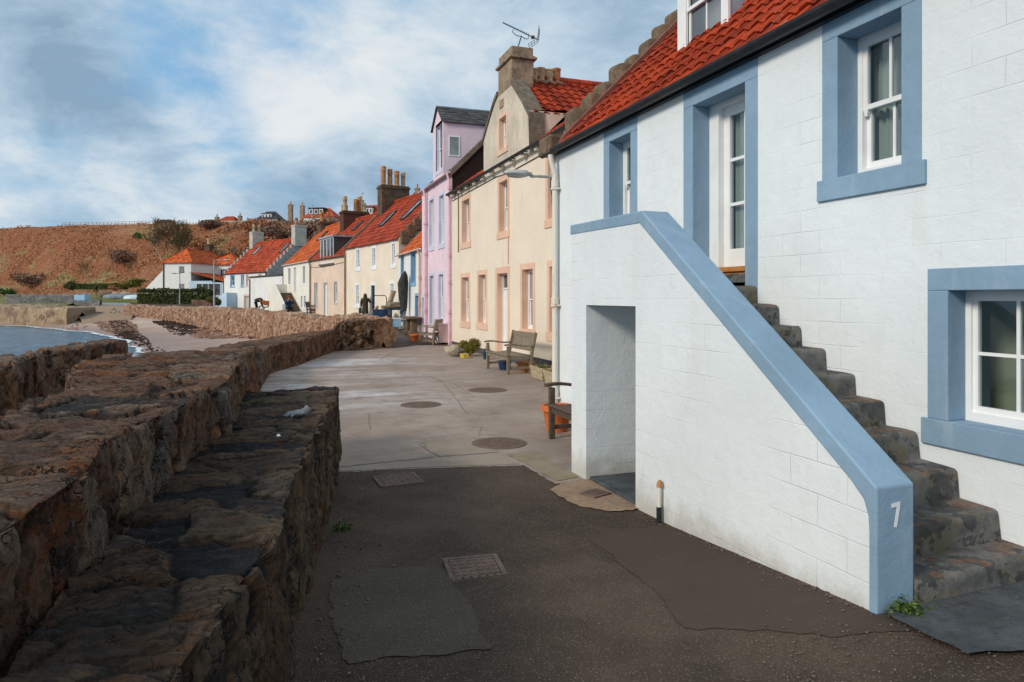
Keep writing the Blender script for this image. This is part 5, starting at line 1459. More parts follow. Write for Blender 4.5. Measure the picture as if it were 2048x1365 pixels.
# ================= crow-stepped white house =================
G = House('crow_stepped_house', 'white house with shade-grey crow-stepped gable and two whitened chimneys', (-.19,71.16), 27.7, 9.6, 7.0, -1.12, 2.54)
for b, tr in (((461.5,468.5,552,573),m_lblue),((483,487.5,551,573),m_lblue),((493,495.5,551,572),m_pinkish),((518,522,550,567),m_pinkish),((517,522,589,601),m_pinkish)): G.window(G.op(*b), m_whitetrim, m_pane_dk, (tr,.13,.14,.012), .1)
G.door(G.op(489,498.5,593,617), m_greydoor, (m_pinkish,.2,.2,.012), .1, handle=False)
RG = 2.54+3.5*.98
G.walls(m_white2, .2, RG, gable_mat=m_greyr, gable_up=.0); G.roof(m_tile_mid, RG, tw=.3, co=.38, amp=.03, n=4, y0=.25, y1=9.35)
G.skylight(6.7, 7.4, .55, .85, RG); G.skylight(.9, 1.6, .55, .85, RG)
def g_crow():
    for (ya, yb) in ((-.06,.30),(9.3,9.66)):
        m = MB()
        for k in range(10):
            x = .05+k*.36; z = 2.54+x*.98
            m.box(x-.1, x+.36, ya, yb, z-.5, z+.24); m.box(7-x-.36, 7-x+.1, ya, yb, z-.5, z+.24)
        m.build('crow_steps', m_greyr, G.t, bevel=.02)
g_crow()
G.chimney(3.5, .25, 1.3, .75, 5.2, 7.35, m_chimney_wh, [(-.3,0,.75,.19,m_terra_pot),(.3,0,.75,.19,m_terra_pot)], .03)
G.chimney(3.5, 9.3, 1.3, .75, 5.2, 7.25, m_chimney_wh, [(-.3,0,.8,.17,m_buff_pot),(.3,0,.8,.17,m_buff_pot)], .03)
G.pipe(m_iron, .12, -1.2, 2.4, .06, -.1); G.gutter(m_iron, x=-.14)
stair_block(G, 'outside_staircase', 'pale blue and white staircase at the left end of the crow-stepped house', 6.6, 7.1, 9.6, 1.1, -.25, -1.12, m_skyblue, m_skew)

# ================= white hipped-roof house =================
def hip_house():
    # three blocks of one rambling house; each block has its own frame
    o = at_depth(382, 595, 86); zg = -.5
    H = House('hipped_white_house', 'white house with bright orange hipped roofs beside the big bare tree', (o.x, o.y), 62, 3.9, 9.2, zg, 4.35)
    for b in ((357.5,369,533,549),(357.5,369,568,580)): H.window(H.op(*b), m_wood_white, m_pane_dk, None, .06, nv=2, nh=1)
    H.walls(m_white2, .15)
    def hip(name, x0, x1, y0, y1, ze, h):
        m = MB(); ov = .25; x0 -= ov; x1 += ov; y0 -= ov; y1 += ov; hy = (y1-y0)/2; ym = (y0+y1)/2
        t = MB()
        def slope(L, run, org, ux, uy, inset):
            q = MB(); pantiles(q, 0, L, 0, 0, run, h, .3, .36, .03, 4, rseed=int(L*10))
            keep = []
            for fi, f in enumerate(q.f):
                cy = sum(q.v[i][1] for i in f)/len(f); cx = sum(q.v[i][0] for i in f)/len(f)
                if inset*cx/run <= cy <= L-inset*cx/run: keep.append(fi)
            vs = [Vector(org) + Vector((*ux, 0))*v[0] + Vector((*uy, 0))*v[1] + Vector((0,0,v[2])) for v in q.v]
            b = len(t.v); t.v += [tuple(v) for v in vs]
            for fi in keep: t.f.append(tuple(b+i for i in q.f[fi])); t.r.append(q.r[fi])
        slope(x1-x0, hy, (x0,y0,ze), (0,1), (1,0), hy); slope(x1-x0, hy, (x1,y1,ze), (0,-1), (-1,0), hy)
        slope(y1-y0, hy, (x0,y1,ze), (1,0), (0,-1), hy); slope(y1-y0, hy, (x1,y0,ze), (-1,0), (0,1), hy)
        under = MB(); z = ze-.02; r0, r1 = x0+hy, x1-hy
        t.add([(x0,y0,z),(x1,y0,z),(x1,y1,z),(x0,y1,z),(r0,ym,ze+h-.03),(r1,ym,ze+h-.03)], [(0,1,5,4),(1,2,5),(2,3,4,5),(3,0,4),(3,2,1,0)], .6)
        ro = t.build(name, m_tile_org, H.t)
        r = MB(); r.bar((r0,ym,ze+h+.02),(r1,ym,ze+h+.02),.16,.1)
        for (a, b) in (((x0,y0),(r0,ym)),((x0,y1),(r0,ym)),((x1,y0),(r1,ym)),((x1,y1),(r1,ym))): r.bar((*a,ze+.05),(*b,ze+h+.04),.14,.08)
        r.build('ridge', m_tile_org, ro)
    hip('roof', 0, 9.2, 0, 3.9, 4.35, 1.9)
    # forward wing on the right
    m = MB(); m.box(5.2, 9.4, -3.1, .0, zg-.6, 4.3); w_ = m.build('wing', m_white2, H.t); hip('wing_roof', 5.2, 9.4, -3.1, 1.4, 4.32, 1.75)
    def wwin(x0, x1, z0, z1, y, nv=2, axis='y'):
        f = MB(); t = .06
        def bx(a, b, c, d, o_): 
            f.box(a, b, y-.05-o_, y-.0, c, d) if axis == 'y' else f.box(y-.05-o_, y, a, b, c, d)
        bx(x0,x0+t,z0,z1,0); bx(x1-t,x1,z0,z1,0); bx(x0+t,x1-t,z1-t,z1,0); bx(x0+t,x1-t,z0,z0+t,0)
        for k in range(nv): xx = lerp(x0,x1,(k+1)/(nv+1)); bx(xx-.025,xx+.025,z0+t,z1-t,0)
        o_ = f.build('window', m_wood_white, H.t)
        g = MB(); (g.box(x0+t,x1-t,y-.02,y-.01,z0+t,z1-t) if axis == 'y' else g.box(y-.02,y-.01,x0+t,x1-t,z0+t,z1-t)); g.build('pane', m_pane_dk, o_)
    wwin(-2.2, -.8, 2.2, 3.8, 5.2, 3, 'x')
    # lean-to in front, facing the path
    l = MB(); l.box(-.4, 9.6, -4.6, -3.1, zg-.6, 1.85); l.box(-.4,5.18,-3.098,-.002,zg-.6,2.05); l.build('lean_to', m_skyblue, H.t)  # pale blue puts shade into the colour of the white lean-to
    r = MB(); q = MB(); pantiles(q, -.7, 9.8, -5.0, 1.9, -.0, 3.15, .3, .36, .03, 4)
    r.add([(v[1], v[0], v[2]) for v in q.v], q.f); r.r[-len(q.r):] = q.r; r.build('lean_to_roof', m_tile_org, H.t)
    wwin(-4.3, -1.0, .2, 1.75, -.4, 3, 'x'); wwin(1.0, 8.8, .2, 1.55, -4.6, 5)
    g = MB(); g.prism([(3.9,zg-.6),(6.2,zg-.6),(6.2,1.2),(3.9,3.4)], .0, 6, 'x'); g.build('side_wing', m_white2, H.t)
    H.holes = []
    H.chimney(7.6, 2.4, .9, .75, 5.0, 7.3, m_chimney_br, [(0,0,.8,.24,m_buff_pot)], .06)
    H.pipe(m_iron, 3.75, zg, 4.3, .06, -.08)
hip_house()

# ================= houses along the top of the brae =================
def top_house(label, px, py_eave, s, wpx, dpx_h, head, roofm, wallm, dorm=None, chim=(), ridge_h=None, hipd=True, name='hilltop_house'):
    p = at_depth(px, py_eave, s); L = wpx*s/F; D = L*.8; zE = p.z
    H = House(name, label, (p.x, p.y), head, L, D, zE-2.3, zE); H.walls(wallm, .15)
    h = dpx_h*s/F; m = MB(); ov = .3
    x0, x1, y0, y1 = -ov, D+ov, -ov, L+ov; i = D*.42 if hipd else 0; xm = D/2
    if hipd: m.add([(x0,y0,zE),(x1,y0,zE),(x1,y1,zE),(x0,y1,zE),(xm,y0+i,zE+h),(xm,y1-i,zE+h)], [(3,0,4,5),(0,1,4),(1,2,5,4),(2,3,5)])
    else: m.add([(x0,y0,zE),(x1,y0,zE),(x1,y1,zE),(x0,y1,zE),(xm,y0,zE+h),(xm,y1,zE+h)], [(3,0,4,5),(0,1,4),(1,2,5,4),(2,3,5)])
    m.build('roof', roofm, H.t)
    for (fx, fy, hh, w_) in chim:
        c = MB(); c.box(D*fx-w_/2, D*fx+w_/2, L*fy-w_/2, L*fy+w_/2, zE-1, zE+h*hh); c.box(D*fx-w_/2-.06, D*fx+w_/2+.06, L*fy-w_/2-.06, L*fy+w_/2+.06, zE+h*hh, zE+h*hh+.12)
        co_ = c.build('chimney', m_chimney, H.t); MB().lathe([(.15,zE+h*hh+.1),(.12,zE+h*hh+.7),(.15,zE+h*hh+.75)], (D*fx,L*fy,0), 8).build('chimney_pot', m_terra_pot, co_)
    if dorm:
        fy0, fy1, fz0, fz1, dm = dorm; a, b = L*fy0, L*fy1; z0, z1 = zE+h*fz0, zE+h*fz1; xf = D*.06
        k = MB(); k.box(xf, xf+D*.4, a, b, z0, z1); d = k.build('dormer', dm, H.t)
        MB().box(xf-.15, xf+D*.42, a-.15, b+.15, z1, z1+.15).build('dormer_roof', m_slate, d)
        f = MB(); n = 3
        for j in range(n):
            ya, yb = lerp(a, b, (j+.12)/n), lerp(a, b, (j+.88)/n); f.box(xf-.04, xf-.002, ya, yb, lerp(z0,z1,.22), lerp(z0,z1,.88))
        fo = f.build('window', m_wood_white, d)
        g = MB()
        for j in range(n):
            ya, yb = lerp(a, b, (j+.24)/n), lerp(a, b, (j+.76)/n); g.box(xf-.05, xf-.041, ya, yb, lerp(z0,z1,.3), lerp(z0,z1,.8))
        g.build('pane', m_pane_dk, d)
    return H
top_house('distant orange-roofed bungalow low on the skyline at left', 468, 442, 148, 36, 11, 60, m_tile_mid, m_white2, None, [(.5,-.12,.95,.7),(.4,1.25,.8,.7)])
top_house('distant grey slate-roofed house with white dormer on the hilltop', 553, 438, 140, 40, 17, 62, m_slate, m_white2, (.30,.82,.05,.62,m_white2), [(.5,-.55,1.7,.8)])
top_house('hilltop house with orange hipped roof and dark three-pane dormer', 666, 434, 126, 62, 21, 62, m_tile_mid, m_white2, (.35,.85,.15,.85,m_slate), [(.45,-.25,1.15,.9),(.4,1.2,1.2,.7)])
top_house('hilltop house with plain red roof and white three-light window', 757, 438, 104, 46, 30, 62, m_tile_mid, m_white2, (.30,.72,.30,.78,m_white2), [(.5,.95,1.3,.7)], hipd=False)
top_house('steep red-roofed house peeping above the ivory roof near pink house', 852, 416, 98, 38, 34, 62, m_tile_dk, m_white2, None, [(.35,.55,1.15,.6)])
# ------------------------------------------------------------------ benches and seats
def bench(loc, rot, L, label, W_=.52, sh=.43, bh=.92, mat=None, slats=18, curved=True, arms=True, name='wooden_bench', group=None):
    """bench frame: seat faces -X, runs along Y from 0 to L"""
    mat = mat or m_wood
    t = thing(name, label, 'bench' if L > .9 else 'armchair', loc, rot, group)
    for y in (.04, L-.04):
        m = MB(); m.box(-.035,.035,y-.03,y+.03,0,.64 if arms else sh); m.build('leg', mat, t, bevel=.005)
        m = MB(); m.bar((W_,y,0),(W_+.02,y,sh),.07,.07); m.bar((W_+.02,y,sh),(W_+.13,y,bh+.03),.06,.07); m.build('leg', mat, t, bevel=.005)
        m = MB(); m.box(.035,W_-.03,y-.015,y+.015,.12,.17); m.box(.035,W_-.03,y-.018,y+.018,sh-.09,sh-.02); m.build('side_rail', mat, t)
        if arms:
            m = MB(); n = 10; vs = []
            for i in range(n+1):
                f = i/n; x = lerp(-.09, W_+.06, f); z = .645 + .022*math.sin(f*math.pi*1.7+.4); hw = .036+.008*math.cos(f*6)
                for (dy, dz) in ((-hw,0),(hw,0),(hw,.038),(-hw,.038)): vs.append((x, y+dy, z+dz))
            m.add(vs, [(4*i+j, 4*i+(j+1)%4, 4*i+4+(j+1)%4, 4*i+4+j) for i in range(n) for j in range(4)] + [(3,2,1,0),(4*n,4*n+1,4*n+2,4*n+3)])
            m.build('armrest', mat, t, bevel=.006)
    m = MB(); m.box(-.02,.02,.07,L-.07,sh-.10,sh-.02); m.box(W_-.02,W_+.015,.07,L-.07,sh-.10,sh-.03); m.build('seat_frame', mat, t)
    m = MB(); k = 7
    for i in range(k):
        x = lerp(-.03, W_-.06, i/(k-1)); dz = -.022*math.sin(math.pi*i/(k-1)) if curved else 0
        m.box(x-.031, x+.031, .02 if i else .0, L-.02 if i else L, sh-.012+dz, sh+.012+dz)
    m.build('seat', mat, t, bevel=.004)
    m = MB()
    A = lambda z: W_+.02+.11*(z-sh)/(bh-sh)
    m.bar((A(bh-.02),.07,bh-.03),(A(bh-.02),L-.07,bh-.03),.035,.10); m.bar((A(sh+.12),.07,sh+.11),(A(sh+.12),L-.07,sh+.11),.03,.06)
    for i in range(slats):
        y = lerp(.11, L-.11, (i+.5)/slats); m.bar((A(sh+.13),y,sh+.13),(A(bh-.07),y,bh-.075),.014,max(.016,(L-.2)/slats*.42),up=(0,1,0))
    m.build('backrest', mat, t)
    return t
bench((5.17,14.80,zroad(5,15)+.004), R(1.5), 1.52, 'weathered wooden garden bench with armrests against the cream house wall', .56)
bench((3.33,6.42,zroad(3,7)+.004), 0, 1.52, 'dark weathered wooden bench half hidden behind the white staircase', .55, mat=m_wood_dk)
bench((5.28,25.2,zroad(5,25)+.004), R(-38), .62, 'single weathered wooden armchair in front of the pink house', .52, slats=7, name='wooden_armchair')
p = at_depth(628, 595, 50); bench((p.x,p.y,-1.26), R(190), 1.1, 'brown wooden bench standing by the sea wall before the peach house', .5, slats=9, name='wooden_bench', mat=m_wood_dk)

# ------------------------------------------------------------------ pots, troughs, plants by the houses
def pot(name, label, x, y, z, r, h, mat, parts=True, soil=True):
    t = thing(name, label, 'plant pot', (x, y, z))
    m = MB(); m.lathe([(r*.70,0),(r*.93,h*.78),(r*.95,h*.79),(r*1.06,h*.80),(r*1.08,h),(r*.95,h),(r*.92,h*.9)], n=28); m.build('pot', mat, t, smooth=True)
    if soil: m = MB(); m.lathe([(r*.9,h*.85),(r*.9,h*.88)], n=20); m.build('soil', m_joint, t)
    return t
pot('terracotta_pot', 'large bright orange terracotta pot behind the end of the dark bench', 3.60, 8.36, zroad(3,8)+.004, .20, .34, m_terra)
pot('blue_pot', 'glazed blue pot standing under the cream house bench', 5.42, 15.85, zroad(5,15)+.004, .17, .22, m_bluepot)
pot('brown_pot', 'brown earthenware bowl standing under the cream house bench', 5.75, 15.25, zroad(5,15)+.004, .22, .24, m_terra_pot)
pot('blue_pot', 'small blue and white pot beside the heather bush', 5.86, 18.75, zroad(5,18)+.004, .11, .22, m_bluepot)
pot('terracotta_pot', 'orange pot on the ground behind the wooden armchair', 5.35, 26.6, zroad(5,26)+.004, .2, .3, m_terra)
def trough(x, y, L, wd, h, label, rot=0):
    t = thing('stone_trough', label, 'planter', (x, y, zroad(x,y)+.004), rot)
    m = MB(); a = []
    for (k, z) in ((.8,0),(1,h)):
        for (i, j) in ((-1,-1),(1,-1),(1,1),(-1,1)): a.append((i*wd/2*k, j*L/2*k, z))
    for (k, z) in ((.86,h),(.84,h-.06)):
        for (i, j) in ((-1,-1),(1,-1),(1,1),(-1,1)): a.append((i*wd/2*k, j*L/2*(1-(1-k)*wd/L), z))
    m.add(a, [(3,2,1,0)] + [(4*q+i, 4*q+(i+1)%4, 4*q+4+(i+1)%4, 4*q+4+i) for q in range(3) for i in range(4)] + [(12,13,14,15)])
    m.build('basin', m_trough, t, bevel=.012)
    g = MB(); leafcloud(g, 500, lambda: Vector((random.uniform(-.4,.4)*wd, random.uniform(-.45,.45)*L, h-.04+abs(random.gauss(0,.035)))), .018, .6); g.build('moss', m_moss, t)
trough(5.62, 13.75, .75, .42, .27, 'buff stone trough nearest the bench, planted with moss')
trough(5.55, 12.75, .72, .44, .27, 'buff stone trough beside the white drainpipe, planted with moss', R(4))
def bush(name, label, c, rad, n, leaf, mat, cat='bush', stem=True, z0=None, group=None, lumps=7, core=True):
    t = thing(name, label, cat, c, 0, group); g = MB(); rx, ry, rz = rad
    L = []
    for _ in range(lumps):
        a = random.uniform(0, 6.28); f = random.uniform(.1,.75)
        L.append((Vector((rx*f*math.cos(a), ry*f*math.sin(a), rz*random.uniform(.5,1.35))), random.uniform(.35,.62)))
    def f():
        q, k = random.choice(L)
        d = Vector((random.gauss(0,1), random.gauss(0,1), random.gauss(0,1))).normalized()*random.uniform(.55,1.05)
        v = q + Vector((d.x*rx*k, d.y*ry*k, d.z*rz*k)); v.z = max(.02, v.z); return v
    leafcloud(g, n, f, leaf)
    if core:
        for q, k in L: g.ell(q, rx*k*.62, ry*k*.62, rz*k*.62, 8, 6, .3, 2, 0.02)
    g.build('foliage', mat, t)
    if stem:
        s = MB()
        for _ in range(5): a = random.uniform(0,6.28); s.tube([(0,0,-.05),(rx*.3*math.cos(a),ry*.3*math.sin(a),rz*.9)], [rz*.05+.004,.004], 5)
        s.build('stem', m_bark, t)
    return t
bush('heather_bush', 'round yellow-green heather bush on the pavement by the cream house', (5.72,19.95,zroad(5,20)), (.36,.40,.30), 5200, .022, m_heath)
def rock(name, label, c, r, mat, group=None, seed=0):
    m = MB(); m.ell((0,0,0), *r, 16, 10, .45, 1.6+seed*.13); o = m.build(name, mat, smooth=False); o.location = c
    o.data.polygons.foreach_set('use_smooth', [True]*len(o.data.polygons)); return tag(o, label, 'rock', group)
rock('boulder', 'flat pale boulder at the far end of the cream house wall', (5.70,21.9,zroad(5,22)+.06), (.28,.55,.16), m_rock, seed=1)
rock('boulder', 'pale boulder touching the heather bush', (5.45,20.9,zroad(5,21)+.08), (.25,.32,.17), m_rock, seed=2)
rock('boulder', 'grey square stone beside the small yellow box', (5.32,19.95,zroad(5,20)+.08), (.18,.22,.16), m_skew, seed=3)
def ybox():
    t = thing('yellow_box', 'small faded yellow box in front of the heather bush', 'box', (5.38,19.35,zroad(5,19)+.004), R(8))
    m = MB(); m.box(-.09,.09,-.13,.13,0,.10); m.build('body', m_yellow, t, bevel=.01); m = MB(); m.box(-.095,.095,-.135,.135,.102,.125); m.build('lid', m_yellow, t, bevel=.006)
ybox()
# small things on the near walls
def glove():
    t = thing('grey_glove', 'lost grey knitted glove lying on the dark ledge', 'glove', (*at_z(597,832,-.885)[:2],-.885), R(205)); t.scale = (.72,.72,.72)
    m = MB(); m.ell((0,0,.03), .075, .06, .035, 14, 8, .2, 6); m.tube([(-.05,0,.03),(-.085,.005,.05),(-.11,.01,.075)], [.040,.036,.040], 12)
    for a, l in ((-.55,.075),(-.2,.10),(.15,.105),(.48,.085)): m.tube([(.05*math.cos(a),.06*math.sin(a)*1.2,.03),((.05+l*.6)*math.cos(a),(.06+l*.6)*math.sin(a)*1.1,.032),((.05+l)*math.cos(a),(.06+l)*math.sin(a)*1.1,.012)], [.017,.016,.011], 8)
    m.tube([(0,-.05,.03),(.03,-.10,.03),(.06,-.125,.015)], [.018,.016,.011], 8)
    m.build('knit', m_glove, t, smooth=True)
glove()
def shell(nm, lb, loc, r, mat):
    m = MB(); m.lathe([(r,0),(r*.85,r*.35),(r*.5,r*.75),(r*.12,r*.95)], n=16); o = m.build(nm, mat, smooth=True); o.location = loc; tag(o, lb, 'shell')
shell('limpet_shell', 'pale blue-white limpet shell resting on top of the thick sea wall', (-1.16,7.1,-.545), .04, m_boatgrey)
shell('limpet_shell', 'small white shell on the ledge near the glove', (.05,4.55,-.875), .014, m_whitetrim)
def vent():
    t = thing('vent_pipe', 'short rusty-capped vent pipe against the white stair wall', 'pipe', (2.85,4.62,-1.745)); t.scale = (.78,.78,.68)
    m = MB(); m.tube([(0,0,0),(0,0,.17)], .026, 14); m.build('socket', m_iron, t, smooth=True)
    m = MB(); m.tube([(0,0,.165),(0,0,.40)], .021, 14); m.build('pipe', m_cream_pipe, t, smooth=True)
    m = MB(); m.tube([(0,0,.395),(.005,0,.44),(.012,0,.475)], [.026,.026,.015], 12); m.tube([(.02,-.022,.44),(.02,-.026,.40)], .006, 6); m.build('cap', m_terra_pot, t, smooth=True)
vent()
def weed_tuft(label, x, y, z, r, n=160):
    t = thing('weed_tuft', label, 'weed', (x, y, z)); g = MB()
    leafcloud(g, n, lambda: Vector((random.gauss(0,r*.5), random.gauss(0,r*.4), abs(random.gauss(0,r*.35)))), .012, .3); g.build('leaves', m_green, t)
    s = MB(); [s.tube([(0,0,-.01),(random.gauss(0,r*.4),random.gauss(0,r*.3),r*.4)], .0025, 4) for _ in range(6)]; s.build('stem', m_moss, t)
weed_tuft('green weed tuft growing at the foot of the blue newel', 3.02, 2.575, -1.59, .085, 420)
weed_tuft('small weed at the bottom of the ledge wall', .52, 5.35, -1.77, .07)
def gravel():
    m = MB()
    def stone(x, y, k):
        z = zroad(x, y)+.008; M = place(x, y, z, random.uniform(0,6.28)); a = len(m.v)
        m.ell((0,0,0), k*random.uniform(.7,1.4), k*random.uniform(.6,1), k*.55, 7, 5, .5, 60); 
        for i in range(a, len(m.v)): m.v[i] = tuple(M @ Vector(m.v[i]))
    def xw(y): return pw(y, [(1.5,.0),(2.6,.10),(3.6,.2),(4.8,.38),(7.2,.74)])
    for _ in range(300): y = random.uniform(1.9,7.1); stone(xw(y)+abs(random.gauss(.02,.16)), y, random.choice((.003,.004,.006,.010)))
    for _ in range(150): y = random.uniform(2.7,4.95); stone(2.875-abs(random.gauss(0,.05)), y, random.choice((.004,.006,.008)))
    for _ in range(260): stone(random.uniform(2.0,3.0), random.gauss(2.35,.22)+.0, random.choice((.003,.005,.007)))
    for _ in range(300): stone(random.uniform(.4,2.7), random.uniform(2.2,6.6), random.choice((.003,.004,.005,.006)))
    tag(m.build('loose_gravel', m_gravel), 'loose pebbles scattered along the wall foot and over the asphalt', None, None, 'stuff')
gravel()

# ------------------------------------------------------------------ lamps, aerial
def wall_lamp():
    t = thing('wall_street_lamp', 'grey street lamp on an arm fixed to the white cottage corner', 'street lamp', (4.12,9.86,1.88))
    m = MB(); m.tube([(.06,0,0),(-.20,0,.0),(-.32,0,-.01)], .022, 10); m.box(.03,.07,-.05,.05,-.14,.10); m.build('arm', m_lampgrey, t)
    h = MB(); n = 10; vs = []
    rings = [(-.30,.030,.030),(-.36,.045,.042),(-.40,.075,.062),(-.55,.085,.06),(-.66,.075,.05),(-.74,.045,.028),(-.76,.01,.008)]
    for (x, ry, rz) in rings:
        for j in range(n): a = 2*math.pi*j/n; vs.append((x, ry*math.cos(a), .02 + rz*math.sin(a)*(1 if math.sin(a) > 0 else .75)))
    h.add(vs, [(i*n+j, i*n+(j+1)%n, (i+1)*n+(j+1)%n, (i+1)*n+j) for i in range(len(rings)-1) for j in range(n)] + [tuple(range(n))])
    h.build('lamp_head', m_lampgrey, t, smooth=True)
    g = MB(); g.ell((-.56,0,-.018), .15, .06, .03, 14, 8); g.build('lens', m_steel, t, smooth=True)
    c = MB(); c.tube([(.02,0,-.02),(.01,0,-.14),(.04,0,-.30),(.04,0,-.42)], .008, 6); c.build('cable', m_iron, t)
wall_lamp()
def lamp_post(label, px, pb, pt, s, arm=.9):
    p = at_depth(px, pb, s); h = (pb-pt)*s/F
    t = thing('lamp_post', label, 'lamp post', p); sgn = 1
    m = MB(); m.tube([(0,0,-.3),(0,0,h*.28)], .085, 10); m.tube([(0,0,h*.28),(0,0,h)], [.06,.045], 10); m.build('post', m_steel, t)
    m = MB(); m.tube([(0,0,h-.02),(.15,.05,h+.03),(arm,.1,h+.06)], .03, 8); m.build('arm', m_steel, t)
    m = MB(); m.ell((arm+.2,.1,h+.05), .3, .11, .08, 12, 8); m.build('lamp_head', m_lampgrey, t, smooth=True)
lamp_post('tall grey lamp post in front of the hipped white house lean-to', 428, 619, 521, 62)
lamp_post('shorter grey lamp post in front of the clipped hedge', 359.5, 607, 548, 80, -.8)
def street_mast(label, px, pb, pt, s):
    p = at_depth(px, pb, s); h = (pb-pt)*s/F
    t = thing('lamp_post', label, 'lamp post', p); m = MB(); m.tube([(0,0,-1),(0,0,h)], [.07,.04], 8); m.build('post', m_steel, t)
    m = MB(); m.ell((.1,0,h+.05), .25, .14, .07, 10, 6); m.build('lamp_head', m_lampgrey, t)
street_mast('thin lamp post on the hilltop before the dark dormer', 624, 442, 411, 126); street_mast('thin dark mast above the red roofed hilltop house', 724.5, 440, 387, 104)
def aerial():
    t = thing('tv_aerial', 'television aerial leaning on the cream house chimney', 'aerial', (6.60,18.0,6.9), -AN)
    m = MB(); m.tube([(-.06,0,0),(-.04,0,.12),(.06,0,.44)], .016, 8)
    m.tube([(-.17,0,.62),(-.19,0,.55),(-.10,0,.46),(.06,0,.42),(.16,0,.36),(.24,0,.35),(.27,0,.43)], .011, 8); m.build('mast', m_iron, t)
    b = MB(); a0, a1 = Vector((-.47,.12,.86)), Vector((.52,-.12,.29)); b.bar(a0, a1, .022, .022)
    n_ = Vector((.12,1,0)).normalized()
    for i in range(14): q = a0.lerp(a1, .02+i*.055); k = .07+.004*i; b.tube([q-n_*k+Vector((0,0,.01)), q+n_*k+Vector((0,0,.01))], .006, 5); b.tube([q-Vector((0,0,.02)), q+Vector((0,0,.025))], .007, 5)
    b.box(.33,.43,-.08,.02,.36,.42); b.build('boom', m_iron, t)
    f = MB(); c = a1.copy()
    for ax in (Vector((.12,0,1)).normalized(), Vector((-.75,0,-.55)).normalized()):
        for k in (.04,.13,.22,.31): f.tube([c-n_*.2+ax*k, c+n_*.2+ax*k], .006, 5)
        for w_ in (-.16,0,.16): f.tube([c+n_*w_, c+n_*w_+ax*.33], .006, 5)
    f.build('reflector', m_iron, t)
aerial()

# ------------------------------------------------------------------ clutter along the far path
def stone_table():
    t = thing('stone_table', 'weathered stone slab table on two pedestals before the blue-trimmed house', 'table', (6.0,30.4,zroad(6,30)))
    for y in (-.45,.55):
        m = MB(); m.box(-.14,.14,y-.14,y+.14,.1,.66); m.build('leg', m_crow, t, bevel=.02)
        m = MB(); m.box(-.24,.24,y-.22,y+.22,0,.12); m.build('foot', m_crow, t, bevel=.03)
    m = MB(); m.box(-.30,.32,-.75,.95,.66,.76); m.build('table_top', m_crow, t, bevel=.015)
stone_table()
def blue_table():
    t = thing('blue_trestle', 'dark blue painted trestle table outside the blue-trimmed house', 'table', (6.0,34.2,zroad(6,34)), R(5))
    for (x, y) in ((-.45,-.6),(.45,-.6),(-.45,.6),(.45,.6)): MB().box(x-.04,x+.04,y-.04,y+.04,0,.86).build('leg', m_blueframe, t)
    m = MB(); m.box(-.5,.5,-.7,.7,.86,.92); m.build('table_top', m_blueframe, t); m = MB(); m.box(-.44,.44,-.62,-.57,.28,.36); m.box(-.44,.44,.57,.62,.28,.36); m.build('stretcher', m_blueframe, t)
    z = zroad(6,34)
    for i, (y, l) in enumerate(((-.25,1.5),(.1,1.3),(-.05,1.1))):
        m = MB(); m.tube([(-l/2,0,0),(0,.03,.02),(l/2,.05,0)], [.08,.10,.07], 8); o = m.build('driftwood_log', m_drift, smooth=True); o.location = (5.85+.05*i,34.1+y,z+1.01+.14*(i==2)); o.rotation_euler = (0,0,.3+.2*i)
        tag(o, ['bleached driftwood log lying across the blue trestle, front one','bleached driftwood log lying across the blue trestle, rear one','short driftwood log on top of the two longer ones'][i], 'log')
    t2 = thing('storage_box', 'light blue plastic storage box under the trestle', 'box', (5.8,33.9,z))
    MB().box(-.3,.3,-.35,.35,0,.4).build('body', m_plastic_lb, t2, bevel=.03); MB().box(-.32,.32,-.37,.37,.402,.46).build('lid', m_whitetrim, t2, bevel=.02)
    t3 = thing('blue_bucket', 'dark blue bucket standing on the trestle', 'bucket', (6.25,33.7,z+.925)); m = MB(); m.lathe([(.14,0),(.19,.38),(.2,.4),(.17,.39)], n=16); m.build('body', m_blueframe, t3); m = MB(); m.tube([(-.19,0,.38),(-.1,0,.5),(.1,0,.5),(.19,0,.38)], .008, 6); m.build('handle', m_steel, t3)
    m = MB(); m.tube([(0,0,0),(.12,-.1,.45),(.28,-.25,.95),(.38,-.32,1.3)], [.16,.15,.13,.14], 9); o = m.build('driftwood_stump', m_drift, smooth=True); o.location = (5.65,35.6,zroad(6,35)+.5); tag(o, 'tall leaning driftwood stump behind the blue trestle', 'log')
    m = MB(); m.tube([(0,0,0),(.1,.15,.35),(-.05,.3,.75),(.15,.2,1.0)], [.20,.17,.12,.07], 9); m.tube([(.1,.15,.35),(.45,-.1,.7)], [.09,.04], 7); o = m.build('driftwood_root', m_drift, smooth=True); o.location = (5.1,35.3,zroad(5,35)); tag(o, 'gnarled driftwood root standing between cart and trestle', 'log')
blue_table()
def parasol():
    t = thing('closed_parasol', 'closed garden parasol in a dark grey cover', 'parasol', (6.05,32.6,zroad(6,33)))
    m = MB(); m.tube([(0,0,0),(0,0,2.75)], .025, 8); m.build('pole', m_wood, t)
    m = MB(); m.loft([((0,0,.85),.13,.13),((.0,0,1.1),.17,.16),((-.03,0,1.6),.23,.21),((-.04,0,2.2),.26,.22),((.02,0,2.55),.17,.14),((.06,0,2.78),.03,.03)], 12); m.build('cover', m_cover, t, smooth=True)
    m = MB(); m.lathe([(.28,0),(.28,.08),(.06,.12),(.05,.35)], n=18); m.build('base', m_skew, t)
parasol()
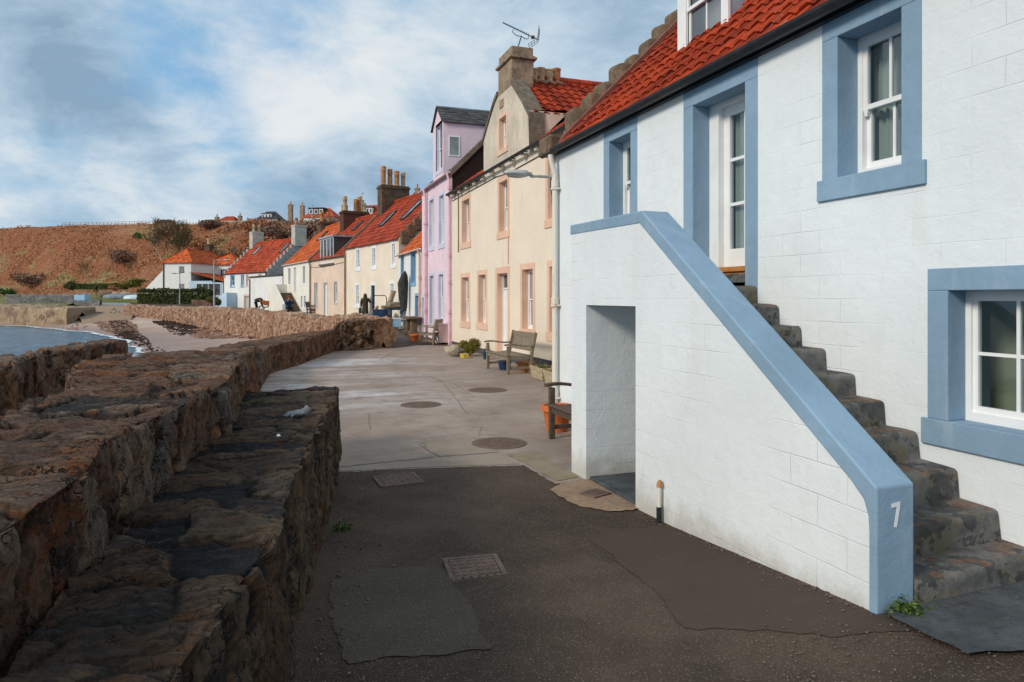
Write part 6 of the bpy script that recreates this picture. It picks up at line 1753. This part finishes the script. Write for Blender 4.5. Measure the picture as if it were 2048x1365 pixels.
def cart():
    t = thing('blue_handcart', 'dark blue handcart with tall bent handle outside the ivory house', 'cart', (*at_depth(763,655,35.5)[:2],zroad(5,36)), R(75))
    m = MB(); m.box(-.75,.75,-.35,.35,.42,.50)
    for q in ((-.75,.75,-.37,-.34),(-.75,.75,.34,.37)): m.box(*q,.42,.80)
    for q in ((-.77,-.74,-.34,.34),(.74,.77,-.34,.34)): m.box(*q,.42,.80)
    m.build('tray', m_blueframe, t)
    for (x, y) in ((-.5,-.38),(.5,-.38),(-.5,.38),(.5,.38)):
        w_ = MB(); vs = [(x+.24*math.cos(a*math.pi/9), y, .25+.24*math.sin(a*math.pi/9)) for a in range(19)]; w_.tube(vs, .03, 6, cap=False)
        for a in range(5): w_.tube([(x,y,.25),(x+.23*math.cos(a*1.257),y,.25+.23*math.sin(a*1.257))], .012, 5)
        w_.build('wheel', m_iron, t)
    m = MB(); m.tube([(-.70,-.33,.7),(-.72,-.33,1.42),(-.68,-.25,1.52),(-.68,.25,1.52),(-.72,.33,1.42),(-.70,.33,.7)], .022, 8); m.build('handle', m_iron, t)
cart()
def cabinet():
    t = thing('hose_cabinet', 'rose and grey utility cabinet with small hose wheel against the pink house', 'cabinet', (5.95,25.35,zroad(6,25)))
    MB().box(0,.38,-.35,.55,.06,.74).build('body', m_pinkish, t, bevel=.01); MB().box(-.03,.40,-.38,.58,.742,.78).build('lid', m_pinkpipe, t)
    m = MB(); m.tube([(-.08,-.35+.14*math.cos(a*.35),.16+.14*math.sin(a*.35)) for a in range(19)], .022, 6, cap=False); m.build('hose_wheel', m_steel, t)
    m = MB(); m.tube([(-.05,-.42,.0),(-.05,-.42,.42)], .02, 6); m.ell((-.05,-.42,.42),.04,.04,.06,8,6); m.build('tap', m_iron, t)
cabinet()
def barrow():
    p = at_depth(538, 595, 56); z = zroad(0,57)+.1
    t = thing('wheelbarrow', 'rusty orange wheelbarrow beside the stooping person', 'wheelbarrow', (p.x,p.y,z), R(20))
    m = MB(); vs = [(-.55,-.36,.88),(.6,-.36,.88),(.6,.36,.88),(-.55,.36,.88),(-.3,-.24,.5),(.35,-.24,.5),(.35,.24,.5),(-.3,.24,.5)]
    m.add(vs, [(4,5,6,7),(0,1,5,4),(1,2,6,5),(2,3,7,6),(3,0,4,7)]); m.build('tray', m_orange_pl, t)
    for y in (-.3,.3): MB().tube([(-.5,y*.6,.3),(.3,y,.48),(1.25,y,.72)], .025, 6).build('handle', m_wood_dk, t); MB().tube([(.45,y,.5),(.6,y,.0)], .025, 6).build('leg', m_iron, t)
    w_ = MB(); w_.tube([(-.62+.22*math.cos(a*.35),0,.24+.22*math.sin(a*.35)) for a in range(19)], .05, 6, cap=False); w_.build('wheel', m_iron, t)
barrow()

# ------------------------------------------------------------------ people
def skin_body(name, J, bones, mat, parent, sub=2):
    names = list(J); me = bpy.data.meshes.new(name)
    me.from_pydata([J[n][:3] for n in names], [(names.index(a), names.index(b)) for a, b in bones], [])
    o = bpy.data.objects.new(name, me); COL.objects.link(o); o.parent = parent; me.materials.append(mat)
    md = o.modifiers.new('skin', 'SKIN'); md.use_smooth_shade = True
    sv = me.skin_vertices[0].data if me.skin_vertices else None
    if sv is None:
        bm = bmesh.new(); bm.from_mesh(me); bm.verts.layers.skin.verify(); bm.to_mesh(me); bm.free(); sv = me.skin_vertices[0].data
    for i, n in enumerate(names): sv[i].radius = (J[n][3], J[n][4] if len(J[n]) > 4 else J[n][3]); sv[i].use_root = (n == 'pelvis')
    s = o.modifiers.new('sub', 'SUBSURF'); s.levels = sub; s.render_levels = sub
    return o
def hand(J, B, wrist, side, dirv, out, side_v):
    """palm + four fingers + thumb grown from the wrist joint"""
    w_ = Vector(J[wrist][:3]); d = Vector(dirv).normalized(); u = Vector(side_v).normalized(); o_ = Vector(out).normalized()
    pm = w_ + d*.06; J[side+'palm'] = (*pm, .030, .018); B.append((wrist, side+'palm'))
    for i, (k, l) in enumerate(((-.030,.072),(-.010,.082),(.011,.078),(.030,.062))):
        a = pm + d*.035 + u*k; b = a + d*l*.55 + o_*.010; c = b + d*l*.35 + o_*.024
        for nm, q, r in ((f'{side}f{i}a', a, .0095), (f'{side}f{i}b', b, .0085), (f'{side}f{i}c', c, .007)): J[nm] = (*q, r)
        B += [(side+'palm', f'{side}f{i}a'), (f'{side}f{i}a', f'{side}f{i}b'), (f'{side}f{i}b', f'{side}f{i}c')]
    a = w_ + d*.035 + u*-.036; b = a + d*.040 + u*-.014 + o_*.014
    J[side+'t1'] = (*a, .0115); J[side+'t2'] = (*b, .009); B += [(wrist, side+'t1'), (side+'t1', side+'t2')]
# woman in a long dark coat seen from behind (faces +Y in her own frame), right arm bent forward, green bag at left
def coat_woman():
    p = at_depth(730.5, 641, 39.5)
    t = thing('person', 'person in a long dark hooded coat and boots, carrying a green bag, seen from behind', 'person', p, R(-12))
    J = {'pelvis':(0,0,.92,.15,.11),'spine':(0,.0,1.12,.14,.11),'chest':(0,0,1.32,.17,.12),'neck':(0,.01,1.47,.055),'head':(0,.03,1.58,.085,.10),'crown':(0,.02,1.67,.06,.07),'nose':(0,.125,1.575,.012),
         'lh':(-.09,0,.86,.09),'lk':(-.095,.02,.48,.065),'la':(-.10,-.01,.09,.045),'lt':(-.105,.12,.045,.04,.03),'rh':(.09,0,.86,.09),'rk':(.10,.02,.48,.065),'ra':(.10,-.01,.09,.045),'rt':(.105,.12,.045,.04,.03),
         'ls':(-.19,0,1.38,.06),'le':(-.25,-.02,1.12,.048),'lw':(-.25,.02,.88,.034),'rs':(.19,0,1.38,.06),'re':(.30,.03,1.16,.048),'rw':(.28,.22,1.20,.034)}
    B = [('pelvis','spine'),('spine','chest'),('chest','neck'),('neck','head'),('head','crown'),('head','nose'),('pelvis','lh'),('lh','lk'),('lk','la'),('la','lt'),('pelvis','rh'),('rh','rk'),('rk','ra'),('ra','rt'),('chest','ls'),('ls','le'),('le','lw'),('chest','rs'),('rs','re'),('re','rw')]
    hand(J, B, 'lw', 'L', (0,.05,-1), (.3,.2,0), (0,1,0)); hand(J, B, 'rw', 'R', (-.2,1,0), (-1,0,-.2), (0,.1,1))
    t.scale = (.9,.9,.9)
    skin_body('body', J, B, m_skin, t)
    c = MB(); c.loft([((0,-.01,.42),.215,.155),((0,-.01,.70),.20,.15),((0,0,.98),.185,.14),((0,0,1.15),.185,.135),((0,0,1.33),.205,.145),((0,0,1.43),.165,.115),((0,0,1.485),.085,.08)], 18)
    for pts, r in (([(-.17,0,1.40),(-.255,-.02,1.13),(-.258,.02,.90)],[.085,.075,.055]), ([(.17,0,1.40),(.305,.03,1.16),(.285,.20,1.195)],[.085,.075,.055])): c.tube(pts, r, 12)
    c.build('coat', m_cloth_dk, t, smooth=True)
    h = MB(); h.loft([((0,-.02,1.42),.12,.11),((0,-.03,1.50),.125,.12),((0,-.025,1.60),.115,.125),((0,-.02,1.68),.09,.10),((0,-.01,1.73),.03,.04)], 16); h.build('hood', m_cloth_dk, t, smooth=True)
    b = MB()
    for s_ in (-1, 1): b.tube([(s_*.098,.0,.5),(s_*.10,-.01,.12),(s_*.102,0,.05)], [.07,.058,.055], 10); b.ell((s_*.105,.07,.045), .05, .13, .045, 10, 7)
    b.build('boots', m_cloth_bk, t, smooth=True)
    g = thing('green_bag', 'dark green shoulder bag hanging from the coated person', 'bag', (p.x, p.y, p.z), R(-12)); g.scale = (.9,.9,.9)
    k = MB(); k.box(-.40,-.23,-.17,.17,.44,.80); k.build('body', m_green_bag, g, bevel=.03)
    k = MB(); k.tube([(-.31,-.12,.79),(-.27,-.06,.9),(-.26,.03,.9),(-.31,.12,.79)], .012, 6); k.build('strap', m_green_bag, g)
coat_woman()
# woman with auburn curls, seated on a low stone, both hands raised to her face (faces -Y)
def curly_woman():
    s = 50; p = at_depth(577.5, 595, s); z = -1.25
    rock('sitting_stone', 'low dark stone the curly-haired person sits on', (p.x,p.y+.05,z+.2), (.34,.3,.26), m_skew, seed=4)
    t = thing('person', 'person with auburn curls in a navy jacket, both hands raised to the face', 'person', (p.x,p.y,z), R(10))
    J = {'pelvis':(0,0,.52,.16,.12),'spine':(0,-.03,.72,.14,.11),'chest':(0,-.06,.92,.17,.12),'neck':(0,-.08,1.06,.055),'head':(0,-.10,1.17,.085,.10),'crown':(0,-.09,1.26,.06,.07),'nose':(0,-.205,1.165,.012),'chin':(0,-.17,1.10,.03),
         'lh':(.10,-.02,.50,.095),'lk':(.13,-.44,.50,.07),'la':(.13,-.46,.09,.045),'lt':(.13,-.60,.04,.04,.03),'rh':(-.10,-.02,.50,.095),'rk':(-.13,-.44,.50,.07),'ra':(-.13,-.46,.09,.045),'rt':(-.13,-.60,.04,.04,.03),
         'ls':(.19,-.06,.97,.06),'le':(.27,-.24,.80,.048),'lw':(.13,-.31,1.00,.032),'rs':(-.19,-.06,.97,.06),'re':(-.27,-.24,.80,.048),'rw':(-.13,-.31,1.00,.032)}
    B = [('pelvis','spine'),('spine','chest'),('chest','neck'),('neck','head'),('head','crown'),('head','nose'),('head','chin'),('pelvis','lh'),('lh','lk'),('lk','la'),('la','lt'),('pelvis','rh'),('rh','rk'),('rk','ra'),('ra','rt'),('chest','ls'),('ls','le'),('le','lw'),('chest','rs'),('rs','re'),('re','rw')]
    hand(J, B, 'lw', 'L', (-.35,.2,1), (-.6,.3,0), (-.3,-1,0)); hand(J, B, 'rw', 'R', (.35,.2,1), (.6,.3,0), (.3,-1,0))
    skin_body('body', J, B, m_skin, t)
    e = MB()
    for s_ in (-1, 1): e.ell((s_*.035,-.196,1.195), .012, .008, .008, 8, 6)
    e.build('eyes', m_cloth_bk, t)
    c = MB(); c.loft([((0,.0,.44),.21,.17),((0,-.02,.62),.195,.15),((0,-.05,.80),.19,.14),((0,-.06,.93),.205,.14),((0,-.07,1.01),.15,.11),((0,-.08,1.06),.08,.075)], 18)
    for s_ in (-1, 1): c.tube([(s_*.16,-.06,.98),(s_*.275,-.24,.80),(s_*.145,-.30,.97)], [.088,.078,.052], 12)
    c.build('jacket', m_cloth_bl, t, smooth=True)
    b = MB()
    for s_ in (-1, 1): b.tube([(s_*.09,0,.50),(s_*.13,-.44,.51),(s_*.13,-.46,.10)], [.11,.085,.06], 10); b.ell((s_*.13,-.53,.045), .05, .13, .05, 10, 7)
    b.build('trousers', m_cloth_bk, t, smooth=True)
    h = MB()
    for _ in range(90):
        a = random.uniform(0, 6.28); u = random.uniform(-.75, 1); d = Vector((math.cos(a)*math.sqrt(1-u*u), math.sin(a)*math.sqrt(1-u*u), u))
        if d.y < -.35 and d.z < .55: continue
        h.ell(Vector((0,-.075,1.20)) + Vector((d.x*.145, d.y*.12, d.z*.135)), .045, .045, .05, 8, 6, .3, 9)
    h.build('hair', m_hair_red, t, smooth=True)
curly_woman()
# man stooping to the right over something on the ground
def stoop():
    s = 57; p = at_depth(516, 595, s); z = zroad(0,58)+.03
    t = thing('person', 'person in dark clothes bending over beside the orange wheelbarrow', 'person', (p.x,p.y,z), R(-12))
    J = {'pelvis':(-.18,0,.88,.14,.12),'spine':(0,0,.98,.13,.11),'chest':(.22,0,1.00,.15,.12),'neck':(.38,0,.95,.055),'head':(.47,-.01,.88,.085,.09),'crown':(.53,-.01,.82,.06,.07),'nose':(.46,-.02,.77,.012),
         'lh':(-.20,.09,.82,.09),'lk':(-.10,.12,.46,.065),'la':(-.16,.12,.09,.045),'lt':(-.03,.13,.045,.04,.03),'rh':(-.20,-.09,.82,.09),'rk':(-.10,-.12,.46,.065),'ra':(-.16,-.12,.09,.045),'rt':(-.03,-.13,.045,.04,.03),
         'ls':(.27,.17,.97,.06),'le':(.30,.20,.68,.046),'lw':(.38,.16,.44,.033),'rs':(.27,-.17,.97,.06),'re':(.33,-.20,.68,.046),'rw':(.42,-.14,.46,.033)}
    B = [('pelvis','spine'),('spine','chest'),('chest','neck'),('neck','head'),('head','crown'),('head','nose'),('pelvis','lh'),('lh','lk'),('lk','la'),('la','lt'),('pelvis','rh'),('rh','rk'),('rk','ra'),('ra','rt'),('chest','ls'),('ls','le'),('le','lw'),('chest','rs'),('rs','re'),('re','rw')]
    hand(J, B, 'lw', 'L', (.25,0,-1), (.5,-.4,0), (1,0,.2)); hand(J, B, 'rw', 'R', (.25,0,-1), (.5,.4,0), (1,0,.2))
    skin_body('body', J, B, m_skin, t)
    c = MB(); c.tube([(-.22,0,.90),(-.05,0,.99),(.16,0,1.02),(.32,0,.98),(.37,0,.95)], [.17,.175,.19,.15,.075], 16)
    c.tube([(.25,.16,.98),(.30,.20,.68),(.35,.18,.54)], [.085,.07,.05], 10); c.tube([(.25,-.16,.98),(.33,-.20,.68),(.38,-.16,.56)], [.085,.07,.05], 10); c.build('jacket', m_cloth_dk, t, smooth=True)
    b = MB()
    for s_ in (-1, 1): b.tube([(-.2,s_*.08,.86),(-.10,s_*.12,.46),(-.16,s_*.12,.10)], [.115,.085,.062], 10); b.ell((-.09,s_*.125,.045), .13, .05, .05, 10, 7)
    b.build('trousers', m_cloth_bk, t, smooth=True)
    h = MB(); h.ell((.49,-.005,.90), .10, .10, .085, 12, 8); h.build('hair', m_hair_dk, t, smooth=True)
stoop()

# ------------------------------------------------------------------ trees, hedges, far garden
def bare_tree(name, label, base, H, spread, seed, mat=None, depth=6, r0=None, forks=2, group=None):
    rnd = random.Random(seed); t = thing(name, label, 'tree', base, 0, group); rmin = H*.0023
    tr = MB(); br = MB(); mat = mat or m_twig
    def grow(p, d, L, r, lev):
        n = 3; pts = [p]; rr = [r]; q = p; dd = d.copy()
        for i in range(n):
            dd = (dd + Vector((rnd.gauss(0,.10), rnd.gauss(0,.10), rnd.gauss(.03,.06)))).normalized(); q = q + dd*L/n; pts.append(q); rr.append(max(rmin, r*(1-.38*(i+1)/n)))
        (tr if lev < 3 else br).tube(pts, rr, 8 if lev < 3 else (5 if lev < 4 else 3), cap=False)
        if lev >= depth: return
        k = 3 if lev < 1 else rnd.choice((2,3,3))
        for i in range(k):
            ax = Vector((rnd.gauss(0,1), rnd.gauss(0,1), rnd.gauss(0,.3))).normalized(); nd = (dd + ax*spread*rnd.uniform(.6,1.2) + Vector((0,0,.12))).normalized()
            grow(pts[-1] if i < 2 else pts[-2], nd, L*rnd.uniform(.66,.84), rr[-1]*rnd.uniform(.62,.8), lev+1)
        if lev >= 2:
            for _ in range(2): nd = (dd + Vector((rnd.gauss(0,.8), rnd.gauss(0,.8), rnd.gauss(.1,.5)))).normalized(); grow(pts[rnd.choice((1,2))], nd, L*.5, rr[-1]*.4, max(lev+2, depth-1))
    grow(Vector((0,0,-.3)), Vector((.03,0,1)).normalized(), H*.27, r0 or H*.026, 0)
    tr.build('trunk', m_bark, t); br.build('crown', mat, t)
    return t
bare_tree('bare_tree', 'big bare tree with pale forked trunk left of the hipped white house', at_depth(328,572,104), 11.8, .56, 9, depth=7, r0=.26)
bare_tree('bare_tree', 'small slender bare tree halfway along the foot of the hillside', at_depth(176,571,112), 5.0, .5, 12, depth=5, r0=.09)
bare_tree('bare_tree', 'small leaning bare tree between hillside and big tree', at_depth(258,556,118), 3.6, .6, 21, depth=5, r0=.07)
def scrub(label, px, t_, rx, rz, n, mat=None, s=None, name='scrub_bush', leaf=.22):
    v = hill_pt(px, t_); bush(name, label, v, (rx, rx, rz), n, leaf, mat or m_scrub, 'bush', lumps=10, core=False)
scrub('dark brown scrub bush low on the hillside at far left', 60, .13, 3.6, 2.0, 1600)
scrub('wide dark scrub thicket behind the crow-stepped chimney', 560, .60, 4.2, 1.8, 2200)
scrub('dark scrub thicket high on the slope beneath the hilltop chimneys', 605, .66, 3.4, 1.6, 2000)
scrub('russet scrub bush right of the big bare tree', 400, .45, 4.0, 2.2, 2000, m_bramble)
scrub('dark scrub bush beneath the grey slate-roofed hilltop house', 510, .72, 3.4, 1.5, 1600, m_bramble)
scrub('grey-brown scrub bush on the crest above the big bare tree', 425, .9, 3.0, .9, 1500)
scrub('low scrub bush at the crest near the fence end', 335, .99, 2.2, .6, 900)
scrub('small green gorse bush on the hillside left of the big tree', 276, .66, 1.3, .9, 700, m_green, leaf=.14)
scrub('dark green ivy-covered bush on the slope behind the big tree', 362, .60, 2.4, 1.7, 1500, m_hedge, leaf=.16)
scrub('green bush on the slope between the two chimneys', 622, .45, 2.2, 1.5, 1400, m_green, leaf=.14)
scrub('brown scrub on the slope right behind the crow-stepped roof', 535, .42, 4.2, 2.2, 2200)
scrub('brown bramble bush low behind the hipped white house', 455, .32, 3.4, 1.8, 1700)
scrub('grey purple scrub patch on mid slope near the big tree', 245, .40, 3.0, 2.0, 1400)
scrub('russet scrub on the skyline behind the brick chimney', 690, .74, 3.2, 1.2, 1300, m_bramble)
scrub('green hedge bush on the skyline under the orange hilltop house', 690, .80, 3.0, 1.0, 1400, m_green, leaf=.14)
def hedge(label, a, b, wd, h, n, mat, leaf=.11):
    a, b = Vector(a), Vector(b); c = (a+b)/2; L = (b-a).length; t = thing('hedge', label, 'hedge', a); d = (b-a); g = MB()
    def f():
        k = random.random(); q = d*k; hh = h*(.86+.34*mn.noise(Vector((k*L*.45, 2, 1)))+.16*mn.noise(Vector((k*L*1.9, 5, 1))))
        side = random.random(); nrm = Vector((-d.y, d.x, 0)).normalized()
        if side < .55: o = nrm*(wd/2)*random.choice((-1,1))*random.uniform(.75,1.1); z = random.uniform(0,hh)
        else: o = nrm*wd/2*random.uniform(-1,1); z = hh*random.uniform(.88,1.06)
        return q + o + Vector((0,0,z + .12*mn.noise(Vector((k*L*1.5, z, 3)))))
    leafcloud(g, n, f, leaf)
    nrm = Vector((-d.y, d.x, 0)).normalized()*wd*.38; v = [Vector()-nrm, Vector()+nrm, d+nrm, d-nrm]
    g.add([tuple(q+Vector((0,0,-.2))) for q in v]+[tuple(q+Vector((0,0,h*.6))) for q in v], [(3,2,1,0),(4,5,6,7),(0,1,5,4),(1,2,6,5),(2,3,7,6),(3,0,4,7)], .03)
    g.build('foliage', mat, t)
    s = MB()
    for i in range(8): q = d*((i+.5)/8); s.tube([q+Vector((0,0,-.2)), q+Vector((0,0,h*.6))], .04, 5)
    s.build('stem', m_bark, t)
hedge('tall clipped dark green hedge in front of the hipped white house', at_depth(281,606,82), at_depth(424,607,80), 1.3, 1.78, 9000, m_hedge)
hedge('low dark hedge at the back of the lawn under the hillside', at_depth(150,577,108), at_depth(252,577,106), 1.2, .75, 3200, m_hedge)
bush('round_shrub', 'dark round evergreen shrub on the lawn at left', at_depth(136,581,104), (1.15,1.1,.75), 3200, .10, m_hedge)
bush('yellow_shrub', 'yellow-brown shrub right of the hedge below the lamp post', at_depth(427,609,66), (.65,.6,.62), 1700, .07, m_heath)
bush('round_shrub', 'small dark green shrub at the left stairs of the crow-stepped house', at_depth(436,612,66), (.55,.5,.45), 1400, .07, m_hedge)
bush('reddish_shrub', 'low reddish shrub beside the palm on the lawn', at_depth(226,582,100), (.8,.7,.45), 1200, .09, m_bramble)
bush('grass_clump', 'clump of tall green grass at the left edge by the water', at_depth(14,594,92), (1.3,1.1,.75), 1600, .10, m_green)
bush('mixed_shrub', 'pale mixed shrubs behind the lawn near the big tree', at_depth(272,576,104), (1.9,1.2,.8), 1900, .11, m_heath)
def palm():
    t = thing('cabbage_palm', 'small spiky palm on the lawn near the blue fish tub', 'palm', at_depth(191,594,97)); m = MB(); m.tube([(0,0,-.2),(.05,0,1.1)], [.14,.10], 8); m.build('trunk', m_bark, t)
    g = MB()
    for _ in range(90):
        d = Vector((random.gauss(0,1), random.gauss(0,1), random.gauss(.35,.6))).normalized(); s = Vector((-d.y, d.x, 0)).normalized()*.03; b = Vector((.05,0,1.1)); c = b+d*.7; e = b+d*1.25-Vector((0,0,.35))
        g.add([b-s, b+s, c+s*1.4, c-s*1.4, e], [(0,1,2,3),(3,2,4)])
    g.build('leaves', m_moss, t)
palm()
def garden_wall():
    a, b = at_depth(10,604,90), at_depth(158,604,88); c = at_depth(200,604.5,87); st_ = []
    for q, h in ((a,.98),(b,.95),(c,.40)): st_.append((q.x+.1,q.y+.5,q.x,q.y,q.z+h,q.z-.4,q.z-.5))
    rubble_wall('grey_garden_wall', m_wallgrey, st_[:2] + [(st_[1][0]+.01,st_[1][1],st_[1][2]+.01,st_[1][3],st_[2][4],*st_[1][5:])] + st_[2:], .16, 'long low grey garden wall behind the old quay', sc=(1.6,1,2.4), amp=.03, groove=.05, frac=.04, ffreq=1.5)
m_wallgrey = stone_mat('grey_rubble', [(0,(.10,.10,.10)),(.5,(.20,.20,.20)),(1,(.30,.29,.28))], (.25,.25,.15), .3, 1, crev=(.07,.07,.07), pale=(.36,.36,.35), pa=.4, ps=2, fine=9)
garden_wall()
def fish_tub():
    o = at_depth(165,602,84); t = thing('fish_tub', 'light blue fish tub filled with gear on the quay', 'tub', o, R(60))
    m = MB(); m.box(-.45,.45,-.7,.7,0,.08); m.box(-.5,-.42,-.75,.75,.08,.7); m.box(.42,.5,-.75,.75,.08,.7); m.box(-.42,.42,-.75,-.67,.08,.7); m.box(-.42,.42,.67,.75,.08,.7); m.build('tub', m_plastic_lb, t, bevel=.03)
    g = MB(); [g.ell((random.uniform(-.25,.25), random.uniform(-.5,.5), .68+random.uniform(0,.12)), .2, .24, .16, 10, 7, .4, 3) for _ in range(6)]; g.build('gear', m_boatgrey, t)
fish_tub()
def dinghy(label, px, py, s, L, rot, mat, up=False):
    o = at_depth(px, py, s); t = thing('dinghy', label, 'boat', o, rot); m = MB(); n = 12; vs = []; k = 9
    for i in range(n+1):
        f = i/n; w_ = .62*(1-abs(2*f-.9)**2.6*.9) if f > .45 else .62*(1-(.45-f)**2*.9); w_ = max(.04, w_); h = .52*(1-.25*abs(2*f-1)**2)
        for j in range(k): a = math.pi*j/(k-1); vs.append((L*(f-.5), w_*math.cos(a), h*math.sin(a)**.8+.02))
    m.add(vs, [(i*k+j, i*k+j+1, (i+1)*k+j+1, (i+1)*k+j) for i in range(n) for j in range(k-1)] + [tuple(range(k)), tuple(n*k+j for j in range(k))]); m.build('hull', mat, t, smooth=True)
    q = MB(); q.tube([(-L*.46,0,.53),(0,0,.58),(L*.44,0,.5)], .03, 6); q.build('keel', m_wood, t)
dinghy('upturned pale blue dinghy on the grass left of the hedge', 270, 598.5, 84, 1.15*2.0, R(-15), m_boat)
dinghy('upturned dark grey dinghy beside the pale blue one', 247, 597, 87, 2.4, R(15), m_boatgrey)
dinghy('upturned grey dinghy farthest left of the three', 227, 597, 88, 2.2, R(-5), m_boatgrey)
def heap():
    for i, (px, lb) in enumerate(((232,'grey boulder on the lawn behind the dinghies, left one'),(252,'grey boulder on the lawn behind the dinghies, middle one'),(213,'brown boulder at the lawn edge near the palm'))):
        rock('boulder', lb, at_depth(px, 592-i, 92), (.9,.7,.45), m_rock if i < 2 else m_crow, seed=5+i)
heap()
def crest_fence():
    t = thing('post_and_rail_fence', 'thin post and rail fence along the top of the hillside', 'fence', hill_pt(130,1.02)); o = t.location.copy(); P = MB(); q = []
    for i in range(24): q.append(hill_pt(124+i*7.6+random.uniform(-1.5,1.5), 1.03) - o)
    for v in q: P.box(v.x-.04, v.x+.04, v.y-.04, v.y+.04, v.z-.3, v.z+.75+.25*random.random())
    P.build('posts', m_wood, t); Rr = MB()
    for a, b in zip(q, q[1:]):
        for h in (.5,.88): Rr.bar(a+Vector((0,0,h)), b+Vector((0,0,h)), .035, .07)
    Rr.build('rails', m_wood, t)
crest_fence()
def brae_wall():
    st_ = []
    for px in (440,500,560): v = hill_pt(px, 1.0); st_.append((v.x+.2,v.y+.6,v.x,v.y,v.z+.75,v.z-.5,v.z-.6))
    rubble_wall('brae_top_wall', m_quay, st_, .25, 'pale stone garden wall along the hilltop houses', sc=(1,1,2), amp=.04, groove=.05, frac=.05)
brae_wall()
def low_gate():
    a, b = at_depth(383,606,78), at_depth(424,609,66); st_ = []
    rubble_wall('front_garden_wall', m_redwall, [(p.x+.3,p.y+.3,p.x,p.y,p.z+.32,p.z-.5,p.z-.6) for p in (a, b)], .1, 'low reddish garden wall between hedge and lamp post', sc=(2,2,3), amp=.04, groove=.04, frac=.05)
low_gate()
